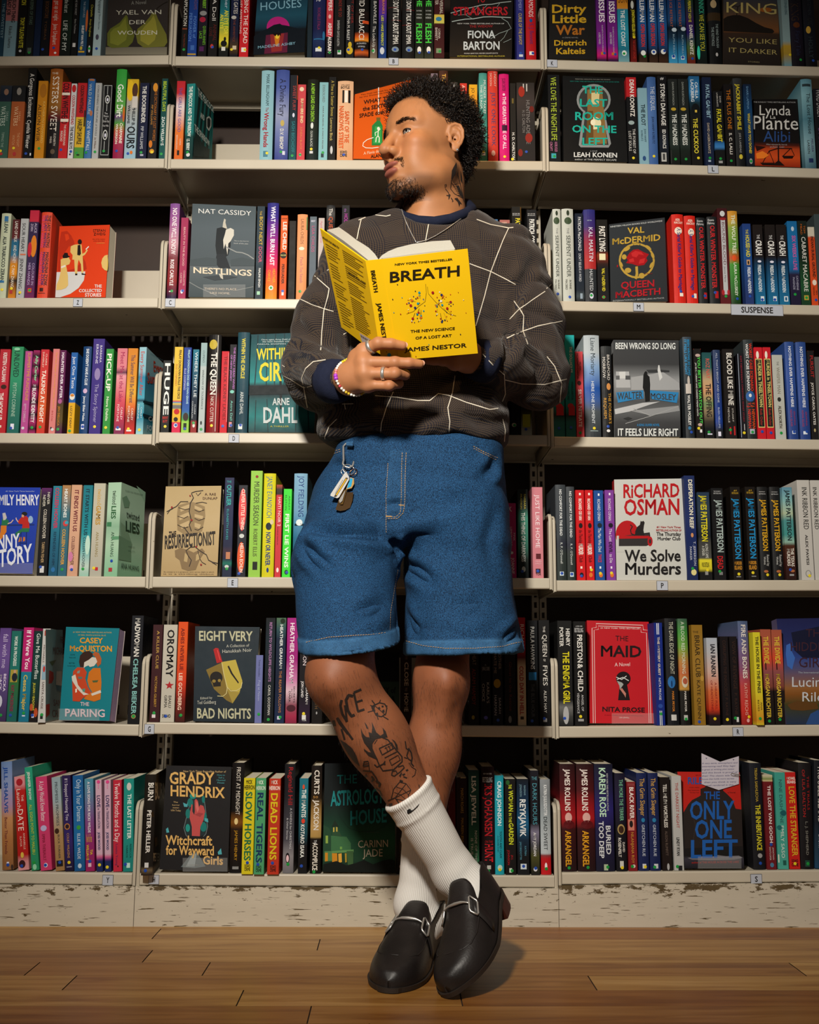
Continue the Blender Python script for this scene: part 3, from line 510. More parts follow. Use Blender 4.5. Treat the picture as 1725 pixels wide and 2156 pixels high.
212 293 93|b01f3a@95,b8243a@190,2c1f42@196,33234a@560,5a2050@800,6a2050@845|ALICE~c8b8d0~205~290~.6~.85;ZORN~c8b8d0~210~275~.2~.45;COLOURS IN~b8a0c8~550~740~.6~.85;HER HANDS~b8a0c8~550~740~.2~.45;%o~d0781e~310~500~.3~.95;%o~b81f34~370~500~.0~.45;%r~c83a1e~768~805~.3~.7;.g~787~.5|purple with an orange fan/lilac
315 405 108 h|d0442a|THE LADY WAITING~3a2a6a~135~415~.35~.6~b;THE LADY WAITING~2a1614~135~415~.65~.9~b;THE LADY WAITING~e0487a~135~415~.08~.3~b;MAGDALENA ZYZAK~2a1614~455~745~.65~.9~b;MAGDALENA ZYZAK~3a2a6a~455~745~.35~.6~b;MAGDALENA ZYZAK~e0487a~455~745~.08~.3~b;%r~3a1a16~765~795~.25~.6;%r~3a1a16~808~812~.1~.8|orange red/overlapping pink, blue and black
@2 1 330 420 4.107
82 165 33 h|7a4a8a@38,9a5a90@200,c08a98@380,7a3a40@500,8a2a2c@700,2a1c3a@842|NO ONE WILL KNOW~ece2e4~75~475~.3~.75~b;ROSE CARLYLE~ece2e4~520~745~.3~.65~b;.g~792~.55;%r~ddd~790~800~.25~.5|dusky pink and purple/white
184 248 157|982a50|BEAUTY IN THE BLOOD~e2b8b4~240~575~.4~.65;CHARLOTTE~e2b8b4~615~745~.6~.8;CARTER~e2b8b4~635~725~.2~.4;%o~d8dce4~780~815~.3~.65;.b~790~.6|crimson/pink
848 916 58|22323c@60,283844@550,1f2c36@620,26343e@848|THE~c8a83a~100~138~.35~.6;BODY NEXT~d8b43a~150~395~.35~.75;DOOR~d85a7a~410~545~.35~.75;NALINI SINGH~d8d8d4~595~760~.4~.65~b;%r~9ac8a8~795~825~.25~.65|slate blue/yellow and pink
937 1035 28 h|2a2a78@30,3a2a84@150,7a2a86@300,c02a6a@480,d83a4a@600,e0702a@740,e08a2a@848|WHAT WE'LL BURN LAST~f0e8f0~60~570~.35~.72~b;HEATHER~e8b02e~600~720~.62~.85;CHAVEZ~e8b02e~610~710~.2~.42;%o~e8f0e8~745~785~.3~.7;.g~765~.5|indigo to orange/white
1058 1118 138|d0551a@140,d0551a@455,c84e18@848|LEE CHILD~f0e8dc~195~435~.35~.85~b;PERSUADER~3a1c12~560~730~.3~.65~b;A JACK REACHER~3a1c12~160~172~.1~.9~u;%o~1f1a16~455~510~.0~.95;REACHER~d8cf7a~476~490~.08~.88~u;.b~793~.5;%r~ddd~800~830~.35~.65|bright orange/white
1133 1192 185|17130f||black behind the orange one/no
1203 1290 127 h|d89060@130,dc9668@500,d08a58@848|LAURA CHILDS~8a5a3a~170~385~.35~.65;%o~e0d8c0~410~440~.2~.75;Peach Tea Smash~c07a7a~500~720~.35~.65;.g~795~.4;%r~6a8a5a~150~260~.9~1|peach/soft brown
1312 1372 148|55606a|LISA CHILDS~b8527a~230~455~.3~.7;BEST~dde~180~195~.2~.8~u|grey blue/pink
1388 1440 160|b4a8a4|Agatha Christie~c0707a~185~375~.35~.65|pale grey pink/rose
1456 1530 48 h|17181a@50,4a4a4a@120,1a1a1c@200|The~e0dcd4~78~140~.3~.7;QUEEN~c8562e~150~310~.3~.75|black grey-sheened/white and orange
1590 1660 50|131216|the~8a5a9a~80~110~.3~.6;HOLLY~b03aa0~125~235~.3~.75;WAR~b03aa0~250~320~.3~.75|black/magenta
@2 1 1040 420 4.423
10 44 185|3a6a9a||blue sliver behind the shoulder/no
62 158 190|a0605a|A NEW~d8c8b0~210~225~.2~.7~u|dusty pink behind the shoulder/cream
175 265 68|15130f|NEW YORK TIMES~ccc~128~137~.1~.85~u;BESTSELLING~ccc~142~150~.1~.85~u;PATRICIA~d8c82e~175~345~.4~.85~b;%r~5a3f1a~70~200~.9~1|black by the shoulder/yellow
318 410 95|141417|NEW YORK TIMES~ccc~130~139~.1~.85~u;BESTSELLING~ccc~145~153~.1~.85~u;PATRICIA CORNWELL~e4e4e0~185~520~.25~.75~b|black by the end bracket/large white
@2 2 1040 420 4.423
563 638 88 h|b9bcb4@90,b4b8b0@945|THE~777~265~320~.4~.6;SERPENT UNDER~3f443c~335~720~.3~.68;BONNIE~4a4a40~750~835~.5~.7;MACBIRD~4a4a40~745~840~.15~.35;%o~3a4a34~165~230~.1~.85;%o~2a3424~105~150~.35~.65;.b~880~.45|white, left copy/dark green
650 757 85 h|b9bcb4@90,b4b8b0@945|THE~777~265~320~.4~.6;SERPENT UNDER~3f443c~335~720~.35~.7;BONNIE~4a4a40~750~835~.55~.72;MACBIRD~4a4a40~745~840~.2~.38;%o~3a4a34~165~230~.2~.85;%o~2a3424~100~150~.4~.65;.b~908~.55|white, right copy/dark green
773 848 130|121a2a@130,0f1626@500,16202c@780,1a222c@845,3a4448@900,16181c@945|PATRICIA MacDONALD~dfe2e6~165~480~.35~.72;DON'T BELIEVE A WORD~c8ccd2~505~765~.35~.65;%r~8a9aa8~875~925~.45~.75|blue black/white
856 964 92 h|2a2a72@95,3a2a6a@250,8a1f3a@380,a82a2a@560,a82a2a@640,2a2e32@650,26282c@945|NEW YORK~bcd~190~200~.3~.7~u;KAL MARTIN~d8dce8~260~575~.4~.75;HAUNTED~c8ccd0~650~850~.4~.68;%o~ccd~870~925~.35~.7;.g~893~.5|navy, red and grey/silver
972 1078 188|15130f@190,1a1412@480,7a2a10@520,2a1410@600,141214@640,131214@945|PAST LYING~e4e0d8~250~485~.25~.75~b;%r~e0d8b0~505~565~.2~.75;VAL McDERMID~d8c82e~640~855~.4~.65~b;%o~c83a1e~895~925~.35~.65;.g~910~.5|black with a sunset square/white and yellow
@2 2 1380 420 5.0
207 330 155 h|cb2418|ASIA~f0d8c8~200~225~.3~.7~u~b;MACKAY~f0d8c8~232~255~.2~.95~u~b;%o~e9dcc8~290~370~.2~.85;A Serial Killer's Guide to Marriage~2a2a72~300~955~.42~.72~b;.b~968~.55;%r~f0e0d0~985~1020~.45~.75|glossy red, left copy with side showing/blue
340 458 170 h|cb2418|ASIA~f0d8c8~210~235~.3~.75~u~b;MACKAY~f0d8c8~242~265~.2~.95~u~b;%o~e9dcc8~305~385~.3~.85;A Serial Killer's Guide to Marriage~2a2a72~315~955~.42~.72~b;.b~1020~.5;%r~f0e0d0~990~1040~.6~.85|glossy red, right copy/blue
468 560 190 h|1d1f21|Dennis~ddd~215~238~.1~.75~u;Mahoney~ddd~246~270~.05~.85~u;OUR WINTER MONSTER~c4252a~290~940~.3~.75~b;%r~b02024~980~1045~.55~.9;.b~1015~.65|black horror, left copy/red
583 688 180 h|1d1f21|Dennis~ddd~205~228~.1~.7~u;Mahoney~ddd~236~260~.05~.75~u;OUR WINTER MONSTER~c4252a~275~935~.28~.72~b;%r~b02024~965~1040~.5~.85;.b~980~.5|black horror, right copy/red
694 800 92 s3|3a1216@95,4a161a@500,5a1a1e@1080|%r~b4b6ba~200~1000~.3~.75;BOUND BLOOD~5a1a20~240~690~.42~.68;Jennie Marts~333~705~870~.45~.6;%o~c8cccc~120~180~.25~.75;%o~8a1f24~190~220~.2~.85;%o~a8242a~950~1010~.1~.4;%o~a8242a~950~1010~.65~.9;.g~1020~.5|maroon with a silver panel/maroon
806 908 120 h|c88a2a@125,c8963a@200,7f9a3a@300,4f8a34@500,b84a24@615,3f8a2e@680,2a6a24@900,1a3a1a@1085|THE WOLF TREE~dfe6cc~160~570~.35~.72~b;LAURA McCLUSKEY~d8e2d0~665~1015~.4~.68~b;%o~d8501e~585~650~.25~.7;.b~1045~.6|orange to green/white
957 1045 255|1f3a78@258,1c4a8a@600,24366a@1000,24366a@1090|THE~d8cc3a~315~362~.35~.65;HOUSEMAID~d8cc3a~375~605~.3~.75~b;FREIDA McFADDEN~dfe6ee~715~985~.35~.7~b;%r~c89a6a~635~690~.3~.7;%o~222~645~685~.4~.6;.b~1020~.5|royal blue with a keyhole/yellow
1068 1170 265|1c1614@265,1a1618@600,123a5a@700,1a5a84@900,1c6a94@1095|THE~d8d8d8~370~415~.35~.65;CRASH~e8e8e4~430~585~.2~.8~b;%o~dde~640~665~.3~.7;FREIDA McFADDEN~dfeaf0~690~970~.3~.62~b;%r~d8e0e6~1020~1070~.45~.8;.b~1055~.6|black to blue, first of three/white
1198 1303 265|1c1614@265,1a1618@600,123a5a@700,1a5a84@900,1c6a94@1095|THE~d8d8d8~375~420~.35~.65;CRASH~e8e8e4~435~590~.2~.8~b;%o~dde~645~670~.3~.7;FREIDA McFADDEN~dfeaf0~695~975~.3~.62~b;%r~d8e0e6~1020~1070~.45~.8;.b~1055~.6|black to blue, second of three/white
1318 1422 265|1c1614@265,1a1618@600,123a5a@700,1a5a84@900,1c6a94@1095|THE~d8d8d8~378~423~.35~.65;CRASH~e8e8e4~438~593~.2~.8~b;%o~dde~648~673~.3~.7;FREIDA McFADDEN~dfeaf0~698~978~.3~.62~b;%r~d8e0e6~1020~1075~.4~.8;%r~1a5a84~1030~1065~.5~.7|black to blue, third of three/white
1436 1540 228|16649c@230,1a6ea8@600,1a5a90@740,241f3a@790,1f1a34@1100|SIX WEEKS~c85aa0~380~610~.4~.75~b;TO~c85aa0~620~645~.4~.65;LIVE~c85aa0~650~745~.4~.75~b;CATHERINE~a8a8c0~805~955~.6~.8;McKENZIE~a8a8c0~820~950~.25~.45;%o~bcd~285~335~.35~.65;.g~1000~.4|azure and violet/pink
1548 1643 225 s2|16201c@230,122018@600,1a4a2a@900,1a3a24@1105|TOM~b8601e~275~355~.6~.8;MEAD~b8601e~260~370~.25~.45;CABARET MACABRE~e4e4dc~395~970~.3~.75;%r~b89a3a~1010~1060~.25~.75;.g~1035~.5|black to green/white
1653 1722 290|c8c2b0@295,c8c2b0@380,c8461e@400,cc481e@1105|INDIAN BURIAL GROUND~2a1a14~390~820~.35~.75~b;%o~e8d8c8~845~905~.2~.85;NICK~2a1a14~960~1005~.65~.85;MEDINA~2a1a14~920~1010~.25~.45;.b~1058~.6|orange with a bone corner/black
1728 1800 155|3a4648||slate at the right edge/no
@3 0 0 680 4.3125
-50 46 238|b02430@240,b8283a@500,b0242c@995|KRISTEN CALLIHAN~e9d8d4~270~535~.35~.7~b;THE HOOK UP~f0e6e0~635~880~.2~.6~b;%o~3a2018~560~600~.3~.85;.y~945~.4;%r~ddd~930~950~.3~.6|red with a football/white
58 166 215|2f8a5c@220,2f8f68@500,27705c@700,1f5f58@995|UNLOVED~16302a~255~490~.25~.7;PEYTON CORINNE~a8c8b4~545~850~.3~.6;%o~8ac8a4~225~250~.2~.7;.b~955~.35;%r~dde~915~965~.3~.6|jade green/black
182 248 255|b04a8c|SUMMERTIME PUNCHLINE~d8a03a~270~705~.4~.8;BETTY CORRELLO~dcb8d0~735~900~.3~.6;.w~955~.35|orchid pink/gold
257 317 248|9a1f5c@250,2a1420@300,9a1f5c@340,2a1420@390,9a1f5c@430,2a1420@480,a02060@530,2a1420@580,9a1f5c@640,2a1420@720,9a1f5c@780,2a1420@830,a02060@900,2a1420@960,9a1f5c@995|Ally Carter~8fd0a0~295~530~.4~.8~b;THE~ddd~560~580~.3~.7~u;BLONDE IDENTITY~f0e8ec~590~905~.25~.75~b;.g~950~.5|magenta plaid/white
327 402 240|c02a34@245,c83a34@500,d0582a@750,c2342c@995|CLAIRE~f0d8c8~280~385~.62~.8;DAVERLEY~f0d8c8~265~405~.25~.45;TALKING AT NIGHT~f2e4d6~430~905~.3~.75~b;.g~945~.45|red and orange/white
438 497 235|d07a78|The Five Stages of Courting Dalisay Ramos~e0a03a~265~775~.45~.7;de la Cruz~b03a34~795~890~.35~.6;.w~968~.6;%r~333~945~965~.25~.5|salmon pink/mustard
504 560 247|5a1a4a@250,5a1a4a@680,4a3a1e@740,5a4a24@880,4a1a44@995|HAUNTED EVER AFTER~ece0ea~270~685~.3~.7~b;JEN DELUCA~b8742a~755~935~.2~.5~b;%o~a8588a~690~735~.1~.75;.g~965~.35|plum purple/white
607 667 268|1f5aa0@270,1f5aa0@720,d8a41e@728,d8a41e@998|Just One Taste~e8ecf0~305~595~.3~.75;%o~d8d8d0~640~700~.1~.9;%o~c87a2a~645~670~.2~.8;LIZZY DENT~2a2a30~755~955~.3~.6;.g~980~.4|blue over yellow/white script
714 790 212 h|123a6a|SHE DOESN'T HAVE A CLUE~e2e8ee~235~565~.4~.7~b;%o~c8a8c8~595~640~.25~.75;Jenny Elder Moke~dfe6ec~665~890~.35~.6~b;%r~dde~920~965~.25~.6;.b~942~.45|dark blue/white
804 909 143|3a2a7a|BARBARA~d8d4e4~205~360~.62~.8;ERSKINE~d8d4e4~195~370~.28~.48;%o~8a7aa8~410~520~.25~.75;The Story Spinner~a8a0c4~555~905~.35~.65;.y~942~.5|indigo/lilac
927 996 235|2f8a3a|PICK-UP~ece8da~280~620~.2~.75~b;Nora Dahlia~d8e2c8~670~890~.35~.65~b;.y~950~.45|grass green/cream
1030 1122 230|c8707c@235,d07a84@400,5a2a44@450,d8909a@480,c84a5a@700,b02a44@850,7a2a50@995|Meet Me at the Lake~a01f50~265~715~.35~.75;CARLEY~f0d8d8~765~880~.6~.8;FORTUNE~f0d8d8~740~895~.25~.45;.b~950~.4;%r~ddd~955~975~.2~.7|pink lake-scene/magenta
1128 1218 230|c87a1e@235,d08a24@500,d8a02e@640,d0642a@760,8a1f1c@860,b02a24@940,c02a24@1000|This Summer Will Be Different~2a2a5a~290~725~.35~.75;CARLEY~eadccf~775~885~.6~.8;FORTUNE~eadccf~755~900~.25~.45;.y~962~.4;%r~ddd~970~985~.2~.7|orange to red/navy script
1230 1297 218 f1500|8fb8c4@220,7fb0c0@440,2a7fa0@490,4a9ab0@680,16384a@705,5aa0b0@730,1c7a94@850,8fc0c8@1000|Every Summer After~c03a2a~260~660~.25~.75;CARLEY~d8e4e6~765~865~.55~.75;FORTUNE~d8e4e6~740~870~.15~.35;.y~970~.5|pale blue seaside/red script
@3 1 300 680 4.3125
162 238 340|1a1c1c|HUGE~dfe2de~365~835~.25~.85~b;BRENT~b8302a~850~872~.2~.85~u~b;BUTT~b8302a~882~905~.25~.8~u~b;.y~940~.55|small black/huge white
262 340 217|d8b43a@220,d8b43a@700,c83a4a@710,3a8ab0@722,d8b43a@735,6a6a6a@750,6a6a6a@775,d8aa2a@785,d8aa2a@895,c8244a@905,c8244a@985|FINLAY DONOVAN ROLLS THE DICE~3a2a1a~245~690~.55~.82~b;ELLE COSIMANO~c8702a~375~570~.2~.42;%o~b81f24~780~830~.2~.85;%o~1a1a1a~855~895~.2~.7;%o~e8e0e0~910~950~.25~.7;.b~928~.5|yellow/brown
348 418 222|1f3a8a@225,22408f@700,2a5aa0@800,4f9a3a@880,8fc04a@895,8fc04a@985|FINLAY DONOVAN DIGS HER OWN GRAVE~a8d0d8~245~735~.55~.8~b;ELLE COSIMANO~c8c8e4~415~610~.15~.38;%o~3a2a24~815~890~.2~.9;%r~1f2a1a~910~970~.3~.7;.b~960~.5|cobalt blue/pale
432 488 240|1f6f86@245,1c5a72@400,1a3a50@600,142434@700,141c28@880,8a2424@900,8a2424@985|WHERE THEY LIE~e0e8ea~265~675~.35~.8;CLAIRE~c8d0d4~740~830~.55~.75;COUGHLAN~c8d0d4~710~865~.15~.35;.g~908~.5;%o~d8d4cc~915~950~.35~.75|teal to navy/white
503 560 180|8fa8aa@185,8fa8aa@385,a9b4b4@400,a9b4b4@985|CUPIDO~50666a~250~360~.35~.65;WINDOW OF TOLERANCE~5a6668~425~785~.35~.65;%o~2a3434~890~925~.3~.6;.g~965~.5|pale grey blue/grey
573 688 105 h|0f0c0b@110,14100e@500,4a0f10@620,8a1216@740,7a1014@985|%o~b8a23a~150~240~.05~.7;THE QUEEN~ece6dc~270~650~.25~.68~b;NICK CUTTER~e6d4c8~670~900~.3~.55;.y~932~.45;%r~d8d4cc~110~985~.72~.76|black to blood red/white
697 765 257|c01c2a|THE BLACK KIDNEY LADIES~6a0f18~300~880~.35~.75;%r~e88a90~270~900~.9~.96;.b~937~.45|glossy red/dark red
770 834 195|17151a|THE REALLY DEAD WIVES~a86ab0~220~600~.55~.8~b;OF NEW JERSEY~a86ab0~290~530~.15~.38~b;%o~7ac0b0~610~640~.2~.8;Astra Dall~7ac8b8~705~885~.35~.65;.b~930~.5;%r~c88~900~945~.2~.6|black/lilac
840 948 83 h|1f4450@85,264c58@400,1a3a48@700,1f404c@990|WITHIN THE CIRCLE~d8c83a~140~505~.35~.65~b;ARNE DAHL~d4dad8~625~830~.35~.62;%r~d8dcd8~920~965~.25~.6;.b~928~.45|dark teal/yellow
@3 1 1030 680 4.107
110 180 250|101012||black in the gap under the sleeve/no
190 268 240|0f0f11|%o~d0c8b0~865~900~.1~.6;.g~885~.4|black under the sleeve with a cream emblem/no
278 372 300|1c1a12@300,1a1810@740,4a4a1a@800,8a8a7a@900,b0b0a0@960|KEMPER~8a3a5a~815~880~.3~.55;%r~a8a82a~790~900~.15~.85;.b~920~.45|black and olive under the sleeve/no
@3 2 1030 680 4.107
562 660 105|18a0a0@110,188a8a@500,15706e@700,1c2a2a@800,1f5a58@860,1f5f5c@975|THE DOLLHOUSE~d8e0dc~205~430~.5~.75~b;ACADEMY~d8e0dc~385~500~.15~.4~b;MARGARITA~16302e~510~665~.5~.7;%o~b02424~695~740~.2~.8;%r~a82024~720~800~.25~.9;.b~910~.45|aqua with a red house, left copy/white
667 755 105|18a0a0@110,188a8a@500,15706e@700,1c2a2a@800,1f5a58@860,1f5f5c@975|THE DOLLHOUSE~d8e0dc~205~430~.5~.75~b;ACADEMY~d8e0dc~385~500~.15~.4~b;MARGARITA~16302e~510~665~.6~.8;MONTIMORE~16302e~510~665~.2~.4;%o~b02424~695~740~.2~.8;%r~a82024~720~800~.3~.9;.b~905~.5|aqua with a red house, right copy/white
760 827 247|c8454e|SILVIA~2a1416~335~410~.55~.75;MORENO-GARCIA~2a1416~265~485~.15~.4;SILVER NITRATE~f0dcdc~575~900~.3~.7~b;%o~3a1a1a~500~540~.2~.7;.g~950~.45|coral/white
838 973 105 h|a8b2b8@110,b0bac0@250,7fa0c8@380,1f4fa0@560,3a5a9a@660,4a5258@760,2f3438@975|Liane Moriarty~3a444a~130~455~.42~.72;HERE ONE MOMENT~dfe6ea~505~870~.42~.6;.y~910~.55;%r~9aa~930~936~.3~.8|white, blue and grey/dark and white
988 1077 200 h|2c2f31@205,1c1d1f@400,151515@975|BRADFORD~d8d4cc~275~495~.55~.8;MORROW~d8d4cc~295~475~.12~.38;%o~c8884a~520~580~.45~.85;THE FORGER'S~d09a3a~605~870~.6~.85;REQUIEM~d09a3a~650~825~.15~.4;.b~895~.5;%o~ddd~920~945~.35~.7|charcoal/gold
@3 2 1400 680 5.308
243 340 155 h|3a4650@160,2c363c@400,22282c@800,24282c@1275|BEEN WRONG SO LONG~2a8ac0~185~585~.5~.75~b;IT FEELS LIKE RIGHT~2a8ac0~185~580~.15~.4~b;%o~b8b0a8~590~710~.35~.65;%r~c0b8b0~680~790~.15~.75;WALTER MOSLEY~e0e0dc~805~1145~.3~.6~b;%o~2f6f9a~1155~1195~.25~.6;.b~1220~.6|slate with a pale tower/blue
360 442 288|1a1615|YOU BETTER WATCH OUT~4ac84a~375~1125~.5~.85~b;JAMES S. MURRAY AND DARREN WEARMOUTH~c8c8c4~445~1040~.15~.33~b;%r~b8342a~288~296~.0~1;%o~b8a098~345~380~.2~.9;%o~b8a098~1120~1155~.2~.8;.y~1178~.3;%r~ddd~1190~1225~.45~.75|black/green
455 560 330|1c4a4c@335,2a5a58@500,b89a74@640,c8946a@760,6f8a5c@900,8a7a5c@980,3a342c@1100,14161a@1180,141414@1280|ROZ NAY~d8584a~400~620~.35~.75;THE OFFING~2a2422~680~1050~.25~.78~b;.g~1220~.4;%r~ccd~1235~1250~.25~.75|green and peach/dark
582 660 300 h|2a3a5c@305,26386a@600,1a3a8a@1100,22262c@1200,1f2022@1280|ALL THAT'S BRIGHT AND GONE~b8c0d0~335~890~.35~.6;ELIZA NELLUMS~b8c4dc~945~1175~.35~.58;%r~dde~1215~1265~.25~.65|dark blue/silver
688 812 292|1b1716|BLOOD LIKE MINE~dcd8d0~335~920~.35~.8~b;STUART~c8c4bc~955~1105~.62~.75;NEVILLE~c8c4bc~945~1115~.25~.4;%r~b82024~1155~1255~.72~.85;%r~b82024~1165~1245~.35~.48;.g~1195~.4|black/tall white
858 924 340|17161c|KIM NEWMAN~9a2434~370~640~.4~.65;A CHRISTMAS GHOST STORY~9a2434~650~1105~.45~.65;%r~a8b4c8~345~1280~.0~.06;.y~1228~.5;%r~ccc~1130~1200~.55~.65|thin black/dark red
931 1038 185 h|2f3638@190,24292c@600,202426@1280|WORST CASE SCENARIO~d03a24~225~760~.55~.85~b;WORST CASE SCENARIO~d8d8d8~230~760~.2~.45~b;%o~2a5a9a~760~880~.0~.95;%o~d8d8d8~790~830~.3~.6;T.J. NEWMAN~d8501e~885~1180~.55~.85~b;T.J. NEWMAN~c82a1e~890~1175~.15~.42~b;%r~aab~1185~1240~.25~.75;.g~1220~.5|charcoal with a blue globe/red and orange
1047 1139 272 s1|c01c28|%r~d8c878~400~1170~.08~.88;%r~17201c~410~1160~.14~.82;MURDER in TINSELTOWN~d8c878~420~940~.35~.72~b;Rob Osler~b02a2a~960~1150~.35~.65;%o~e8e0d0~315~400~.2~.55;.b~1215~.5|red panelled, left copy/gold
1147 1234 272 s1|c01c28|%r~d8c878~400~1170~.08~.88;%r~17201c~410~1160~.14~.82;MURDER in TINSELTOWN~d8c878~420~940~.35~.72~b;Rob Osler~b02a2a~960~1150~.35~.65;%o~e8e0d0~315~400~.2~.55;.b~1228~.5|red panelled, right copy/gold
1247 1363 357|b4b6ae|THE~7a7a74~430~475~.4~.6;WHISPER MAN~8a8474~495~790~.35~.65;%o~2a2a26~830~880~.3~.65;ALEX NORTH~4a4438~925~1175~.35~.62~b;.g~1230~.5|white/taupe
1398 1504 210 h|2c4a8a@215,30509a@600,263f80@1290|NOTHING EVER HAPPENS HERE~dfe4ee~260~940~.35~.62~b;SERAPHINA~a83a5a~985~1145~.55~.7;NOVA GLASS~a83a5a~970~1155~.2~.38;%r~d8e0ea~1205~1240~.3~.65;.b~1218~.5|blue, left copy/white
1526 1638 212 h|2c4a8a@215,30509a@600,263f80@1290|NOTHING EVER HAPPENS HERE~dfe4ee~268~945~.35~.62~b;SERAPHINA~a83a5a~992~1150~.55~.7;NOVA GLASS~a83a5a~978~1160~.2~.38;%r~d8e0ea~1210~1245~.25~.65;.b~1215~.6|blue, right copy/white
1652 1722 310|1d1a1a|PURSUIT~b82a2a~365~610~.3~.8;JOYCE CAROL OATES~d4d0ca~665~1140~.3~.65~b;%o~b8a87a~1180~1220~.3~.6;%r~8a2024~310~318~.0~1|black near the right edge/red and white
1728 1790 380|5a5a58||grey at the right edge/no
@4 0 0 960 4.3125
330 424 290|5a1f5c@292,3a1f44@340,17171a@400,121214@1072|NEVER~e0dccc~330~440~.62~.85;NEVER~e0dccc~355~460~.2~.45;COLLEEN HOOVER~e4dccc~485~750~.35~.65;TARRYN FISHER~c8a87a~780~970~.35~.62;.b~1008~.35;%r~ccc~1000~1060~.3~.7|black with a purple top/cream
436 517 272|26788c@275,2a7f94@500,1f5f7a@800,1c4f6a@1080|COLLEEN HOOVER~c82a50~290~660~.3~.7~b;REMINDERS OF HIM~16304a~690~990~.35~.65;%o~2a6aa0~1010~1055~.3~.75|teal/red
521 600 265|a87a4a@268,8a7a6a@380,3a6a78@520,2f5f74@1080|HEART BONES~e4e8e4~300~560~.3~.65~b;COLLEEN HOOVER~d8a03a~665~990~.3~.65~b;%o~c83a3a~585~640~.3~.9;%o~3a9ab0~590~620~.5~.95;.g~1030~.5|copper and blue/white and yellow
605 700 262|c89a7a@265,cfa284@500,c8987c@1082|IT ENDS WITH US~6a1f2c~310~685~.35~.72~b;COLLEEN HOOVER~5a2430~730~990~.3~.6;%o~c878a0~870~960~.05~.5;%o~d8a0b8~990~1040~.2~.6;.b~1032~.45|peach/maroon
715 802 265|14707e@268,187a88@500,1f8a94@700,6ab0b0@850,b8ccc0@1000,8fb8a8@1085|IT STARTS WITH US~10303e~300~720~.3~.65~b;COLLEEN HOOVER~143a40~740~1010~.25~.55;%o~b8d8c8~720~900~.5~1;.g~1025~.4|teal watery/dark
811 918 248|b4b09c@250,bab4a2@600,a8a698@1085|twisted~c8a04a~300~440~.35~.7;GAMES~b88a2a~450~625~.3~.68~b;ANA HUANG~9a8a5a~690~915~.38~.62;.y~1018~.35;%r~b8242c~1010~1040~.45~.7|cream marbled/gold
932 1062 238 f1325|9fc0a4@240,a8c8ae@500,86ac90@640,a4c4a8@800,8ab898@1000,7fae8c@1090|twisted~2a3a2c~315~440~.38~.7;LIES~2a5a34~455~570~.35~.68~b;ANA HUANG~3a5a44~690~915~.42~.65;.b~953~.55;%r~a8343a~1015~1050~.35~.62;%r~3f7a54~600~640~.0~.4;%r~5a8f6a~730~760~.5~1|mint green marbled/dark green
@4 1 290 960 4.423
784 872 202|262a4a@205,22284a@600,1f2440@840,3a2a3a@880,1f2440@960,1a6a5a@1000,1f2a44@1040,20263c@1118|THE~3aa0a0~230~250~.2~.7~u;OUTLIER~3aa8a4~270~465~.25~.7~b;ELISABETH EAVES~3aa0a0~495~780~.3~.52;%r~b87a5a~895~960~.35~.8;%o~c8ccc8~1015~1045~.25~.7;.g~1050~.5|dark indigo/teal
917 1002 272|26262e|%o~d8484a~300~700~.05~.9;%o~d8542a~800~1090~.05~.88;CLEVER LITTLE THING~f0dccc~310~685~.35~.7~b;HELENA ECHLIN~f0dccc~815~1085~.35~.68~b;%o~c8ccc8~725~765~.2~.75;.b~1095~.3|charcoal brush-striped/cream
1028 1138 138|8fc04a|MURDER SEASON~3a3a2a~240~645~.3~.75;ROBERT ELLIS~4a4a2a~680~935~.35~.68;%o~8a2a24~180~205~.4~.65;%r~1f241a~985~1060~.35~.75;.x~1~1|light green/brown
1152 1263 162 h|d0c81e@165,d8d024@600,c8c01e@1120|JANET EVANOVICH~2a6a9a~190~575~.3~.72;%o~1f2a34~620~690~.25~.75;%o~d8c8a0~590~640~.6~.9;NOW OR NEVER~1f3a7a~710~1020~.3~.68~b;%o~1f3a7a~1040~1085~.4~.6|bright yellow/blue
1272 1329 268|a8402a@270,3a2a22@310,2a2420@355,c4343c@370,c4343c@1120|HAITI NOIR 2~f0dcd4~385~655~.35~.8;EDWIDGE DANTICAT~4a1a1c~660~830~.3~.45;%o~f0dcd8~1040~1085~.3~.7|red/white
1342 1419 307|3fd83a|ASHLEY~1a5a2a~370~505~.62~.8;ELSTON~1a5a2a~365~505~.2~.4;FIRST LIE WINS~e8f4e0~540~1040~.28~.72~b;%o~1a4a2a~1060~1105~.3~.75;.b~1085~.6|vivid lime green/white
1438 1562 162 h|7faac4@165,6f9cba@500,4f88ac@620,2a6a8a@760,2a5060@1000,2a3f48@1120|JOY FIELDING~1f3a7a~185~565~.35~.75;%r~16303c~630~650~.1~.9;%o~dfe8e8~590~650~.2~.7|pale blue/navy
@4 1 1030 960 4.107
60 132 170|a0301c||orange red sliver behind the shorts/no
152 238 408|b82a6a|K~f0d8e0~440~480~.3~.6~u~b;PINK~f0d0e0~665~735~.72~.9;LEMONADE~f0d0e0~615~775~.4~.6;JOANNE~f0e0e4~880~1020~.5~.8;%o~ddd~825~850~.4~.7|magenta pink/white
252 344 288|1f2624@290,24302c@450,3f8a74@540,3a7a68@760,26302c@900,22282a@1050|BARBARA~c8b84a~330~460~.62~.8;FRADKIN~c8b84a~330~460~.28~.45;THIS THING OF DARKNESS~e4e8e2~490~915~.35~.7~b;%o~c8d0cc~955~1005~.35~.7;.b~998~.4|black and green smoky/white
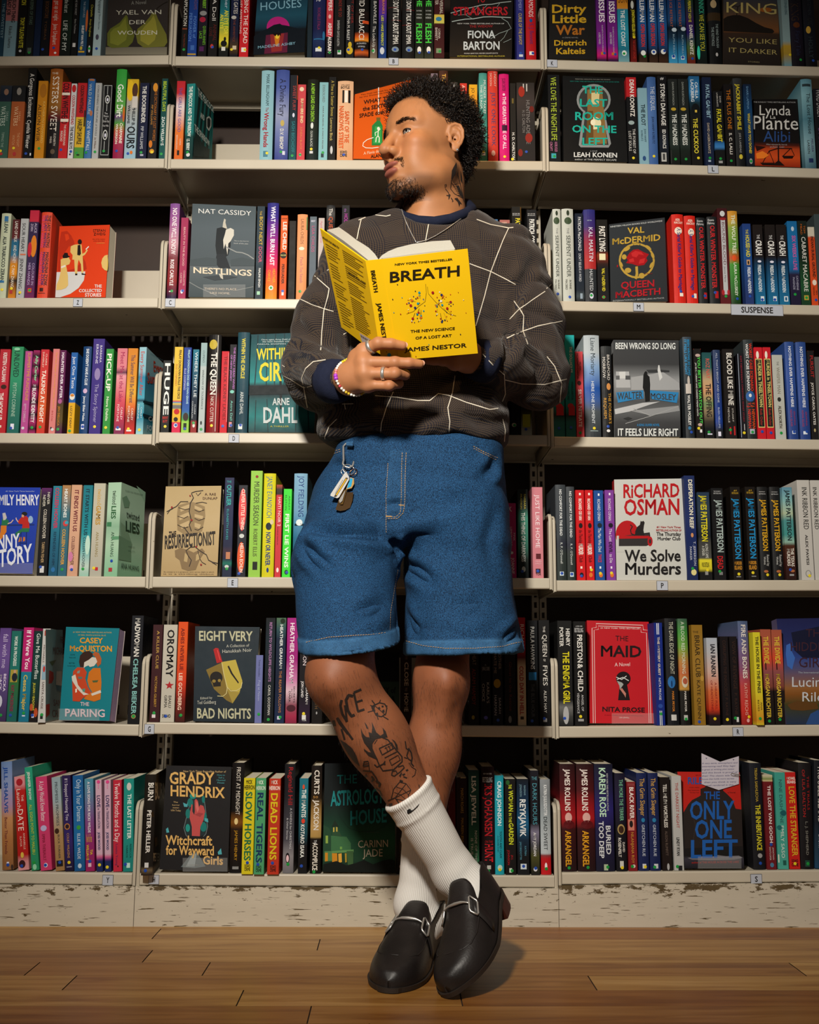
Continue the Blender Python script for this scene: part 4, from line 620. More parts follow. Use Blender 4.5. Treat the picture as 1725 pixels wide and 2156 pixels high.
381 474 270|c87a84|JUST LIKE HOME~efdce0~335~795~.3~.68;%r~5a1f24~845~890~.3~.75;SARAH~e4b8c0~905~918~.2~.8~u;GAILEY~e4b8c0~924~938~.2~.8~u;TOR~3a2226~1015~1032~.25~.75~u~b;%r~3a2226~975~1012~.25~.7;.b~995~.45|rose pink/white
@4 2 1030 960 4.107
587 675 248 h|3a3f44@250,343a40@700,2a2c38@760,2f3634@840,2a3230@1072|NO COMFORT FOR THE DEAD~dfe2e2~290~690~.38~.62~b;R. P. O'Donnell~d4dad6~750~930~.4~.62;%r~c8d8e0~1000~1035~.3~.7;.b~1015~.5|slate grey, left copy/white
681 752 265 h|3a3f44@270,343a40@700,2a2c38@770,2f3634@850,2a3230@1072|NO COMFORT FOR THE DEAD~dfe2e2~305~705~.38~.65~b;R. P. O'Donnell~d4dad6~760~940~.4~.65;%r~c8d8e0~1005~1045~.3~.75;.b~1022~.5|slate grey, right copy/white
763 838 295|c4161c|RICHARD OSMAN~f4e4dc~370~555~.35~.68~b;%o~1a1012~580~625~.3~.75;the Thursday~3a1014~640~755~.3~.7;MURDER~f4ece4~760~855~.25~.75~b;Club~3a1014~865~920~.3~.7;%r~f0e0d8~955~975~.4~.62;%r~f0e0d8~320~340~.4~.62;%o~1a1414~1008~1050~.3~.75;.b~1038~.5|bright red, left copy/white
846 915 295|c4161c|RICHARD OSMAN~f4e4dc~370~555~.3~.63~b;%o~1a1012~580~625~.3~.75;the Thursday~3a1014~640~755~.3~.7;MURDER~f4ece4~760~855~.2~.7~b;Club~3a1014~865~920~.3~.7;%r~f0e0d8~955~975~.4~.62;%r~f0e0d8~320~340~.4~.62;%o~d8702a~1008~1050~.3~.75;.y~985~.6|bright red, right copy/white
924 1005 298|1c4a90|RICHARD OSMAN~dfe8f0~375~560~.35~.65;%o~1a2430~580~620~.3~.8;The Man Who Died~e4eaf0~625~830~.35~.68;TWICE~c8304a~850~920~.3~.65~b;%r~dfe8f0~955~975~.42~.6;%r~dfe8f0~325~345~.42~.6;%o~d8702a~1008~1050~.35~.75;.y~1015~.5|cobalt blue/white
1021 1100 295|7a3a94|RICHARD OSMAN~e4d8ea~370~560~.32~.62;%o~1a1420~580~620~.3~.8;The Last~eee4f2~630~740~.35~.65;DEVIL~2a1430~745~840~.3~.65~b;to Die~eee4f2~850~925~.35~.65;%r~e8dff0~955~975~.42~.6;%r~e8dff0~320~340~.42~.6;%o~d8702a~1008~1050~.35~.75;.y~1012~.5|violet/white
@4 2 1400 960 5.308
257 377 220|1c2a58@225,202e60@700,16265a@900,1a2650@1385|DESPERATION REEF~e8e4cc~265~810~.4~.75~b;%o~c88a5a~860~910~.45~.7;T. JEFFERSON~c8ccd8~955~1225~.65~.85;PARKER~c8ccd8~1015~1165~.3~.48;%o~d8cc8a~1265~1335~.35~.85;.g~1258~.5|tall navy/cream
400 538 405|22344a@410,2a3a4c@600,1c2228@900,3a3a38@960,4a4a46@1140,d8cc2e@1165,c8bc2a@1260,171718@1300,151516@1385|JAMES PATTERSON~d8cc1e~440~955~.25~.72~b;ALONG CAME~d8d8d0~980~1140~.5~.72;A SPIDER~d8d8d0~1005~1115~.22~.42;WORLD'S BESTSELLING~2a2a1a~1190~1240~.15~.75~u;%r~8a8a88~1290~1330~.4~.65;.y~1275~.6|dark blue with a yellow band/yellow
560 692 360|141416|THE WORLD'S~ccc~390~402~.2~.8~u;BESTSELLING~ccc~412~425~.2~.85~u;JAMES PATTERSON~a8b8b4~490~1075~.35~.85~b;DEAD~c01f24~1120~1265~.3~.75~b;.g~1290~.45;%r~777~1295~1330~.4~.7|black/pale grey and red
776 888 345|17120f|#1~c8a02a~378~395~.35~.65~u;BESTSELLING~c8a02a~405~425~.15~.8~u;JAMES PATTERSON~1f8ac4~475~1150~.25~.8~b;MURDER~c88a2a~1180~1215~.1~.85~u~b;ISLAND~c88a2a~1228~1270~.1~.85~u~b;.y~1320~.5;%r~888~1345~1355~.25~.7|black, left copy/bright blue
944 1058 345|17120f|#1~c8a02a~375~392~.35~.65~u;BESTSELLING~c8a02a~400~420~.15~.8~u;JAMES PATTERSON~1f8ac4~470~1145~.25~.8~b;MURDER~c88a2a~1175~1210~.05~.8~u~b;ISLAND~c88a2a~1223~1268~.05~.8~u~b;.y~1305~.4;%r~888~1340~1350~.25~.7|black, right copy/bright blue
1086 1198 345 h|1a1a1b|THE WORLD'S~ccc~395~405~.15~.75~u;BESTSELLING~ccc~418~430~.15~.8~u;JAMES PATTERSON~d8a41e~485~1060~.3~.78~b;Raised by~c8c8c4~1105~1230~.6~.85;Wolves~c8c8c4~1125~1215~.3~.5;%o~a8643a~1275~1305~.25~.7;.y~1328~.6|black grey-edged, left copy/amber
1226 1340 345 h|1a1a1b|THE WORLD'S~ccc~398~408~.15~.75~u;BESTSELLING~ccc~421~433~.15~.8~u;JAMES PATTERSON~d8a41e~490~1060~.28~.75~b;Raised by~c8c8c4~1105~1235~.6~.85;Wolves~c8c8c4~1125~1215~.3~.5;%o~a8643a~1275~1305~.25~.7;.y~1328~.55|black grey-edged, right copy/amber
1366 1476 350 s-2|5a8aa0@355,7fb0b0@500,a8b89a@640,4a8a8a@720,3f8a86@880,8ab0a0@960,4a2a1c@1000,3a1a14@1200,2a1614@1385|JAMES PATTERSON~1c2a2c~380~945~.3~.72~b;THE TEXAS~dcd4c8~1030~1235~.55~.85~b;MURDERS~dcd4c8~1040~1230~.15~.45~b;%o~a8643a~1270~1300~.4~.85;.b~1272~.4;%r~999~1320~1340~.3~.75|teal and brown/dark
1538 1678 270|bdbab4|INK RIBBON RED~1f1d1c~350~820~.35~.75;ALEX PAVESI~3a3634~880~1215~.42~.62~b;%o~8a8a86~1275~1355~.28~.75;%o~bdbab4~1285~1345~.35~.68;.y~1338~.6|white, left copy near the edge/black
1690 1800 272|bdbab4|INK RIBBON RED~1f1d1c~350~820~.2~.6|white, right copy at the edge/black
@5 0 0 1270 4.539
-58 52 237|5a3f80@240,6a4f94@500,4f3f70@900,3a2c50@1125|fall with me~c8b8dc~295~620~.35~.75;BECKA~dcd0e8~675~845~.6~.8~b;MACK~dcd0e8~685~835~.25~.45~b;%o~c8c8d8~880~1000~.1~.6;.g~1070~.55|purple wintry/lilac
57 153 265|1f6a60@268,1f7068@640,2f6a3a@760,1c5f5a@1125|WORK IN PROGRESS~dfe8e0~315~600~.35~.65~b;KAT MACKENZIE~8a1f44~785~1035~.3~.6~b;%r~a8963a~635~755~.15~.85;%o~1f2430~665~750~.3~.85;%o~c89a7a~635~670~.45~.7;.b~1070~.4|green with a small figure/white
171 270 232|b81f6a@235,b81f6a@650,1c7a94@660,1a6f8a@1125|If I Were You~f4e4ec~260~630~.35~.75~b;Cesca Major~d8b84a~685~1025~.3~.65~b;.g~1050~.5;%r~dde~1070~1082~.35~.65|magenta over blue/white and yellow
274 353 265|12302e@270,16403a@600,14302c@900,2a1614@1000,161414@1135|Give Me Butterflies~dfe8e2~290~725~.35~.8;JILLIAN MEADOWS~c8c03a~760~1025~.3~.55~b;%o~b8502a~960~1030~.0~.4;%o~b84a24~1000~1090~.55~1;.b~1070~.4;%r~ccd~1060~1095~.3~.6|dark forest green/white script
360 432 243 s-6 f600|c2c0bc|FERN~5a3a34~445~525~.6~.78;MICHAELS~5a3a34~400~565~.2~.4;SANTA CRUISE~5a3f3a~750~1010~.3~.58;%r~8aa8b8~590~730~.2~.85;%o~b8342a~600~660~.3~.6;%r~b84a3a~262~310~.25~.7;.g~1065~.5;%r~222~1070~1105~.3~.65|white protruding/brown
1216 1330 118 s2|191a20@120,141418@600,121214@1155|MADWOMAN~dcd8d0~145~510~.3~.72~b;CHELSEA BIEKER~7fb8b4~530~1060~.3~.68~b;%o~8a7a4a~1060~1105~.3~.7;.g~1080~.5|tall black/white and aqua
@5 1 270 1270 4.207
184 274 190|3a1a1e|A KILLER CLUE~c8a04a~245~580~.42~.68;VICTORIA GILBERT~c8983a~645~920~.4~.62;%r~d8ccd0~985~1015~.25~.6;.g~972~.45|maroon/gold
280 404 190|b9b4a6|OROMAY~1c1a1a~235~655~.3~.78~b;BAALU~1c1a1a~820~925~.55~.75;GIRMA~1c1a1a~815~925~.25~.45;%s~a8242a~690~765~.25~.9;SOHO~1f1c1c~985~1012~.15~.75~u~b;.b~1000~.4|off-white with a red star/black
412 498 165|d04a1a@168,d8541c@400,c8381c@700,7a1f14@850,3a1612@1050|ASHES NEVER LIE~7a1f14~220~595~.3~.65~b;LEE GOLDBERG~f0d0b8~620~945~.25~.6~b;%o~2a2a2a~980~1015~.3~.7;.g~992~.6|flame orange/dark red
1117 1180 460|6a70a4|Tomás González~454a74~500~650~.4~.62;Fog at Noon~a8b0d4~685~865~.4~.7;.g~983~.6|short lavender blue/pale
1197 1284 130|14181c@135,16242e@300,121416@1070|RETURN TO WYLDCLIFFE HEIGHTS~a878a8~170~695~.4~.65~b;CAROL GOODMAN~dcdad4~725~990~.4~.65;.g~1030~.5|black gothic/lilac
1292 1380 130|4a6a50@135,2a4a50@230,16243a@320,141c34@700,1a2a4a@1070|HEATHER GRAHAM~e0e4e2~190~580~.4~.68~b;THE REAPER FOLLOWS~c8824a~600~970~.4~.65;%o~1a2a1a~135~180~.4~.9;.g~1010~.6;%r~ccd~1000~1030~.3~.6|navy with a misty top/white
1389 1490 130|a01f7a@135,9a1f74@500,c878a8@680,d8b8c4@780,8a4a5a@900,a02a4a@1000,7a1f3a@1070|HEATHER GRAHAM~f0e0ea~175~710~.3~.65~b;SECRETS~2a1a24~735~880~.68~.82;IN THE~2a1a24~760~840~.5~.58;DARK~2a1a24~780~880~.28~.44;%o~4a1f2a~900~960~.1~.9|magenta with a skyline/white
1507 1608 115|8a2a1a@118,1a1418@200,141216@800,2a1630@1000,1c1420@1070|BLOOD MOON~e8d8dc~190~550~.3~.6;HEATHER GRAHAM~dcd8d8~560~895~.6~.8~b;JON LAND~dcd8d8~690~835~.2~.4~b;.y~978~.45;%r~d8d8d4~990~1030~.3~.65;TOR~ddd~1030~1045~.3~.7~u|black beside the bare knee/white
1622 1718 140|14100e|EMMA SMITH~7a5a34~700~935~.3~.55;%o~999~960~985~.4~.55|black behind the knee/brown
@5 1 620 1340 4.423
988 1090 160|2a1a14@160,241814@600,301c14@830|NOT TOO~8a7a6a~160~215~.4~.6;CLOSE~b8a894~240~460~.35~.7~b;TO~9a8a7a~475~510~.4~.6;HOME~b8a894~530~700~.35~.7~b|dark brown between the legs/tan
@5 1 960 1270 3.92
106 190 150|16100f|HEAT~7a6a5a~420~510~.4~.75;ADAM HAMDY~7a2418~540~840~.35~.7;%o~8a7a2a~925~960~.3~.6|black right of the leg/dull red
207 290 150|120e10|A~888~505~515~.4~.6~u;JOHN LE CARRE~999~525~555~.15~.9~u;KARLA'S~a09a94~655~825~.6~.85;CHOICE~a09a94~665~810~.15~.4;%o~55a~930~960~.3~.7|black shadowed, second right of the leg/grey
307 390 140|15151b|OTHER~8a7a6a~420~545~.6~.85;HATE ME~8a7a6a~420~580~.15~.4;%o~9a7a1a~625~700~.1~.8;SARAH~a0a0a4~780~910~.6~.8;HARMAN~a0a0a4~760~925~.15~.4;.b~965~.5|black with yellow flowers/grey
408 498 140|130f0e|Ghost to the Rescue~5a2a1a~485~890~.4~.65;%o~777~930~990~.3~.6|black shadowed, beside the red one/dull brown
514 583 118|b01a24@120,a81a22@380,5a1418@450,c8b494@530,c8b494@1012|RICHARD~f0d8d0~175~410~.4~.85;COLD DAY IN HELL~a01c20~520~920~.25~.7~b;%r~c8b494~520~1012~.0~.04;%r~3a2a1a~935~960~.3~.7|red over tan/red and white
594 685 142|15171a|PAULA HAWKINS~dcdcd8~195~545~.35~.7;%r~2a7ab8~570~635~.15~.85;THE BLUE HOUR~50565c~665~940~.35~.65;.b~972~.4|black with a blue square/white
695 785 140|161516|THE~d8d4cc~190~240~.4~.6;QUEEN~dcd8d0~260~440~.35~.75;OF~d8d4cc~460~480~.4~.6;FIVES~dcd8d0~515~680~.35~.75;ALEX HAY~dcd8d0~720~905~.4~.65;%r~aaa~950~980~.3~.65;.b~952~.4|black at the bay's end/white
@5 2 960 1270 3.92
852 972 145|181818@150,161616@800,6a6a68@860,3a3a38@940,1c1c1c@1012|HENRY~dcdad4~210~355~.6~.85~b;PORTER~dcdad4~200~360~.15~.4~b;THE ENIGMA GIRL~d8cc1e~400~830~.35~.78~b;%o~aaa~850~1000~.3~.7;.b~950~.4|black with a running figure/yellow
986 1088 150|151414|#1 NEW YORK~ccc~185~195~.2~.75~u;BESTSELLING~ccc~205~240~.1~.8~u;PRESTON~dcdad4~260~490~.3~.7~b;& CHILD~dcdad4~500~730~.3~.7~b;ANGEL OF~ccc~755~890~.55~.72;VENGEANCE~ccc~740~910~.2~.38;.y~935~.45;%r~999~955~975~.25~.7|black/large white
@5 2 1370 1270 4.859
68 154 200 s1|14287a|%r~e0e4ea~205~320~.3~.4;%r~e0e4ea~205~320~.5~.58;THE MYSTERY GUEST~d8ccb8~345~740~.35~.6~b;NITA PROSE~e0e0e4~765~990~.35~.6;%o~2a4a9a~1030~1075~.2~.75;.g~1132~.5;%r~e0e8e0~1100~1250~.35~.44;%r~e0e8e0~1100~1250~.55~.63|royal blue/white
182 300 155 h|1a1b1e@160,16181c@1248|THE DARK EDGE OF NIGHT~c8c8b4~190~725~.35~.7;%o~2a6aa8~745~870~.1~.75;%o~123a6a~790~860~.35~.5;MARK PRYOR~c87a2a~900~1110~.42~.6~b;%r~c8c8c4~1140~1200~.3~.75|black with a blue oval/cream
318 415 158 h|3a5a44@165,3f8a3a@300,6a9a3c@450,b07a3c@600,b8643a@720,b88a3a@880,1a1814@900,151412@1250|A BLOOD RED MORNING~d4dcc8~190~720~.3~.65;%o~c8c0a8~745~865~.2~.85;%o~a8543a~765~830~.3~.8;MARK PRYOR~d8d4cc~900~1110~.42~.62~b;%r~b8b8b4~1145~1195~.3~.7;.g~1185~.5|green to amber/white
456 570 222|8a661e@225,94702a@600,8a661e@1250|THE~3a2a14~285~305~.1~.6~u;BRIAR CLUB~2a1f12~330~755~.25~.68;KATE QUINN~3a2a14~790~1180~.3~.6;%o~b08a3a~740~800~.65~.95;.b~1213~.4|old gold/dark brown
607 718 355 s-1|a8b0bc@360,b0b0b4@500,c8a89c@700,c8683a@900,c03a1e@1080,2a1416@1150,1a1416@1250|IAN RANKIN~1c1c24~420~750~.35~.75~b;A HEART FULL~8a1f1c~810~1085~.6~.78;OF HEADSTONES~8a1f1c~790~1110~.22~.4;.y~1182~.5|pale grey to red/black
748 832 340|171214|CORRUPTING THE INNOCENT~3a2620~380~950~.3~.65;P. RAYNE~3a2620~970~1150~.35~.65;.y~1190~.5|black, dim left copy/dark brown
846 922 340|171214|VOW OF REVENGE~3a2620~385~880~.3~.75;P. RAYNE~3a2620~920~1140~.35~.7;.g~1175~.35;%r~ccc~1165~1215~.5~.8|black, dim right copy/dark brown
942 1044 182 h|4a5a7a@185,5a5a84@400,7a4a6a@650,b03a3a@850,b8281c@1100,8a1c18@1248|FIRE AND BONES~d8d0c8~220~770~.3~.72~b;KATHY REICHS~e0a89a~820~1145~.35~.65;.y~1162~.7;%o~d8a0a0~1180~1220~.45~.75|blue to red/white
1092 1167 298 s-9|cfc42a@300,d4c82c@900,d0b42a@1000,c88a24@1200,cfc02a@1258|THE HOUSE IN THE PINES~2a2a1a~340~920~.3~.7~b;ANA~2a2a1a~1010~1095~.6~.8;REYES~2a2a1a~990~1105~.2~.42;.g~1180~.45|yellow protruding/black
1172 1278 268|a0503a@270,a8543c@420,c8442a@560,8a4a4a@700,7a3f34@850,1f1614@900,17120f@1248|THE DIVIDE~d8b83a~340~620~.25~.7~b;MORGAN RICHTER~d8b83a~725~1175~.25~.62~b;%r~1a1210~610~680~.3~.4;.g~1205~.45|sunset red, left copy/yellow
1286 1392 272|a0503a@270,a8543c@420,c8442a@560,8a4a4a@700,7a3f34@850,1f1614@900,17120f@1248|THE DIVIDE~d8b83a~340~620~.25~.7~b;MORGAN RICHTER~d8b83a~725~1175~.25~.62~b;%r~1a1210~610~680~.3~.4;.g~1190~.4|sunset red, right copy/yellow
@6 0 0 1560 4.792
18 130 215 h t6|6a86b4@220,8a98c0@450,a888a8@650,c08a5a@780,a87040@1000,8a5f3a@1300|JILL SHALVIS~1f4a9a~260~725~.3~.62~b;Better Than Friends~6a2430~770~1140~.3~.55;%o~3a2a24~1250~1310~.8~1;.b~1250~.55;%r~dde~1220~1260~.45~.65|lilac and tan seaside/blue
183 292 365 t140|d88a90@370,d88a90@440,b8201c@500,b01c1a@1150,d08a8c@1220,d89498@1305|THE~f0d8cc~545~610~.6~.8;Launch~f0d8cc~485~680~.2~.55;DATE~f4e4d8~690~905~.2~.7;ANNABELLE~f0c8b8~930~1095~.62~.78;SLATOR~f0c8b8~960~1065~.3~.46;%o~a81f2a~380~450~.2~.8;%o~3a1a1a~1200~1280~.1~.7;%o~d8b84a~1120~1180~.3~.6;.b~1258~.35|red with pink corners/white
318 396 270 t245|2a9a7a@275,2f9a74@600,24906a@900,2a8a5c@1320|JENNIFER SNOW~dfe8e0~310~595~.35~.65~b;ALL SIGNS POINT TO MALIBU~c8d03a~640~1145~.3~.65;.g~1225~.4;%o~8fd0a8~1240~1300~.2~.7|leaning jade green/yellow green
410 524 368 t358|c83a6a|A Lady Would Know Better~f0dce4~405~810~.3~.7;%o~b8b0d8~850~910~.2~.75;EMMA THERIAULT~8a1f3a~940~1205~.3~.55;%o~e4e8f4~1230~1275~.3~.65;.b~1252~.45|rose pink/white script
562 652 372 t518|8fa4ac@375,98aab0@600,a89c8a@780,a8865a@950,9a7448@1305|PROMISES PROMISES~38444a~415~855~.35~.65;BUCK TURNER~38383a~945~1185~.4~.62;%o~3a2418~880~935~.1~.6;%r~1f1c1c~1205~1265~.15~.85;.b~1225~.5|grey blue and sand/dark
657 744 352 t624|2a1c4c@355,2c1e50@700,34266a@1000,1c1630@1310|If I Stopped Haunting You~d8d0e0~380~800~.3~.65;%o~b8783a~830~895~.1~.75;%o~2a1a2a~840~885~.2~.65;COLBY WILKENS~c8945a~930~1180~.35~.6;.y~1225~.5;%r~889~1265~1275~.2~.8|dark purple/lilac
750 857 352 t731|1c5a94@355,20649e@700,1f6aa4@1000,1a5288@1315|Only in Your Dreams~c8dce8~390~810~.35~.8;%o~3a9a3a~850~895~.3~.7;ELLIE K. WILDE~dfe8f0~935~1190~.35~.62;%o~bcd~1235~1285~.35~.7|ocean blue/pale script
864 955 385 t850|4a8aa0@390,5a7a9a@550,7a4a84@800,8a2a6a@1000,981f5a@1325|A LOVE SONG FOR RICKI WILDE~e8dfe8~410~925~.35~.62~b;New York Times~d8b02a~940~1020~.15~.75~u;TIA~d8b82a~1095~1150~.55~.8~b;WILLIAMS~d8b82a~1045~1200~.15~.4~b;.b~1213~.5;%r~e0b8c8~1232~1270~.3~.65|teal to magenta/white
974 1037 397 t961|c8a4b8@400,cca8bc@1140,c85a8a@1170,5a2a6a@1200,1f2a5a@1215,1f2a5a@1318,2a6a3a@1322|LOVE~2a2a5a~550~670~.25~.75~b;IN~3a2a5a~680~695~.3~.6;TRANSLATION~2a2a5a~705~880~.3~.7;JOSS WOOD~2a3a6a~920~1100~.3~.65~b;%o~d8488a~395~430~.25~.8;%r~d878a8~435~480~.45~.55;.y~1250~.5|pale pink with a sun, left copy/navy
1057 1122 397 t1052|c8a4b8@400,cca8bc@1140,c85a8a@1170,5a2a6a@1200,1f2a5a@1215,1f2a5a@1318,2a6a3a@1322|LOVE~2a2a5a~550~670~.25~.75~b;IN~3a2a5a~680~695~.3~.6;TRANSLATION~2a2a5a~705~880~.3~.7;JOSS WOOD~2a3a6a~920~1100~.3~.65~b;%o~d8488a~395~430~.25~.8;%r~d878a8~435~480~.45~.55;.y~1272~.4|pale pink with a sun, right copy/navy
1142 1229 397 t1141|b8263a@400,bc2a40@1325|Twelve Months and a Day~f0e0e0~425~1020~.2~.75;Louisa Young~5a2a5a~1040~1255~.3~.55;%r~2a1414~1258~1272~.5~.62|raspberry red/white script
1240 1353 383 t1250|1f8a80@385,228f84@800,1c7a74@1325|%o~c8c8c0~420~500~.3~.75;THE LAST LETTER~e0ece6~535~990~.4~.75~b;REBECCA~14403c~1040~1180~.65~.82;YARROS~14403c~1050~1175~.3~.46;.b~1243~.25;%r~b8dcd4~1230~1280~.35~.7|teal with dog tags/white
@6 1 280 1560 4.3125
72 174 305 h s-27 f300|1d1813@310,191511@900,1c1814@1140,6a5a44@1175,2a1f18@1215|BURN~e0dcd4~380~540~.35~.8~b;PETER HELLER~dcd8d0~630~1020~.35~.7~b;.b~1177~.4;%r~ccc~1105~1150~.3~.65|black protruding/white brush
872 985 200 h|151110@210,15110f@640,7a4a16@740,2a1a10@800,131010@1190|FROST AT MIDNIGHT~d8d0c4~240~670~.38~.7;%o~e0c88a~700~760~.3~.6;JAMES HENRY~c8921e~810~1085~.38~.6;%r~888~1140~1165~.25~.75|tall black with a lit street/white
984 1089 337 s-5|d0c01e@340,d4c420@1210|MICK~1c1a14~355~390~.2~.75~u~b;HERRON~1c1a14~402~440~.05~.95~u~b;SLOW HORSES~1f6a44~460~1085~.2~.75~b;.b~1105~.5;SOHO~1c1a14~1122~1148~.25~.75~u~b;CRIME~1c1a14~1152~1178~.25~.75~u~b|yellow/green
1095 1189 337 s-7|4a9a6a@340,4a9a6a@1215|MICK~e4ece0~360~392~.15~.75~u~b;HERRON~d0dccc~410~445~.05~.95~u~b;REAL TIGERS~16305a~470~1105~.2~.75~b;.b~1120~.4;SOHO~1c1a14~1132~1158~.2~.75~u~b;CRIME~1c1a14~1162~1188~.2~.75~u~b|green/navy
1217 1323 342 s-7|b8341f@345,b8341f@1220|MICK~f0dccf~358~392~.2~.75~u~b;HERRON~f0dccf~410~445~.02~.95~u~b;DEAD LIONS~d8c01e~475~1080~.2~.75~b;.b~1108~.45;SOHO~1c1a14~1130~1155~.25~.75~u~b;CRIME~1c1a14~1160~1186~.25~.75~u~b|brick red/yellow
1357 1454 210 h s2|1a191c@215,201f24@500,4a4850@900,8a868a@1050,6a686c@1205|Reginald Hill~b01f24~240~580~.4~.8;A CANDLE for CHRISTMAS~ccccd0~610~980~.6~.78;& Other Stories~ccccd0~700~895~.3~.45;%o~1a1618~1015~1110~.25~.65;%o~e8c0c8~1035~1100~.32~.58;.g~1118~.5|charcoal to grey with a lantern/red
1496 1578 340 s2|1f6f80@345,1f6470@600,1a4450@850,191719@950,151416@1205|THE MANTIS~e8ece8~440~695~.3~.75~b;KOTARO ISAKA~e8ece8~760~1060~.25~.65~b;%o~d8502a~395~440~.35~.6;%o~d8402a~705~750~.3~.7;.b~1135~.4|teal and black/slanted white
1604 1702 225 h s2|1a1412@230,2a1f14@520,8a6a3a@620,b8945a@780,a8884a@870,1a1410@890,15110f@1205|CURTIS~e4dcd0~265~485~.3~.75~b;50~c8924a~500~520~.2~.65~u;JACKSON~e4dcd0~535~810~.3~.75~b;THE~ddd~900~940~.35~.6;ACCOMPLICE~e4dcd0~925~1175~.25~.7~b;.g~1188~.4|black and gold/white
@6 1 600 1560 4.3125
1014 1078 300 s4|1a1413|MAUREEN JENNINGS~6a5a44~880~1100~.45~.6;%o~b8a0a0~1125~1155~.4~.65|thin black in the shadow of the legs/dim brown
@6 1 930 1560 4.3125
60 128 330 s4|4a1416@330,5a1416@800,2a1012@1200|GUILT~a8604a~735~835~.3~.7|dark red behind the white sock/tan
137 232 330 s4|26161a|MARCH ROARS~b08a3a~430~655~.42~.68;MAUREEN JENNINGS~a8822a~700~1010~.45~.68;%r~b8a87a~330~338~.4~.9|dark maroon beside the sock/gold
248 344 265|1c3a3c@270,2a5a50@400,1f4a44@700,3a7a58@1000,4a9a68@1215|LISA JEWELL~e8ece4~320~765~.3~.7~b;NONE OF THIS~dfe8e0~815~1100~.58~.8;IS TRUE~dfe8e0~885~1035~.2~.42;.b~1150~.35;%r~c8a05a~1150~1190~.4~.65|deep green/white
367 485 235 h|241416@240,1c1214@1225|NEW YORK TIMES~ddd~292~305~.15~.8~u;BESTSELLING~ddd~330~375~.1~.85~u;IRIS JOHANSEN~c81f2a~390~865~.25~.8~b;ON THE~b81f24~905~925~.25~.85~u;HUNT~d0202a~935~1100~.25~.85~b;%r~b8b8b0~1130~1165~.4~.7;.g~1180~.5|black red-edged/large red
490 570 315 h s1|1f94a4@320,1f98a8@1215|CRAIG JOHNSON~dfeef0~365~770~.3~.72~b;TOOTH AND CLAW~16383e~820~1065~.5~.75;A LONGMIRE STORY~1c5a64~860~1010~.25~.38;%o~b8d8cc~1125~1180~.25~.8;.y~1168~.5|turquoise/white
582 680 345 s1|171413|THE~c8d02e~395~435~.35~.62~b;WOMAN~d0d82e~450~640~.35~.75~b;IN THE~c8d02e~655~740~.35~.6~b;GARDEN~d0d82e~745~940~.35~.75~b;JILL~b8242c~1035~1080~.55~.7;JOHNSON~b8242c~990~1125~.2~.4;%o~2a5a2a~355~400~.1~.45;.g~1178~.6;%r~c8d8c8~1155~1195~.35~.6|black/yellow green
692 800 345 s1|131820@350,123250@600,1a5a80@750,14283a@900,131416@1050,16181c@1215|RAGNAR~7fa8b8~405~495~.6~.75;JONASSON~7fa8b8~395~505~.25~.42;REYKJAVIK~e4e8e8~530~870~.25~.72~b;KATRIN~5a9ab0~955~1040~.6~.75;JAKOBSDOTTIR~5a9ab0~915~1080~.2~.35;%r~c8d4dc~1115~1165~.25~.75;.b~1137~.5|black and blue stormy/white
817 894 268 s1|1a1820@270,18171c@750,7a748a@830,4a4a50@950,4a4a24@1050,1c1a1c@1215|THE~5a9aa8~325~355~.15~.8~u;DARK HOURS~4f98a8~385~760~.25~.75;AMY JORDAN~e0dfe0~830~1045~.3~.6~b;%o~d8d8e0~1145~1185~.25~.7;.b~1155~.5|dark grey moody/teal
907 998 350 h|8a8f94@355,7a8084@500,9aa4a8@700,b4bcc0@900,b8c0c4@1020,8a3a3c@1040,b81a20@1070,c01c22@1215|KATRIN JULIUSDOTTIR~e4e8ea~400~680~.35~.65~b;DEAD SWEET~2a3034~690~990~.3~.65;%o~f0e4e4~1105~1170~.35~.6;.g~1160~.5|silver grey over red/white and dark
@6 2 930 1560 4.3125
1082 1230 210 h|2c1416@215,4a1418@450,8a161c@580,a81a20@700,3a1416@800,241416@1195|JAMES ROLLINS~ece0d8~255~635~.32~.65~b;%o~d8a8a0~650~740~.3~.75;%o~5a1418~720~800~.2~.9;ARKANGEL~d89a1e~815~1140~.3~.65~b;.g~1152~.5|dark red, left copy/white and amber
1243 1403 210 h|2c1416@215,4a1418@450,8a161c@580,a81a20@700,3a1416@800,241416@1195|JAMES ROLLINS~ece0d8~255~635~.3~.62~b;%o~d8a8a0~650~740~.3~.75;%o~5a1418~720~800~.2~.9;ARKANGEL~d89a1e~815~1140~.28~.62~b;.g~1148~.55|dark red, right copy/white and amber
1409 1578 210 h s1|191a2c@215,22204a@450,2a246a@620,201d44@800,1a1a2a@1205|KAREN ROSE~b8dcc0~245~690~.25~.58~b;NEW YORK TIMES BESTSELLING AUTHOR~c8c8d0~295~635~.64~.73;BURIED~d4d8dc~770~1030~.55~.8~b;TOO DEEP~d4d8dc~730~1065~.18~.42~b;%r~a8b89a~1120~1175~.4~.62;.g~1145~.6|thick navy violet/pale green
1594 1690 295 h s1|191629@300,221c3a@500,16141c@800,151418@1195|THE MORE THE TERRIER~7fc8a0~350~725~.4~.75;%o~a8905a~755~850~.15~.85;%o~3a2418~770~840~.25~.75;DAVID~d8d4cc~920~1010~.6~.8~b;ROSENFELT~d8d4cc~880~1055~.2~.45~b;%r~c8c8c0~1090~1150~.3~.65;.y~1150~.5|dark purple with a round emblem/mint
@6 2 1300 1560 4.059
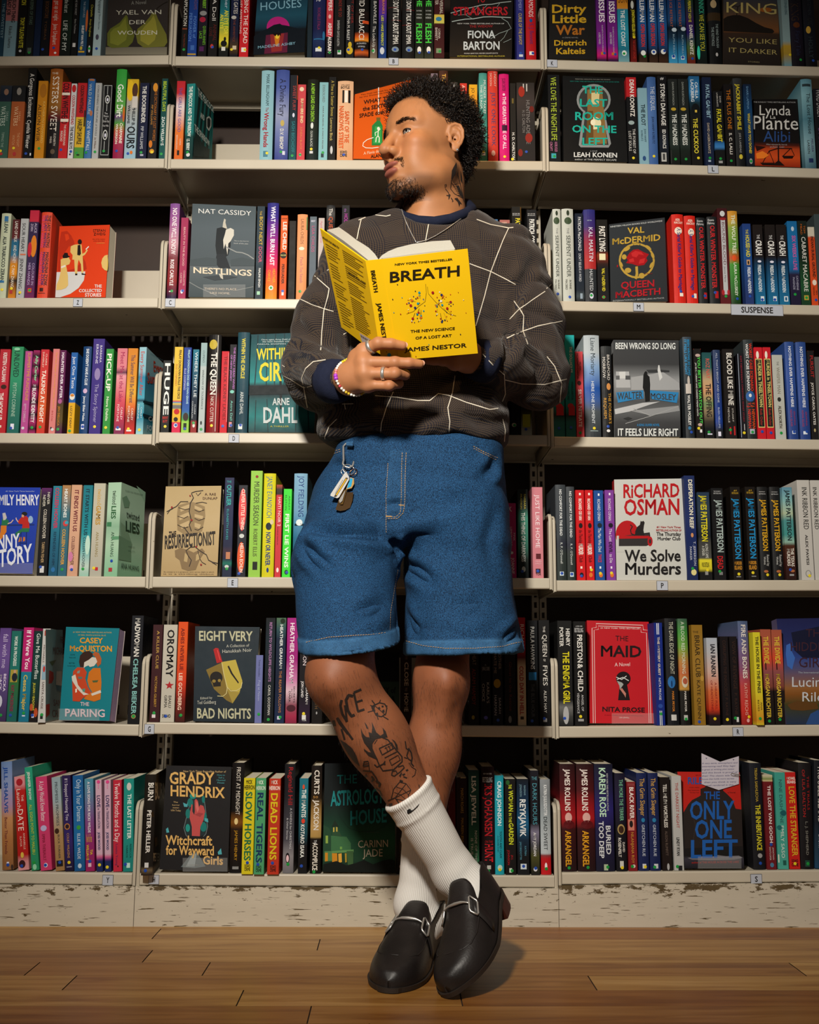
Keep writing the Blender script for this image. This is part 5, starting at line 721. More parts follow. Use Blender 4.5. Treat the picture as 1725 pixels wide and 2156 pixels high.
100 176 350|7a1c20@355,7a1c20@1120|BLACK RIVER~f0e4dc~395~665~.3~.75~b;NILANJANA ROY~c8943a~780~1045~.35~.65;%r~c87a6a~670~765~.05~.75;%o~1f1a1a~680~740~.2~.6;%r~8a3a3a~362~385~.1~.9;.g~1072~.4;%o~d8c8c0~1055~1085~.4~.75|deep red/white and gold
187 277 275 h|1a2450|The Grim Sleeper~d8a84a~320~640~.3~.75;%o~2a7aa8~658~695~.35~.7;GRETCHEN RUE~c8d0dc~715~985~.38~.65;.y~1075~.6;%r~c8ccd4~1050~1090~.35~.7|navy, left copy/gold
287 374 275 h|1a2450|The Grim Sleeper~d8a84a~318~638~.28~.73;%o~2a7aa8~658~695~.3~.68;GRETCHEN RUE~c8d0dc~715~985~.35~.62;.g~1078~.4;%r~c8ccd4~1050~1090~.35~.75|navy, right copy/gold
390 474 310|1a1412@315,201816@1120|TELL ME I'M WORTHLESS~dcd8d0~370~740~.3~.65~b;ALISON RUMFITT~6a5a50~770~980~.35~.6;%o~aaa~1045~1105~.45~.7|dark brown/slanted white
491 574 300|b4b4b2|THE DARKEST NIGHT~a83a34~355~745~.35~.65;LINDY RYAN~2a2a2c~825~980~.3~.6~b;%r~1f1f22~1065~1105~.4~.8;.g~1073~.3|white/red
1172 1273 190 h|1a1c24@195,17171a@1105|TRISHA SAKHLECHA~c8a83a~230~520~.4~.62;THE INHERITANCE~d8cc2e~545~935~.35~.75~b;%o~999~960~1000~.35~.75;.b~1045~.55|thick black/yellow
1285 1367 292|c8c0a0@295,7a8a4a@325,c8b88a@342,6a1c20@350,6a1c22@1105|THE LOST VAN GOGH~e8dcd8~380~870~.4~.7~b;JONATHAN~d8c8c4~910~1015~.62~.76;SANTLOFER~d8c8c4~905~1020~.3~.45;.b~885~.5;%o~4a7a9a~1040~1080~.3~.7|maroon with a landscape top/white
1380 1470 270 t1345|3f9a8c@275,4aa494@1108|NINE DASH LINE~2a5f60~330~705~.35~.65;EMILY SASO~dfe8e0~725~1000~.35~.65;%o~1a5a60~590~640~.4~.95;%o~1f6a6a~720~760~.0~.5;%r~c8d0c0~970~1040~.0~.12;%r~1f5a50~1020~1060~.45~.75|mint teal leaning/pale
1477 1569 268 t1432|c01f1c@272,c4221c@1108|MICHAEL~f0e0d4~308~330~.15~.95~u~b;SEARS~f0e0d4~338~362~.15~.95~u~b;LOVE THE STRANGER~d8a82a~390~985~.3~.8~b;SOHO~1f1616~1012~1035~.2~.8~u~b;CRIME~1f1616~1045~1070~.2~.8~u~b;.y~1048~.5|scarlet leaning/yellow
1577 1688 190 h t1550|1a171a@195,171416@1108|THE TRIALS~a82424~300~590~.6~.78;OF LILA DALTON~b02424~245~650~.25~.45;L. J. SHEPHERD~8a8880~690~975~.4~.58;%r~1f4a3a~1020~1075~.3~.65;.g~1048~.5|black near the right end/red
1697 1790 170 h t1685|14161c@175,141a24@700,1f3a50@1000,1a3f60@1108|TROUBLE ISLAND~ccc8c0~210~700~.3~.75;SHORT~a8b0b4~800~920~.3~.65|black and blue at the right end/white
'''
DOTC = {'b': '#1746a8', 'g': '#12933a', 'y': '#e0ca1c', 'w': '#c9ccd0'}
PAGES = mat('book_pages', '#d9cfb8', 0.85, noise=0.06, nscale=220)
STICK = mat_print('sticker_paper', 0.5)
rb = random.Random(11)
BOOKS = []          # (row, bay, x, empty, cover words, lettering words)
def grad(spec, dy):
 st = []
 for q in spec.split(','):
  c, _, y = q.partition('@'); st.append((float(y) if y else None, hexlin(c)))
 if len(st) == 1: return [(-1e9, st[0][1]), (1e9, st[0][1])]
 return st
def gcol(st, y):
 if y <= st[0][0]: return st[0][1]
 for (a, c), (b, d) in zip(st[:-1], st[1:]):
  if y <= b:
   t = (y-a)/max(1e-9, b-a); return tuple(c[i]+(d[i]-c[i])*t for i in range(4))
 return st[-1][1]
def spine_book(row, bay, ox, oy, s, line):
 geo, bg, items, desc = line.split('|')
 g = geo.split(); x0, x1, yt = (float(q) for q in g[:3])
 hard, setb, xt, D, fx = False, 0.008, None, None, None
 for q in g[3:]:
  if q == 'h': hard = True
  elif q[0] == 's': setb = float(q[1:])/1000*1.0+ (0.004 if float(q[1:]) > 0 else 0)
  elif q[0] == 't': xt = float(q[1:])
  elif q[0] == 'f': fx = float(q[1:])
 Y = setb+rb.uniform(0, 0.002)
 if D is None: D = rb.uniform(0.138, 0.15) if hard else rb.uniform(0.128, 0.14)
 px0, px1 = ox+x0/s, ox+x1/s
 zmid = 0.0
 lipy = (LIPS[row][bay][0][1]+LIPS[row][bay][1][1])/2
 X0, X1 = P(px0, lipy, Y)[0], P(px1, lipy, Y)[0]
 X0, X1 = max(X0, BAYX[bay][0]+0.0088), min(X1, BAYX[bay][1]-0.0088)
 xc = (X0+X1)/2; zb = max(shelf_z(row, bay, X0), shelf_z(row, bay, X1))+0.0006
 pyt = oy+yt/s
 lean = 0.0
 if xt is not None:
  q = P(ox+xt/s, pyt, Y); lean = (q[0]-X0)/(q[2]-zb)
 # keep the lean inside the leaning book, built upright then sheared by a real rotation
 ang = math.atan(lean); ca, sa = math.cos(ang), math.sin(ang)
 ztop = P(px0+(px1-px0)/2 if xt is None else ox+xt/s+(px1-px0)/2, pyt, Y)[2]
 w = X1-X0; h = (ztop-zb)/max(ca, 0.9)
 if abs(ang) > 1e-4: zb += abs(sa)*w*(1 if ang > 0 else 0)+0.0002
 piv = X0 if ang <= 0 else X0
 cy_, sy_ = 1.0, 0.0
 if fx is not None:      # a book turned so that its board shows as far as this sight line
  lo, hi = -0.6, 0.9
  for _ in range(30):
   m = (lo+hi)/2
   if P(ox+fx/s, pyt, Y+D*math.cos(m))[0] > X1+D*math.sin(m): lo = m
   else: hi = m
  cy_, sy_ = math.cos(lo), math.sin(lo)
 def W2(x, y, z):   # local (across, depth, up) -> world
  x, y = w+(x-w)*cy_+y*sy_, y*cy_-(x-w)*sy_
  return (piv+ca*x+sa*z, Y+y, zb-sa*x+ca*z)
 st = grad(bg, 0)
 def ycrop_of(z):   # crop y of local height z at the spine centre
  return (PX(W2(w/2, 0, z))[1]-oy)*s
 def z_of(yc):
  lo, hi = -0.1, 0.6
  for _ in range(22):
   m = (lo+hi)/2
   if ycrop_of(m) > yc: lo = m
   else: hi = m
  return (lo+hi)/2
 bul = min(0.0035, w*0.12) if hard else min(0.0008, w*0.05)
 def ysurf(u):
  if hard: return bul*(2*u-1)**2
  e = min(u, 1-u)*w
  return 0.0 if e > bul else bul*(1-e/bul)
 tk = 0.0024 if hard else 0.0009
 us = [0, .06, .15, .3, .5, .7, .85, .94, 1] if hard else [0, bul/w, 1-bul/w, 1]
 prof = [(0, D)]+[(u*w, ysurf(u)) for u in us]+[(w, D)]
 inn = [(w-tk, D)]+[(w-tk, bul+tk*1.2), (tk, bul+tk*1.2)]+[(tk, D)]
 lev = sorted(set([0.0, h]+[min(max(z_of(a), 0), h) for a, c in st if -1e8 < a < 1e8]))
 mb = MB(); n = len(prof); vs = []; cs = []; fs = []
 for z in lev:
  c = gcol(st, ycrop_of(z))
  for x, y in prof: vs.append(W2(x, y, z)); cs.append(c)
 for i in range(len(lev)-1):
  for j in range(n-1): fs.append((i*n+j, i*n+j+1, (i+1)*n+j+1, (i+1)*n+j))
 mb.add(vs, fs, cs)
 iw = hexlin('#cfc8b8')
 for z, top in ((0, 0), (h, 1)):
  c = gcol(st, ycrop_of(z)); op = [W2(x, y, z) for x, y in prof]; ip = [W2(x, y, z) for x, y in inn]
  pv = op+ip; m = len(pv); f = tuple(range(m)) if not top else tuple(range(m-1, -1, -1))
  mb.add(pv, [f], c)
 vi = [W2(x, y, z) for z in (0, h) for x, y in inn]; k = len(inn)
 mb.add(vi, [(j, j+1, k+j+1, k+j) for j in range(k-1)], iw)
 dots = []
 lay = 1
 for it in items.split(';'):
  if not it: continue
  q = it.split('~')
  if q[0][0] == '.' and q[0][1:] in 'bgywx' and len(q) == 3:
   if q[0][1:] != 'x': dots.append((q[0][1], float(q[1]), float(q[2])))
   continue
  off = 0.0004+lay*0.00006; lay += 1
  if q[0] in ('%r', '%o', '%s'):
   c = hexlin(q[1]); za, zc = z_of(float(q[3])), z_of(float(q[2])); u0, u1 = float(q[4]), float(q[5])
   za = max(za, 0.0); zc = min(zc, h)
   if zc <= za: continue
   if q[0] == '%r':
    nu = 5 if hard else 1
    v2 = [];
    for i in range(nu+1):
     u = u0+(u1-u0)*i/nu
     v2 += [W2(u*w, ysurf(u)-off, za), W2(u*w, ysurf(u)-off, zc)]
    mb.add(v2, [(2*i, 2*i+2, 2*i+3, 2*i+1) for i in range(nu)], c)
   else:
    um, zm, ur, zr = (u0+u1)/2, (za+zc)/2, (u1-u0)/2, (zc-za)/2
    pts = []
    kk = 10 if q[0] == '%s' else 14
    for i in range(kk):
     a = 2*math.pi*i/kk+math.pi/2; r = 1.0 if q[0] == '%o' or i % 2 == 0 else 0.42
     u = min(max(um+ur*r*math.cos(a), 0.005), 0.995); pts.append((u, zm+zr*r*math.sin(a)))
    v2 = [W2(um*w, ysurf(um)-off, zm)]+[W2(u*w, ysurf(u)-off, z) for u, z in pts]
    mb.add(v2, [(0, i+1, (i+1) % kk+1) for i in range(kk)], c)
   continue
  c = hexlin(q[1]); ya, yb = float(q[2]), float(q[3]); u0, u1 = (float(q[4]), float(q[5])) if len(q) > 5 else (.25, .75)
  fl_ = q[6:] ; up = 'u' in fl_; bold = 'b' in fl_
  za, zc = z_of(ya), z_of(yb)        # za is the upper one
  if not up:
   if za > h-0.002 and yt > 0: za = h-0.002
   def fn(a, b, za=za, zc=zc, u0=u0, u1=u1):
    u = u0+b*(u1-u0); uu = min(max(u, 0.02), 0.98)
    return W2(u*w, ysurf(uu)-off, za+(zc-za)*a)
  else:
   def fn(a, b, za=za, zc=zc, u0=u0, u1=u1):
    u = u0+a*(u1-u0); uu = min(max(u, 0.02), 0.98)
    return W2(u*w, ysurf(uu)-off, zc+(za-zc)*b)
  text(mb, q[0], fn, c, bold)
 cw, lw = desc.split('/')
 e = empty('book', W2(w/2, D/2, 0), '', 'book')
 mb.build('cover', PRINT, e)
 pb = MB(); i0 = 0.003 if hard else 0.0006
 lo = (tk+0.0003, bul+tk*1.4, i0); hi = (w-tk-0.0003, D-(0.004 if hard else 0.0008), h-i0)
 if hi[0] > lo[0]:
  pb.box(lo, hi, hexlin('#d9cfb8')); pb.v = [W2(*q) for q in pb.v]; pb.build('pages', PAGES, e)
 for k_, yc, u in dots:
  z = z_of(yc); r = min(0.0034, w*0.3); sb = MB(); off = 0.0005+lay*0.00006
  pts = [W2(u*w, ysurf(u)-off-0.0002, z)]
  for i in range(14):
   a = 2*math.pi*i/14; uu = min(max(u+r*math.cos(a)/w, 0.01), 0.99); pts.append(W2(uu*w, ysurf(uu)-off, z+r*math.sin(a)))
  sb.add(pts, [(0, i+1, (i+1) % 14+1) for i in range(14)], hexlin(DOTC[k_])); sb.build('price_sticker', STICK, e)['label'] = {'b': 'round blue', 'g': 'round green', 'y': 'round yellow', 'w': 'round white'}[k_]+' sticker'
 BOOKS.append([row, bay, xc, e, cw, lw, 0])
 return e, W2, w, h, D
SIDES = {}
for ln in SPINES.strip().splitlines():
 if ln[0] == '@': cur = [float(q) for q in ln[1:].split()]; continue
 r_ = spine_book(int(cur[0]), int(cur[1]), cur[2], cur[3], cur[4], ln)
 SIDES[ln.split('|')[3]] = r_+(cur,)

# books standing with the front cover out: corners top-left, top-right, bottom-right, bottom-left, then the printed matter
FACES = r'''
F 0 0 0 0 2.974|690,-230 1062,-230 1045,343 660,343|26|7|35302e@-200,332e2c@100,2a2523@285,24201c@293,6c675a@299,7d7867@343|charcoal with two pears/white|0
P 5d6324~672,210 690,180 722,160 752,140 775,110 790,92 800,105 806,150 832,190 842,225 830,265 800,295 700,300 672,285
P 757a2c~690,205 712,180 748,165 776,125 788,108 792,150 800,200 790,250 740,285 690,270
P 6a6a2a~850,215 862,180 900,150 935,110 955,78 975,80 990,120 1015,165 1042,215 1048,265 1030,292 900,298 862,270
P 8a8632~880,200 905,165 945,125 962,95 975,130 985,190 970,250 930,285 880,255
L 1f1a14~5~972,78 985,50 1020,25 1050,10
T A Novel~8a8a84~822~915~30~8~-6
T YAEL VAN~c9c8b8~726~1010~92~65~-4
T DER~c9c8b8~810~912~152~127~-2
T WOUDEN~c9c8b8~736~984~218~193~-2
F 0 1 360 0 3.92|735,-330 1155,-370 1103,428 680,452|30|8|10222e@-100,17384a@0,1d4a5c@150,143040@240,0c1016@270,0b0a0e@452|dark teal with a pink dome/pale blue|1c3440
E b01f74~885~225~95~88
P 0d141c~685,300 740,262 800,235 850,205 900,195 915,205 960,212 1010,225 1060,238 1108,240 1103,430 682,450
P 5a1a34~785,290 965,268 960,432 770,445
P 8a2a2a~820,285 935,275 915,420 830,430
P c8781e~850,285 905,280 885,380 865,380
E e8c83a~878~300~16~20
P 12080a~840,275 910,268 905,300 895,285 885,302 875,283 862,300 850,290
T HOUSES~7fb0c4~740~1078~88~22~-30
T MADELINE ASHBY~7fb0c4~718~1028~402~380~-36
F 0 1 740 0 3.92|830,-330 1340,-330 1325,478 810,468|28|6|191615@-100,161413@478|black with pale bare branches/red and white|0
L a8b4b0~6~1320,12 1240,20 1160,35 1080,40 1000,60 930,75 870,95 820,108
L a8b4b0~7~1318,145 1240,142 1160,138 1090,140 1010,155 940,158 880,168 830,178
L 9aa8a4~4~1240,150 1290,180 1320,235 1280,255 1220,275 1150,320
L 9aa8a4~3~1320,320 1280,340 1255,350
L 9aa8a4~3~1060,40 1000,100 940,120
L 9aa8a4~3~1120,45 1080,80 1050,120
L 9aa8a4~3~1000,155 940,120 880,125
L 9aa8a4~3~1230,20 1200,60 1220,100
L 9aa8a4~3~1290,255 1260,310 1230,340
T TO~a01f24~1035~1105~20~-30~0~b
T STRANGERS~b01f28~842~1292~125~60~-2~b
T NEW YORK TIMES BESTSELLING AUTHOR OF~c8c8c4~875~1262~200~189~0
T THE WIDOW~8a2024~975~1168~228~208~-2~b
T FIONA~c4ccce~962~1188~315~255~-2~b
T BARTON~c4ccce~926~1224~410~345~-2~b
T FIONA BARTON NEVER DISAPPOINTS!~c8c8c4~932~1210~446~436~-2
T INTERNATIONAL BESTSELLING AUTHOR~c8b83a~876~1268~468~458~0
F 0 2 1130 0 2.899|84,-240 354,-240 364,364 74,357|24|6|1b1a1a|black/yellow and orange|0
T Dirty~c49a24~95~305~78~30~-2~b
T Little~c49a24~97~305~140~92~-2~b
T War~a8641e~118~296~212~155~-2~b
T A CRIME NOVEL~888~158~255~233~226~0
T Dietrich~c49a24~108~305~278~246~-2~b
T Kalteis~c49a24~120~298~330~294~-2~b
F 0 2 1130 0 2.899|1140,-250 1462,-250 1490,402 1142,389|34|7|2a2c34@-200,3a3c44@0,4a4038@60,6a4a30@130,7a4c28@190,3a2a20@205,2e2722@260,211c1a@402|dusky sunset island/pale gold|0
P 1e1916~1142,115 1165,100 1200,92 1240,92 1290,110 1340,140 1390,165 1440,178 1452,192 1440,204 1142,190
L 1e1916~5~1222,95 1226,60 1230,40
L 1e1916~4~1228,40 1205,34 1190,48
L 1e1916~4~1230,40 1250,30 1262,42
E 9a5a24~1400~60~40~14
T KING~b8a868~1160~1465~76~12~12
T YOU LIKE~a89a60~1172~1468~256~228~14
T IT DARKER~a89a60~1175~1470~318~290~16
T STORIES~8a8060~1292~1362~380~372~4
F 1 1 720 130 3.75|104,257 590,128 560,775 92,766|26|5|cc5210@130,d2560f@500,cc5210@770|orange with a skeleton in a bottle/black|0 14
L e4dcd0~7~290,202 290,412
P 6a5a24~272,440 305,440 303,468 274,468
P 1f7a3a~276,466 302,466 322,505 322,660 236,660 238,505
P 2f9a4a~262,510 310,510 312,645 248,645
E dfe2d0~289~527~11~13
L dfe2d0~7~288,540 285,585 272,600 268,635
L dfe2d0~7~286,585 296,600 294,638
L dfe2d0~5~262,560 285,550 304,530
L dfe2d0~5~262,560 266,585
L e8dcd0~6~250,598 200,615 170,640 165,665 190,680 240,682 290,675
T WHAT TIME~2a140c~172~420~335~305~-42~b
T the SEXTON'S~2a140c~165~420~388~358~-44~b
T SPADE doth RUST~2a140c~138~440~442~412~-50~b
T You must not look for the~5a240c~150~400~265~255~-46
T by the Detective Herself~5a240c~140~410~285~276~-50
T A Flavia de Luce Novel~e8c8a8~172~430~735~712~-40
T ALAN~2a140c~228~310~760~735~-10~b
F 1 2 1130 130 2.899|160,86 534,99 556,612 165,604|30|6|151515|black with a keyhole doorway/turquoise|0
E 8c8f8e~349~232~104~96
P 8c8f8e~285,300 415,300 455,500 440,524 270,522 258,508
E 3a3a36~349~234~90~84
P 3a3a36~298,300 402,300 440,508 275,506
P 8a6a3a~310,170 400,165 412,300 430,500 312,504
P d8c890~335,190 385,185 380,260 335,260
E e4dcb0~355~375~40~38
P 6a4a22~312,300 345,300 348,500 300,500
E f4ecc8~345~370~15~18
T THE~22b09c~280~405~192~148~2~b
T LAST~22b09c~265~432~272~228~2~b
T ROOM~22b09c~236~468~355~308~0~b
T ON THE~22b09c~218~488~430~388~4~b
T LEFT~22b09c~280~435~508~465~0~b
T a novel~aaa~328~370~548~540~0
T LEAH KONEN~d8d8d4~228~492~580~553~4~b
T author of THE PERFECT ESCAPE~c8c8c4~234~488~600~590~5
T TERRIFYING, ADDICTIVE, FUN AND THE CRAVING~9a9a90~235~450~108~103~4
T NEW YORK TIMES BESTSELLING AUTHOR OF THE GOOD SISTER~1f8a7c~205~505~122~116~5
F 1 2 1130 130 2.899|1320,228 1594,228 1612,645 1334,634|20|8|141212@230,151212@490,4a1a10@508,b0401a@530,c84a1c@580,8a2410@640|black over fiery scales/white and blue|0
T THE SUNDAY TIMES BESTSELLING AUTHOR~aaa~1325~1582~250~242~2
T Lynda~d4d4d0~1362~1552~325~265~2
T La~d4d4d0~1427~1460~348~328~0
T Plante~d4d4d0~1322~1598~412~330~3
T Alibi~2a4a84~1385~1548~488~422~2
T When witnesses lie, how do~aaa~1402~1530~508~500~2
T you find the truth?~aaa~1425~1512~523~515~2
L 1f0e0a~8~1476,510 1478,612
L 1f0e0a~6~1420,545 1476,528 1560,530
L 1f0e0a~4~1420,545 1380,618
L 1f0e0a~4~1420,545 1450,618
L 1f0e0a~4~1550,530 1505,575
L 1f0e0a~4~1555,530 1575,572
P 1f0e0a~1498,574 1572,574 1562,590 1510,590
P 1f0e0a~1365,616 1455,616 1440,632 1380,630
P 1f0e0a~1440,632 1478,600 1515,634
P e87a24~1340,560 1380,545 1420,570 1390,590 1345,592
P 2a0e0a~1334,510 1400,520 1345,545
F 2 0 0 420 4.107|515,232 950,219 912,846 478,846|38|5|cf3a16@220,d23c16@846|orange with two yellow figures/white|c23814 -9
P c8c8c8~490,628 738,622 725,700 680,765 610,815 520,846 478,846
P b02c14~530,280 580,272 615,310 640,360 650,420 700,470 740,540 750,600 700,620 600,620 500,620 505,420
P cf3a16~560,300 590,300 600,340 570,360
P cf3a16~640,470 690,500 690,560 640,600 560,620 520,520 600,400
P d3b46a~612,405 640,392 668,388 705,390 712,470 735,458 750,430 760,440 735,478 715,490 722,630 705,640 700,560 680,520 672,560 668,640 648,640 642,520 625,520 628,480 608,455
P 1b1414~672,395 695,392 700,470 690,485 668,480
E 1b1414~690~366~18~22
P 1b1414~650,640 670,640 668,655 650,655
P 1b1414~706,636 742,646 740,652 706,650
L e4e4e0~8~742,432 768,406
P d3b46a~525,520 560,500 590,495 610,530 600,560 572,570 588,660 590,740 570,765 530,780 485,784 490,735 510,690 525,620 525,590
P dcd8cc~528,580 565,565 568,580 530,595
P 1b1414~540,490 560,460 585,462 590,485 608,492 580,506 545,508
E c8a84a~925~548~10~70
P d3b46a~932,478 905,485 885,510 876,548 884,588 905,610 924,616
T STEFAN~2a1a16~805~912~280~258~-2
T ZWEIG~2a1a16~810~910~310~288~-2
T One of the masters~5a1c10~800~908~346~338~-1
T of the short story~5a1c10~808~905~362~354~-1
T GUARDIAN~d3a04a~835~905~382~374~-1
T THE~dcd4d0~818~880~762~736~0~b
T COLLECTED~dcd4d0~683~880~802~776~-2~b
T STORIES~dcd4d0~735~876~840~812~-1~b
F 2 1 330 420 4.107|310,36 860,60 838,848 275,844|24|7|4a555a@40,525c62@250,4a5358@550,596064@572,4b5458@700,3c464a@845|grey with a perched pale figure/white|0
P 25292c~520,250 560,240 600,245 640,300 640,400 620,480 590,500 520,490 508,400 515,300
P 2a2e32~520,470 590,470 610,520 640,600 600,590 560,600 530,580 505,540
P b9b4a6~585,165 575,200 570,240 610,255 595,200 598,175
P c8c4b8~600,260 640,246 668,262 668,310 640,360 620,380 612,480 595,380 580,430 575,350 590,300
L 8a8d8c~10~600,410 640,430 690,455 740,460 790,480 840,515
L 7a7e7e~7~282,715 360,760 440,795 520,830
L 7a7e7e~6~836,755 760,770 690,785
P 3a4044~400,670 520,655 640,660 700,672 600,690 500,700
P b9b4a6~535,640 570,650 575,690 555,680
P 454e52~290,520 430,500 520,510 520,575 285,570
P 454e52~640,520 740,500 848,525 846,575 640,575
T NAT CASSIDY~d8d8d4~362~818~118~78~22
T This is the horror~b8bab8~668~798~362~352~4
T book of the year.~b8bab8~668~795~384~372~5
T NESTLINGS~d4c8b0~318~822~635~585~26~b
T THERE'S NO PLACE~c8b8a4~412~690~780~762~6
T LIKE HOME.~c8b8a4~462~636~815~798~6
F 2 2 1040 420 4.423|1075,232 1592,168 1620,950 1090,950|30|4|33373b@200,2c3033@950|charcoal with a red rose/gold and red|1a1c1e 7
E b9983f~1332~570~168~165
E 2f3336~1332~570~150~147
P 2f3336~1300,415 1332,455 1365,412 1365,480 1300,480
P b9983f~1318,625 1342,622 1346,700 1330,745 1312,735 1322,690
P a3161c~1235,545 1262,500 1300,468 1345,462 1395,490 1445,510 1420,545 1432,570 1400,610 1340,618 1290,600 1232,592 1250,565
P c42a2c~1280,500 1320,478 1375,490 1400,520 1350,510 1330,540 1290,530
P c42a2c~1260,560 1300,545 1310,580 1265,585
P c42a2c~1360,560 1410,545 1400,590 1350,600
E b9983f~1215~535~22~24
E b9983f~1250~660~30~24
E b9983f~1378~710~28~26
E b9983f~1240~462~34~15~-30
E b9983f~1440~450~34~15~40
E b9983f~1480~520~32~14~70
E b9983f~1470~610~32~14~-60
E b9983f~1185~600~30~12~60
E a3161c~1152~620~6~12
T NINETEEN MILLION BOOKS SOLD WORLDWIDE~b8bcbc~1085~1570~262~248~-56~b
T VAL~c8a43f~1245~1402~318~265~-12~b
T McDERMID~c8a43f~1105~1552~422~365~-42~b
T A Novel~8a2420~1402~1475~698~686~-4
T QUEEN~b01f2a~1185~1495~832~770~-22~b
T MACBETH~b01f2a~1135~1552~920~862~-38~b
T INTERNATIONALLY BESTSELLING AUTHOR~a8acac~1110~1588~952~938~-28
F 3 1 300 680 4.3125|985,105 1592,82 1560,996 962,992|26|5|0e3c44@90,12565a@300,178080@540,0c2a30@575,0a1c22@650,124a4e@700,157070@850,0c3438@996|teal forest reflected in water/yellow and white|0
L 0b2a30~10~1050,110 1040,300 1020,560
L 0b2a30~8~1120,100 1130,300 1125,565
L 0b2a30~9~1210,95 1195,330 1200,565
L 0b2a30~8~1290,95 1300,330 1285,565
L 0b2a30~7~1400,95 1390,330 1410,565
L 0b2a30~8~1500,95 1510,330 1490,565
L 0b2428~7~1030,700 1020,990
L 0b2428~7~1130,690 1140,990
L 0b2428~8~1400,690 1390,990
L 0b2428~8~1500,690 1510,990
P 081418~970,570 1575,560 1572,640 968,655
P 081418~1240,460 1262,450 1265,570 1245,572
P 081418~1245,650 1268,650 1262,780 1248,780
T Once again Arne Dahl shows why he is~c8d4d4~1080~1500~158~145~-6
T the best Swedish crime writer of all~c8d4d4~1090~1500~176~163~-6
T PASCAL ENGMAN~c8d4d4~1045~1300~198~188~-4
T WITHIN~d0c42e~1035~1340~335~238~-14~b
T THE~d0c42e~1375~1500~330~235~-4~b
T CIRCLE~d0c42e~1060~1480~525~365~-8~b
T ARNE~b8c0c0~1180~1335~745~685~-2~b
T DAHL~b8c0c0~1098~1408~905~770~0~b
T A THRILLER~b8b03a~1160~1330~946~932~0
F 3 2 1030 680 4.107|1076,146 1640,150 1658,986 1088,986|26|5|3c3e40@150,38393b@360,6a6c6e@440,8e9092@500,7a7c7e@580,4a4c4e@680,5a5c5e@760,3c3d3f@860,2e2f30@986|grey photographic with a lone man/white and blue|0
P a8aaac~1098,420 1210,420 1225,560 1100,560
P c4c6c6~1125,422 1180,420 1180,480 1128,480
P 5a5c5e~1098,455 1130,455 1130,490 1098,490
P 4a4c4e~1180,455 1222,455 1222,490 1180,490
P 9a9c9e~1230,470 1420,440 1500,420 1560,460 1646,520 1650,580 1230,580
P 323436~1360,405 1470,402 1560,410 1560,425 1380,430
P c8caca~1464,365 1474,365 1482,410 1500,470 1476,500 1458,410
P b4b6b8~1086,745 1330,690 1480,680 1380,710 1220,765 1092,790
P 8a8c8e~1220,760 1640,715 1650,760 1400,800
P 2c2d2e~1160,825 1205,812 1240,825 1200,842
L 9c9e9e~5~1250,740 1400,805
L 9c9e9e~5~1180,870 1400,805 1640,720
P 2a7ab0~1100,600 1335,582 1338,655 1270,660 1115,690
P 2a7ab0~1392,582 1640,600 1625,692 1398,655
T WALTER~3a3c3e~1110~1330~664~606~-14~b
T MOSLEY~3a3c3e~1398~1620~655~606~14~b
P 141516~1335,450 1345,425 1358,415 1370,428 1368,445 1388,465 1394,530 1392,600 1390,672 1352,680 1345,600 1330,560
T BEEN WRONG SO LONG~d4d8d6~1094~1612~224~172~2~b
T A KING OLIVER NOVEL~2a7ab0~1280~1476~892~872~0~b
T IT FEELS LIKE RIGHT~d4d8d6~1115~1636~974~914~2~b
F 4 0 0 960 4.3125|-120,283 368,287 294,1072 -190,1058|30|9|1434a0@290,17389f@600,123094@1070|bright blue with two seated friends/white|c8c8cc
P 122a6a~-150,628 312,618 312,630 -150,640
P 1f6a44~20,570 60,572 82,590 70,630 12,630
P b8b4b4~22,520 48,515 62,560 50,580 30,585
P c8721e~8,632 60,632 58,690 30,730 12,760 -10,750 4,690
P b02018~160,595 200,550 240,545 262,570 268,655 200,655 205,620 170,615
P 1f6a44~205,655 268,655 262,690 200,690 165,720 175,745 150,735 138,700
E 17130f~222~525~26~18
P c8966a~200,530 220,540 212,560 195,550
L d8b49a~8~70,615 100,605 120,580
L d8b49a~8~165,600 148,575 145,560
P c8721e~180,735 196,738 195,775 165,782
P c8721e~212,735 228,738 228,770 208,778
L 0e1f5a~7~192,690 180,825
L 0e1f5a~7~240,690 238,830
L 0e1f5a~5~186,790 238,790
E 8aa8c8~278~578~22~34
T #1 New York Times bestseller~b8c4e0~52~315~325~315~0
T EMILY HENRY~d4d8e4~-40~356~445~355~0~b
T FUNNY~d4d8e4~-130~178~860~740~-36~b
T STORY~d4d8e4~-60~290~1020~870~-70~b
F 4 1 290 960 4.423|262,284 780,278 740,1118 215,1121|34|6|ab9468@290,b39c72@600,a48b60@1120|tan with a rooted ribcage drawing/dark brown|ae9a76
P 8a7450~375,460 480,430 520,430 625,470 630,560 600,700 520,740 450,740 370,690 365,560
P b39c72~395,480 480,450 490,480 400,520
P b39c72~385,560 480,520 485,560 390,600
P b39c72~390,640 480,600 480,650 410,680
P b39c72~530,460 600,490 600,520 530,490
P b39c72~530,540 610,560 605,590 530,570
P b39c72~530,620 590,640 575,680 530,660
P 7a6444~345,880 400,855 480,880 520,900 600,860 625,890 580,960 540,1060 470,1070 410,1050 390,970 350,940
P ab9468~440,900 470,930 460,990 430,980
P ab9468~545,920 580,900 575,960 540,980
L 2a1f16~9~500,350 520,390 490,440 480,520 500,600 480,640 500,700
L 2a1f16~8~430,660 450,690 490,740
L 2a1f16~7~500,345 540,330 610,322
L 2a1f16~6~545,345 560,370 590,340
L 2a1f16~7~470,425 400,425 360,470 320,490 270,520
L 2a1f16~5~330,488 300,505 275,540
L 2a1f16~6~540,440 600,430 645,440
L 2a1f16~8~540,845 490,850 450,880 470,930 500,970 480,1030
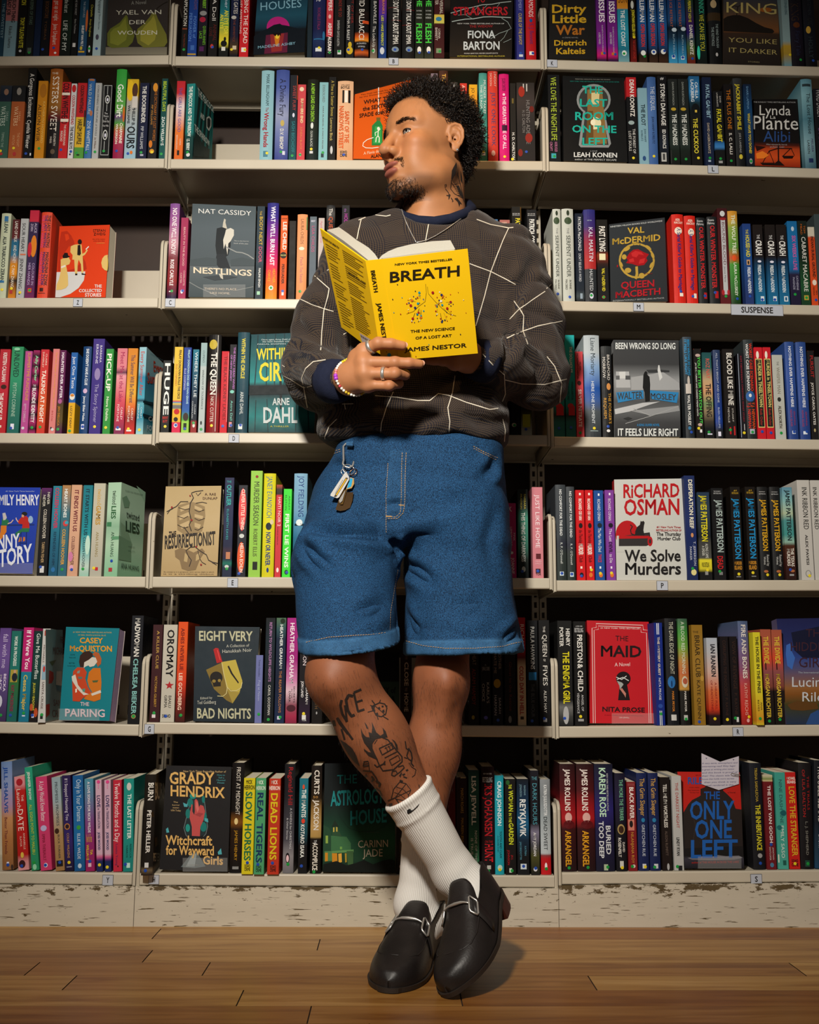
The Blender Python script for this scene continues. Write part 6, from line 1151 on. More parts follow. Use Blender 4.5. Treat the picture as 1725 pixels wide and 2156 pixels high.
L 2a1f16~8~540,850 590,890 640,920 660,970 700,990 748,1000
L 2a1f16~6~560,880 580,960 600,990 635,1010
L 2a1f16~6~690,990 735,1015
L 3a2c1e~5~380,480 440,500 480,490
L 3a2c1e~5~372,560 430,580 470,560
L 3a2c1e~5~620,500 570,520 530,500
L 3a2c1e~5~625,580 570,600 530,580
L 3a2c1e~5~370,640 430,670 470,660
L 3a2c1e~5~610,660 560,690 530,680
E 8a1c18~318~478~9~10
E 8a1c18~502~597~10~10
E 8a1c18~545~845~8~9
E 8a1c18~590~1012~9~9
E 8a1c18~488~370~7~8
T A. RAE~4a2a1e~625~728~366~344~0
T DUNLAP~4a2a1e~606~742~404~382~0
T THE~2a1f18~290~358~752~705~-6~b
T RESURRECTIONIST~221a14~252~722~862~745~-42~b
T As creepy as it is gorgeous, and a prose alight in which~5a4a34~240~710~1082~1072~2
T it is a thrilling debut~5a4a34~240~710~1102~1092~2
F 4 2 1030 960 4.107|1082,204 1688,195 1712,1074 1104,1074|24|4|c3c4bf@200,bdbeb8@1074|white with a black cat/red and black|9a1c20
E ad1218~1195~680~100~122
P bdbeb8~1105,690 1300,690 1300,830 1105,830
P 2e2a2a~1123,696 1390,660 1395,690 1380,770 1360,778 1123,780
P ad1218~1124,690 1280,690 1385,690 1385,712 1124,716
E ad1218~1393~738~22~42
E 2e2a2a~1393~738~10~20
P 1f1a1a~1262,688 1265,650 1280,615 1305,595 1312,560 1322,568 1335,560 1346,575 1340,600 1335,640 1345,688
L 1f1a1a~9~1262,685 1230,672 1224,640 1240,610 1222,595
T RiCHARD~b0131a~1162~1646~360~248~-8~b
T OSMAN~b0131a~1168~1646~510~378~-6~b
T #1 New York Times~a0242a~1450~1658~622~606~2~b
T BESTSELLING AUTHOR OF~a0242a~1446~1664~650~634~2~b
T The Thursday~24201f~1448~1660~690~660~0~b
T Murder Club~24201f~1458~1656~728~700~0~b
T We Solve~1c1a1a~1172~1658~912~815~-4~b
T Murders~1c1a1a~1178~1660~1026~925~-4~b
F 5 0 0 1270 4.539|632,226 1142,240 1046,1124 566,1116|34|10|0f6f7c@230,11747f@1120|teal with an embracing couple/orange and pink|9a7a9c -9
T #1 NEW YORK TIMES BESTSELLING AUTHOR~c8a04a~698~1068~282~270~5
T OF RED, WHITE & ROYAL BLUE~c8a04a~745~1012~310~298~4
T CASEY~d8921e~762~984~380~330~4~b
T McQUISTON~d8921e~668~1070~458~405~4~b
T SOME~0a3c44~672~715~498~486~1
T THINGS TASTE~0a3c44~660~722~526~514~1
T BETTER~0a3c44~660~715~578~566~1
T TOGETHER~0a3c44~642~720~604~594~1
P 34201a~755,560 765,500 800,465 850,455 885,480 888,520 862,545 850,540 810,570 800,610 765,608
P a8562a~885,490 905,462 945,475 970,530 965,580 935,610 920,570 915,520
P c9c2b6~805,565 850,540 880,515 915,520 930,560 900,600 860,610 845,595 820,605 800,620
P b8401f~700,650 740,612 800,615 830,660 815,720 840,800 870,850 880,905 800,900 760,940 695,935 690,740
P c06a1a~850,660 890,620 960,620 970,760 960,920 900,940 800,915 830,880 880,850 850,800 835,740
P c9c2b6~685,700 720,680 745,780 800,850 850,870 800,880 740,820 690,740
P c9c2b6~870,865 960,830 968,855 880,885
P 7a8a84~740,650 765,640 760,670 735,670
P 5a6a64~745,700 790,705 780,725 750,722
P 4a8a7a~785,820 815,815 810,850 790,845
P 4a5a34~880,740 940,735 930,755 890,758
P e0d8c8~720,820 735,815 735,850 720,855
T THE~c8b4bc~768~852~980~945~2~b
T PAIRING~c8b4bc~622~1002~1080~1010~8~b
F 5 1 270 1270 4.207|594,204 1166,212 1112,1056 576,1046|30|6|18242c@210,1b2831@600,16212a@1050|dark slate with a gold spinning top/cream|0
P 7a6426~690,590 830,525 870,740 925,888 870,860 760,760
P b3a03f~825,522 952,500 1012,690 990,780 925,888 870,740
P 9a8636~865,735 925,888 990,790 930,780
P a81a1c~755,410 775,395 800,400 835,520 785,532
L d84a44~6~790,415 815,505
E 17100c~780~660~56~55
P 17100c~745,690 820,690 820,735 755,740
E 8a7230~760~690~16~14
E 8a7230~808~685~14~14
P 17100c~880,560 892,552 925,620 980,700 975,712 910,625
L c9bd84~6~830,530 850,640 878,745 870,800 840,825 790,822
L c9bd84~6~878,745 910,778 960,775 1000,750 1010,700
T EIGHT VERY~b3b192~628~1103~330~248~4~b
T A Collection of~b8b8ac~870~1072~392~368~-8
T Hanukkah Noir~b8b8ac~835~1095~442~412~-14
T Edited by~b8b8ac~640~745~852~832~-6
T Ted Goldberg~b8b8ac~612~778~895~865~-6
T BAD NIGHTS~b3b192~610~1088~1018~932~4~b
F 5 1 620 1340 4.423|700,150 976,150 978,822 700,825|26|6|0f0d0d@160,120f0e@420,2c4438@432,33493c@655,5a1614@662,4a1412@822|dark book with a dull green band between the knees/black|0
T DICTIONARY of~15120f~560~945~530~478~-4~b
T NARNIA~15120f~700~942~620~560~-4~b
F 5 2 960 1270 3.92|1082,142 1592,154 1650,994 1106,990|22|8|b3131f@150,b81420@990|bright red with a black keyhole/black|8a0f1a
L dcb8b4~6~1135,990 1125,205 1160,200 1158,168 1545,182 1548,220 1590,224 1612,990
L dcb8b4~5~1152,990 1142,222 1178,216 1175,188 1528,200 1530,240 1574,244 1596,990
T #1 NEW YORK TIMES BESTSELLER~e4ccc8~1195~1520~210~198~6
T THE~1a0a0c~1318~1424~310~268~4
T MAID~1a0a0c~1198~1532~440~350~4~b
T A Novel~e4ccc8~1312~1438~522~492~-4
E 14090b~1383~622~60~58
P 14090b~1355,660 1412,660 1438,800 1340,800
L c8ccc8~7~1325,610 1370,630 1410,600
L c8ccc8~7~1330,630 1380,612 1428,640
P 9aa09c~1330,640 1372,655 1385,670 1355,712 1350,680
P b8786a~1355,710 1372,700 1405,745 1402,780 1392,760
T NITA PROSE~1a0a0c~1210~1560~892~855~8~b
T A smart, riveting, and deliciously refreshing debut~7a0f18~1228~1548~926~918~6
T LISA JEWELL~e4ccc8~1350~1435~948~938~2
F 5 2 1370 1270 4.859|1290,160 1860,150 1990,1245 1392,1244|34|6|1c1f4a@160,222a5c@400,2a3f80@560,4a4a70@680,8a5a2e@880,7a4a1c@940,3a3a1c@1050,22304a@1245|dusk blue landscape at the right edge/white|0
P 3a64b0~1390,430 1430,410 1450,500 1480,560 1450,680 1400,640 1385,520
P 12152e~1440,300 1900,200 1900,560 1560,560 1470,480
P 5a3a18~1400,1040 1500,1000 1700,1020 1720,1080 1560,1100 1440,1090
P 2a4a80~1590,1240 1640,1130 1720,1090 1760,1240
T THE~3a1f2a~1590~1800~345~265~0
T HIDDEN~3a1f2a~1435~1850~490~400~0
T GIRL~3a1f2a~1520~1800~655~555~0
T The International Bestseller~a8b0bc~1512~1850~718~700~0
T Lucinda~c0c4ca~1450~1890~855~755~0
T Riley~c0c4ca~1555~1840~1005~910~0
F 6 1 280 1560 4.3125|306,222 895,236 862,1190 240,1166|36|9|141112@230,181516@1190|black with a hand in a lava lamp/peach gold|0
P 1c2a2c~540,500 640,500 678,800 660,850 600,870 540,868 478,850 462,800
L 6a7a7c~5~535,505 462,790 480,850 490,868
L 6a7a7c~5~645,505 678,780 662,845 640,868
E 12706a~520~560~26~40
E 12706a~500~660~22~44
E 12706a~640~780~30~44
E 1a8a80~545~500~30~26
E 12706a~655~690~16~40
E 1a8a80~498~790~20~36
E 12706a~640~530~14~34
P b84a48~532,575 542,580 540,640 556,672 562,640 560,570 560,540 572,525 590,545 600,600 612,580 640,590 655,640 640,720 612,780 608,866 535,862 535,780 515,700 520,640 528,600
P cc6a64~575,545 588,560 600,620 585,650 570,600
P 9a3a3c~560,670 600,650 640,660 610,690
P 5a6466~545,1010 590,1008 600,1040 660,1140 560,1155 435,1145 500,1060
P 8a9496~540,1030 580,1020 560,1140 480,1140
P 4aa0a8~455,560 490,575 500,550 495,600 465,598
P 4aa0a8~300,800 318,785 330,830 305,835
P 4aa0a8~770,1010 800,975 808,1030 775,1032
P 4aa0a8~650,700 680,705 685,740 655,730
T New York Times Bestselling Author of~c8a874~458~845~284~266~4
T GRADY~d4a860~332~740~388~285~6~b
T How to~4a9aa0~765~835~316~302~2
T Sell a~4a9aa0~778~828~340~326~2
T Haunted~4a9aa0~762~838~362~348~2
T House~4a9aa0~768~830~386~370~2
T HENDRIX~d4a860~342~835~498~405~20~b
T The~c8a874~368~408~562~548~1
T horror~c8a874~358~425~588~574~1
T master.~c8a874~362~422~612~598~1
T USA Today~c8a874~345~435~638~622~2
T Witchcraft~d4a860~296~720~940~858~8~b
T for Wayward~d4a860~300~735~1032~950~6~b
T Girls~d4a860~636~818~1118~1045~6~b
T A NOVEL~8a8a84~482~600~1130~1120~2
F 6 1 600 1560 4.3125|362,204 1000,196 1002,1195 342,1190|30|5|0f1518@210,101a1a@560,123024@700,1c4a30@900,183a26@1080,0b130f@1195|dark green with a haunted house/teal|0
L 14231f~3~480,640 520,720 580,790 680,825 800,820 900,780 980,700
P 22462f~350,760 400,790 420,830 420,1060 350,1090
P 3a6a42~420,860 560,870 600,930 600,990 420,1000
P 4a7a4a~360,1000 430,1000 430,1090 360,1095
P 2a4a30~440,780 480,770 482,800 520,870 430,860
P 1a2a1e~425,780 455,715 490,780
P b8a44a~438,785 450,785 450,825 438,828
P b8a44a~465,780 478,785 478,825 465,822
P 5a8a50~425,1000 625,985 625,1010 425,1020
P c8841e~428,1020 475,1020 478,1110 430,1110
P d8a03a~485,1025 515,1020 518,1100 488,1108
P c8841e~365,1015 390,1015 390,1090 365,1095
P a88a2a~545,1020 560,1020 562,1100 548,1105
P 8aa84a~370,860 392,860 392,930 370,930
P 6a9a4a~500,960 520,960 520,985 500,985
P 3a5a34~560,1000 622,1000 620,1150 575,1150
P 0a100c~350,1120 470,1090 560,1130 640,1110 720,1080 800,1120 880,1090 960,1075 998,1090 1000,1195 345,1190
T THE~1c7a7c~475~655~390~310~-6
T ASTROLOGY~1f8688~415~900~590~460~-30~b
T HOUSE~1c7a7c~595~925~765~640~-30~b
T A NOVEL~3a4a40~742~860~836~824~0
T CARINN~b0a48c~665~936~970~905~-8
T JADE~b0a48c~708~888~1052~985~-4
F 6 2 1300 1560 4.059|514,263 1046,268 1086,1092 580,1090|24|9|b01f16@265,b3201a@440,2a2220@600,1d1918@800,151314@985,33303a@1010,17151a@1090|red and black with a rocky island/blue|161414
P b01f16~516,266 1046,270 1062,585 1010,580 985,500 930,450 880,425 760,430 700,480 640,510 605,545 568,610
P 241d1b~570,612 605,545 640,505 700,475 740,440 800,415 900,420 935,450 985,500 1012,578 1064,590 1075,900 578,920
P 2a1814~712,410 750,395 765,375 790,395 850,410 905,415 910,440 712,460
L 2e2724~8~640,620 670,720 650,850
L 2e2724~8~760,640 780,760 740,880
L 2e2724~8~960,620 940,740 980,860
P 6a6870~600,1000 700,985 800,992 860,975 930,985 1040,980 1075,1000 1000,1015 800,1020 640,1015
T NEW YORK TIMES BESTSELLING AUTHOR OF~4a1412~670~900~298~288~0
T RILEY SAGER~1f4a94~604~1010~368~312~0~b
T A twisty, a dazzling~5a1612~615~700~400~392~0
T Riley masterpiece~5a1612~605~700~425~417~0
T The New York~5a1612~620~700~445~437~0
T a Novel~4a1412~945~1010~446~434~0
T THE~1a4f9c~742~878~498~435~-2~b
T ONLY~1c559f~622~1002~668~520~-4~b
T ONE~1c559f~665~980~832~682~-4~b
T LEFT~1c559f~630~1030~998~852~-6~b
T author of THE HOUSE ACROSS THE LAKE~a8281e~636~1040~1048~1030~-6
'''
def thick_line(pl, pts, wd, off):
 v = []; n = len(pts)
 for i, p in enumerate(pts):
  a = np.array(pts[max(i-1, 0)]); b = np.array(pts[min(i+1, n-1)]); t = b-a; t = t/(np.linalg.norm(t)+1e-9); nn = np.array([-t[1], t[0]])*wd/2
  v += [pl(p[0]+nn[0], p[1]+nn[1], off), pl(p[0]-nn[0], p[1]-nn[1], off)]
 return v, [(2*i, 2*i+1, 2*i+3, 2*i+2) for i in range(n-1)]
def face_book(row, bay, ox, oy, s, head, items):
 f = head.split('|')
 co = [tuple(float(k)/s for k in q.split(',')) for q in f[1].split()]
 co = [(ox+x, oy+y) for x, y in co]
 T = float(f[2])/1000; lean = math.radians(float(f[3])); st = grad(f[4], 0); cw, lw = f[5].split('/')
 ex = f[6].split(); yaw = math.radians(float(ex[1])) if len(ex) > 1 else 0.0
 xb = (co[2][0]+co[3][0])/2
 Y0 = 0.007 if row != 6 else 0.022
 if row == 5: Y0 = 0.010
 X = P(xb, co[3][1], Y0)[0]
 zs = shelf_z(row, bay, X)
 n = np.array([math.sin(yaw)*math.cos(lean), -math.cos(yaw)*math.cos(lean), math.sin(lean)])
 if yaw: Y0 += 0.045
 base = np.array([X, Y0, zs+0.001]); pl0 = Plane(base, n)
 TL, TR, BR, BL = [pl0.at(*c) for c in co]
 # rest the lower edge on the shelf, moving the whole book along the sight lines if needed
 zmin = min(BL[2], BR[2])
 zfix = zs+0.0008+T*math.sin(lean)*1.02
 for _ in range(4):
  k = zfix-zmin
  t = (CAMP-base); t = t/np.linalg.norm(t)
  # slide plane so that the bottom corner meets the shelf height
  lowc = co[3] if BL[2] < BR[2] else co[2]
  q = PZ(lowc[0], lowc[1], zfix)
  if abs(zfix-CAMP[2]) < 0.05: break
  lim = (0.004, 0.012) if row < 5 else (0.004, 0.05)
  if not (lim[0] < q[1] < lim[1]): q = P(lowc[0], lowc[1], min(max(q[1], lim[0]), lim[1]))
  pl0 = Plane(q, n); TL, TR, BR, BL = [pl0.at(*c) for c in co]; zmin = min(BL[2], BR[2]); break
 dz = max(0.0, zs+0.0008+T*math.sin(lean)*1.02-min(BL[2], BR[2]))
 e = empty('book', (TL+TR+BR+BL)/4-n*T/2, '', 'book')
 at = lambda x, y, off: pl0.at(ox+x/s, oy+y/s, off)
 mb = MB()
 bk = -n*T
 # never sink into the shelf: trim the lower edge if the corner lies below it
 BL = BL+np.array([0, 0, 1.0])*max(0, zs+0.0006-BL[2]); BR = BR+np.array([0, 0, 1.0])*max(0, zs+0.0006-BR[2])
 def lift(p): return p+np.array([0, 0, max(0, zs+0.0006-p[2])])
 ys = sorted(set([0.0, 1.0]+[min(max((a-(co[0][1]-oy)*s)/(((co[3][1]-oy)*s)-((co[0][1]-oy)*s)), 0), 1) for a, c in st if abs(a) < 1e8]))
 ytop, ybot = (co[0][1]-oy)*s, (co[3][1]-oy)*s
 vs = []; cs = []
 for t in ys:
  vs += [TL+(BL-TL)*t, TR+(BR-TR)*t]; c = gcol(st, ytop+(ybot-ytop)*t); cs += [c, c]
 mb.add(vs, [(2*i, 2*i+1, 2*i+3, 2*i+2) for i in range(len(ys)-1)], cs)
 t0 = 0.0012
 side = hexlin(ex[0]) if ex[0] != '0' else gcol(st, (ytop+ybot)/2)
 fr = [TL, TR, BR, BL]
 def lab(i, d): return lift(fr[i]-n*d)
 # front board back face and rims, spine on the left, back board
 q = [lab(i, t0) for i in range(4)]; mb.add(q, [(0, 3, 2, 1)], hexlin('#c8c0b0'))
 for i in range(4):
  j = (i+1) % 4; mb.add([fr[i], fr[j], lab(j, t0), lab(i, t0)], [(0, 3, 2, 1)], side)
 mb.add([lab(0, 0), lab(3, 0), lab(3, T), lab(0, T)], [(0, 1, 2, 3)], side)
 q = [lab(i, T-t0) for i in range(4)]; q2 = [lab(i, T) for i in range(4)]
 mb.add(q, [(0, 1, 2, 3)], hexlin('#c8c0b0')); mb.add(q2, [(0, 3, 2, 1)], side)
 for i in range(4):
  j = (i+1) % 4; mb.add([q[i], q[j], q2[j], q2[i]], [(0, 3, 2, 1)], side)
 lay = 1
 for it in items:
  k, r = it[0], it[2:].split('~'); off = 0.0003+lay*0.00005; lay += 1
  if k == 'T':
   x0, x1, yb, yt = (float(z) for z in r[2:6]); ri = float(r[6]) if len(r) > 6 and r[6] not in ('b', '') else 0.0
   text(mb, r[0], lambda a, b: at(x0+(x1-x0)*a, yb+ri*a+(yt-yb)*b, off), hexlin(r[1]), 'b' in r[6:])
  elif k == 'P':
   pts = [tuple(float(z) for z in q_.split(',')) for q_ in r[1].split()]
   tr = tessellate_polygon([[Vector((x, y, 0)) for x, y in pts]])
   mb.add([at(x, y, off) for x, y in pts], [tuple(t) for t in tr], hexlin(r[0]))
  elif k == 'E':
   cx, cy, rx, ry = (float(z) for z in r[1:5]); ro = math.radians(float(r[5])) if len(r) > 5 else 0
   pts = []
   for i in range(24):
    a = 2*math.pi*i/24; ux, uy = rx*math.cos(a), ry*math.sin(a)
    pts.append(at(cx+ux*math.cos(ro)-uy*math.sin(ro), cy+ux*math.sin(ro)+uy*math.cos(ro), off))
   mb.add(pts, [tuple(range(24))], hexlin(r[0]))
  elif k == 'L':
   pts = [tuple(float(z) for z in q_.split(',')) for q_ in r[2].split()]
   v, fs = thick_line(at, pts, float(r[1]), off); mb.add(v, fs, hexlin(r[0]))
 mb.build('cover', PRINT, e)
 pb = MB(); a = 0.004
 def ins(i):
  c = (TL+TR+BR+BL)/4; d = fr[i]-c
  return fr[i]-d*(0.012)
 f1 = [lift(ins(i)-n*(t0+0.0002)) for i in range(4)]; f2 = [lift(ins(i)-n*(T-t0-0.0002)) for i in range(4)]
 edge = (TR-TL)*0.012
 pc = hexlin('#b9a6ba') if ex[0] == '9a7a9c' else hexlin('#d9cfb8')
 pb.add(f1+f2, [(0, 3, 2, 1), (4, 5, 6, 7), (0, 1, 5, 4), (1, 2, 6, 5), (2, 3, 7, 6), (3, 0, 4, 7)], pc)
 pb.build('pages', mat('purple_page_edges', '#a890ac', 0.7, noise=0.15, nscale=150) if ex[0] == '9a7a9c' else PAGES, e)
 BOOKS.append([row, bay, X, e, cw, lw, 1])
 return e, pl0
FPL = {}
cur = None
for ln in FACES.strip().splitlines()+['F end']:
 if ln[:2] == 'F ':
  if cur:
   h = cur[0].split('|')[0].split(); FPL[cur[0].split('|')[5]] = face_book(int(h[1]), int(h[2]), float(h[3]), float(h[4]), float(h[5]), cur[0], cur[1])
  cur = [ln, []]
 else: cur[1].append(ln)
# side panels of three books that show their printed board
def side_art(key, items, right=True):
 e, W2, w, h, D, c = SIDES[key]; ox, oy, s = c[2:5]
 a, b, cc = np.array(W2(w if right else 0, 0, 0)), np.array(W2(w if right else 0, D, 0)), np.array(W2(w if right else 0, 0, h))
 n = np.cross(b-a, cc-a) if right else np.cross(cc-a, b-a); n = n/np.linalg.norm(n); pl0 = Plane(a, n)
 at = lambda x, y, off: pl0.at(ox+x/s, oy+y/s, off)
 mb = MB(); lay = 1
 for it in items:
  k, r = it[0], it[2:].split('~'); off = 0.0004+lay*0.0001; lay += 1
  if k == 'T':
   x0, x1, yb, yt, ri, yt2 = (float(z) for z in r[2:8])   # slanted line: cap height shrinks from yt to yt2
   text(mb, r[0], lambda a_, b_: at(x0+(x1-x0)*a_, (yb+ri*a_)+((yt-yb)*(1-a_)+(yt2)*a_)*b_, off), hexlin(r[1]), 'b' in r)
  elif k == 'P':
   pts = [tuple(float(z) for z in q_.split(',')) for q_ in r[1].split()]
   mb.add([at(x, y, off) for x, y in pts], [tuple(t) for t in tessellate_polygon([[Vector((x, y, 0)) for x, y in pts]])], hexlin(r[0]))
  elif k == 'L':
   pts = [tuple(float(z) for z in q_.split(',')) for q_ in r[2].split()]
   v, fs = thick_line(at, pts, float(r[1]), off); mb.add(v, fs, hexlin(r[0]))
 ob = mb.build('cover_panel', PRINT, e); ob['label'] = 'printed side board'
side_art('teal open-sided/white', ['P 17302e~300,200 410,360 376,755 252,745', 'P 1f6f6c~318,240 330,260 296,590 284,560', 'P 1f6f6c~345,285 357,302 322,640 310,610', 'P 1f6f6c~372,325 384,342 350,690 338,660', 'P 1f6f6c~398,360 408,375 380,700 366,720',
  'P 17302e~258,600 330,660 380,690 376,755 252,745', 'T THE PEACOCK~d8e4dc~288~415~265~205~140~-42~b', 'T AND~d8e4dc~308~340~440~395~28~-40~b', 'T THE SPARROW~d8e4dc~262~380~545~490~125~-42~b', 'P c8ccc4~356,440 376,428 394,450 394,510 376,548 356,520', 'P 2a2f2e~362,450 378,442 388,462 386,505 374,530 362,510'])
side_art('pale blue seaside/red script', ['T Every~b83a24~1395~1480~440~345~10~-60~b', 'T Summer~b83a24~1338~1500~545~450~10~-65~b', 'T #1 NATIONAL BESTSELLER~3a6a7a~1368~1480~282~272~62~-8', 'P 14303e~1300,705 1390,720 1390,745 1300,725', 'P 14303e~1298,820 1390,850 1388,880 1298,850', 'T CARLEY~e0e4e4~1350~1500~890~850~10~-35', 'T FORTUNE~e0e4e4~1335~1500~975~930~10~-40'])
side_art('mint green marbled/dark green', ['P 6f9478~1110,380 1150,360 1180,420 1170,470 1130,470', 'P 8fb498~1240,270 1322,330 1318,420', 'P 7a9a7e~1098,600 1150,650 1200,800 1180,900 1100,900', 'P 6a8c70~1080,720 1190,780 1190,960 1078,940', 'T twisted~24302a~1150~1265~560~490~30~-55', 'T LIES~1f3a26~1142~1268~680~590~28~-85~b', 'T #1 NEW YORK TIMES BESTSELLER~50665a~1140~1298~318~308~40~-8', 'T TWISTED~506a58~1165~1225~828~818~5~-8', 'T BOOK FOUR~506a58~1165~1225~866~856~5~-8', 'T ANA HUANG~2a3a30~1100~1262~1022~968~24~-42'])
side_art('black protruding/white brush', ['T BURN~dcd4c4~202~300~530~380~-10~-130~b', 'T PETER~dcd4c4~186~246~1090~1020~0~-70~b', 'P 5a4a2c~200,880 225,870 232,940 205,960', 'P 6a5a34~165,650 185,640 190,690 168,690'])
side_art('white protruding/brown', ['P 7f9a9c~436,250 600,255 600,1100 436,1130', 'P a8261f~470,640 510,660 515,720 495,765 465,770', 'P b03024~440,970 475,960 475,1060 440,1095', 'P 4a5a34~470,560 540,540 500,600', 'P 2a6a80~535,780 590,790 580,850 545,830', 'P c8c0b4~540,650 590,650 590,790 535,780', 'T FERN~6a3a34~578~640~380~320~4~-56', 'T MICHAELS~6a3a34~508~640~490~420~4~-66', 'T SANTA~6a3a34~512~640~980~920~4~-56', 'T CRUISE~6a3a34~500~640~1090~1020~2~-62'])
# ---- labels: colour, lettering, neighbours, shelf; every label single
ORD = ['', 'first', 'second', 'third', 'fourth', 'fifth', 'sixth', 'seventh', 'eighth', 'ninth', 'tenth', 'eleventh', 'twelfth', 'thirteenth', 'fourteenth', 'fifteenth', 'sixteenth', 'seventeenth', 'eighteenth', 'nineteenth', 'twentieth', 'twenty-first', 'twenty-second', 'twenty-third', 'twenty-fourth']
seen = {}
for r in range(7):
 for b in range(3):
  L_ = sorted([q for q in BOOKS if q[0] == r and q[1] == b], key=lambda q: q[2])
  for i, q in enumerate(L_):
   cw, lw = q[4], q[5]
   let = '' if lw == 'no' else ' with %s lettering' % lw if ' with ' not in cw else ' and %s lettering' % lw
   kind = 'book facing out' if q[6] else 'book'
   cws = cw.split(' with ')
   if q[6] and len(cws) == 2: head = '%s cover facing out, with %s' % (cws[0], cws[1]+('' if lw == 'no' else ' and %s title' % lw))
   elif q[6]: head = '%s cover facing out%s' % (cw, '' if lw == 'no' else ', %s title' % lw)
   elif ',' in cw: a_, b_ = cw.split(', ', 1); head = '%s book%s, %s' % (a_, '' if lw == 'no' else ' with %s lettering' % lw if ' with ' not in a_ else '', b_)
   else: head = cw+' book'+(let if ' with ' not in cw else '')
   if ' with ' in head.split(' book')[0]: head = head.replace(' book', ' book', 1)
   tail = '%s shelf, %s bay' % (ROWN[r], BAYN[b])
   lab = '%s, %s from left, %s' % (head, ORD[i+1], tail)
   if len(lab.split()) > 16: lab = '%s, %s' % (head, tail)
   if len(lab.split()) > 16: lab = head
   if lab in seen: print('DUP', lab)
   if len(lab.split()) > 16: print('LONG', lab)
   seen[lab] = 1
   q[3]['label'] = lab; q[3]['group'] = 'books on the %s shelf, %s bay' % (ROWN[r], BAYN[b])

# ================================================================= distance-field modelling
def V(*a): return np.array(a, dtype=np.float64)
def rcone(p, a, b, ra, rb):
 a = np.asarray(a); b = np.asarray(b); d = b-a; L2 = d@d
 t = np.clip(((p-a)@d)/L2, 0, 1)
 return np.linalg.norm(p-(a+t[:, None]*d), axis=1)-(ra+(rb-ra)*t)
def ell(p, c, r, R=None):
 q = p-np.asarray(c)
 if R is not None: q = q@R          # columns of R are the ellipsoid's axes
 r = np.asarray(r, float); k0 = np.linalg.norm(q/r, axis=1); k1 = np.linalg.norm(q/(r*r), axis=1)+1e-9
 return k0*(k0-1.0)/k1
def smin(a, b, k):
 h = np.clip(0.5+0.5*(b-a)/k, 0, 1); return b+(a-b)*h-k*h*(1-h)
def smax(a, b, k): return -smin(-a, -b, k)
def chain(p, pts, rs, k=0.012):
 d = None
 for i in range(len(pts)-1):
  c = rcone(p, pts[i], pts[i+1], rs[i], rs[i+1]); d = c if d is None else smin(d, c, k)
 return d
def loft(p, st, n=2.5):
 """stations along z: (z, xc, yc, rx, ry), superelliptic sections"""
 st = sorted(st); z = np.array([s[0] for s in st]); zz = np.clip(p[:, 2], z[0], z[-1])
 xc, yc, rx, ry = (np.interp(zz, z, [s[i] for s in st]) for i in range(1, 5))
 u = np.abs((p[:, 0]-xc)/rx); w = np.abs((p[:, 1]-yc)/ry)
 d = ((u**n+w**n)**(1/n)-1)*np.minimum(rx, ry)
 dz = np.maximum(z[0]-p[:, 2], p[:, 2]-z[-1])
 return smax(d, dz, 0.02)
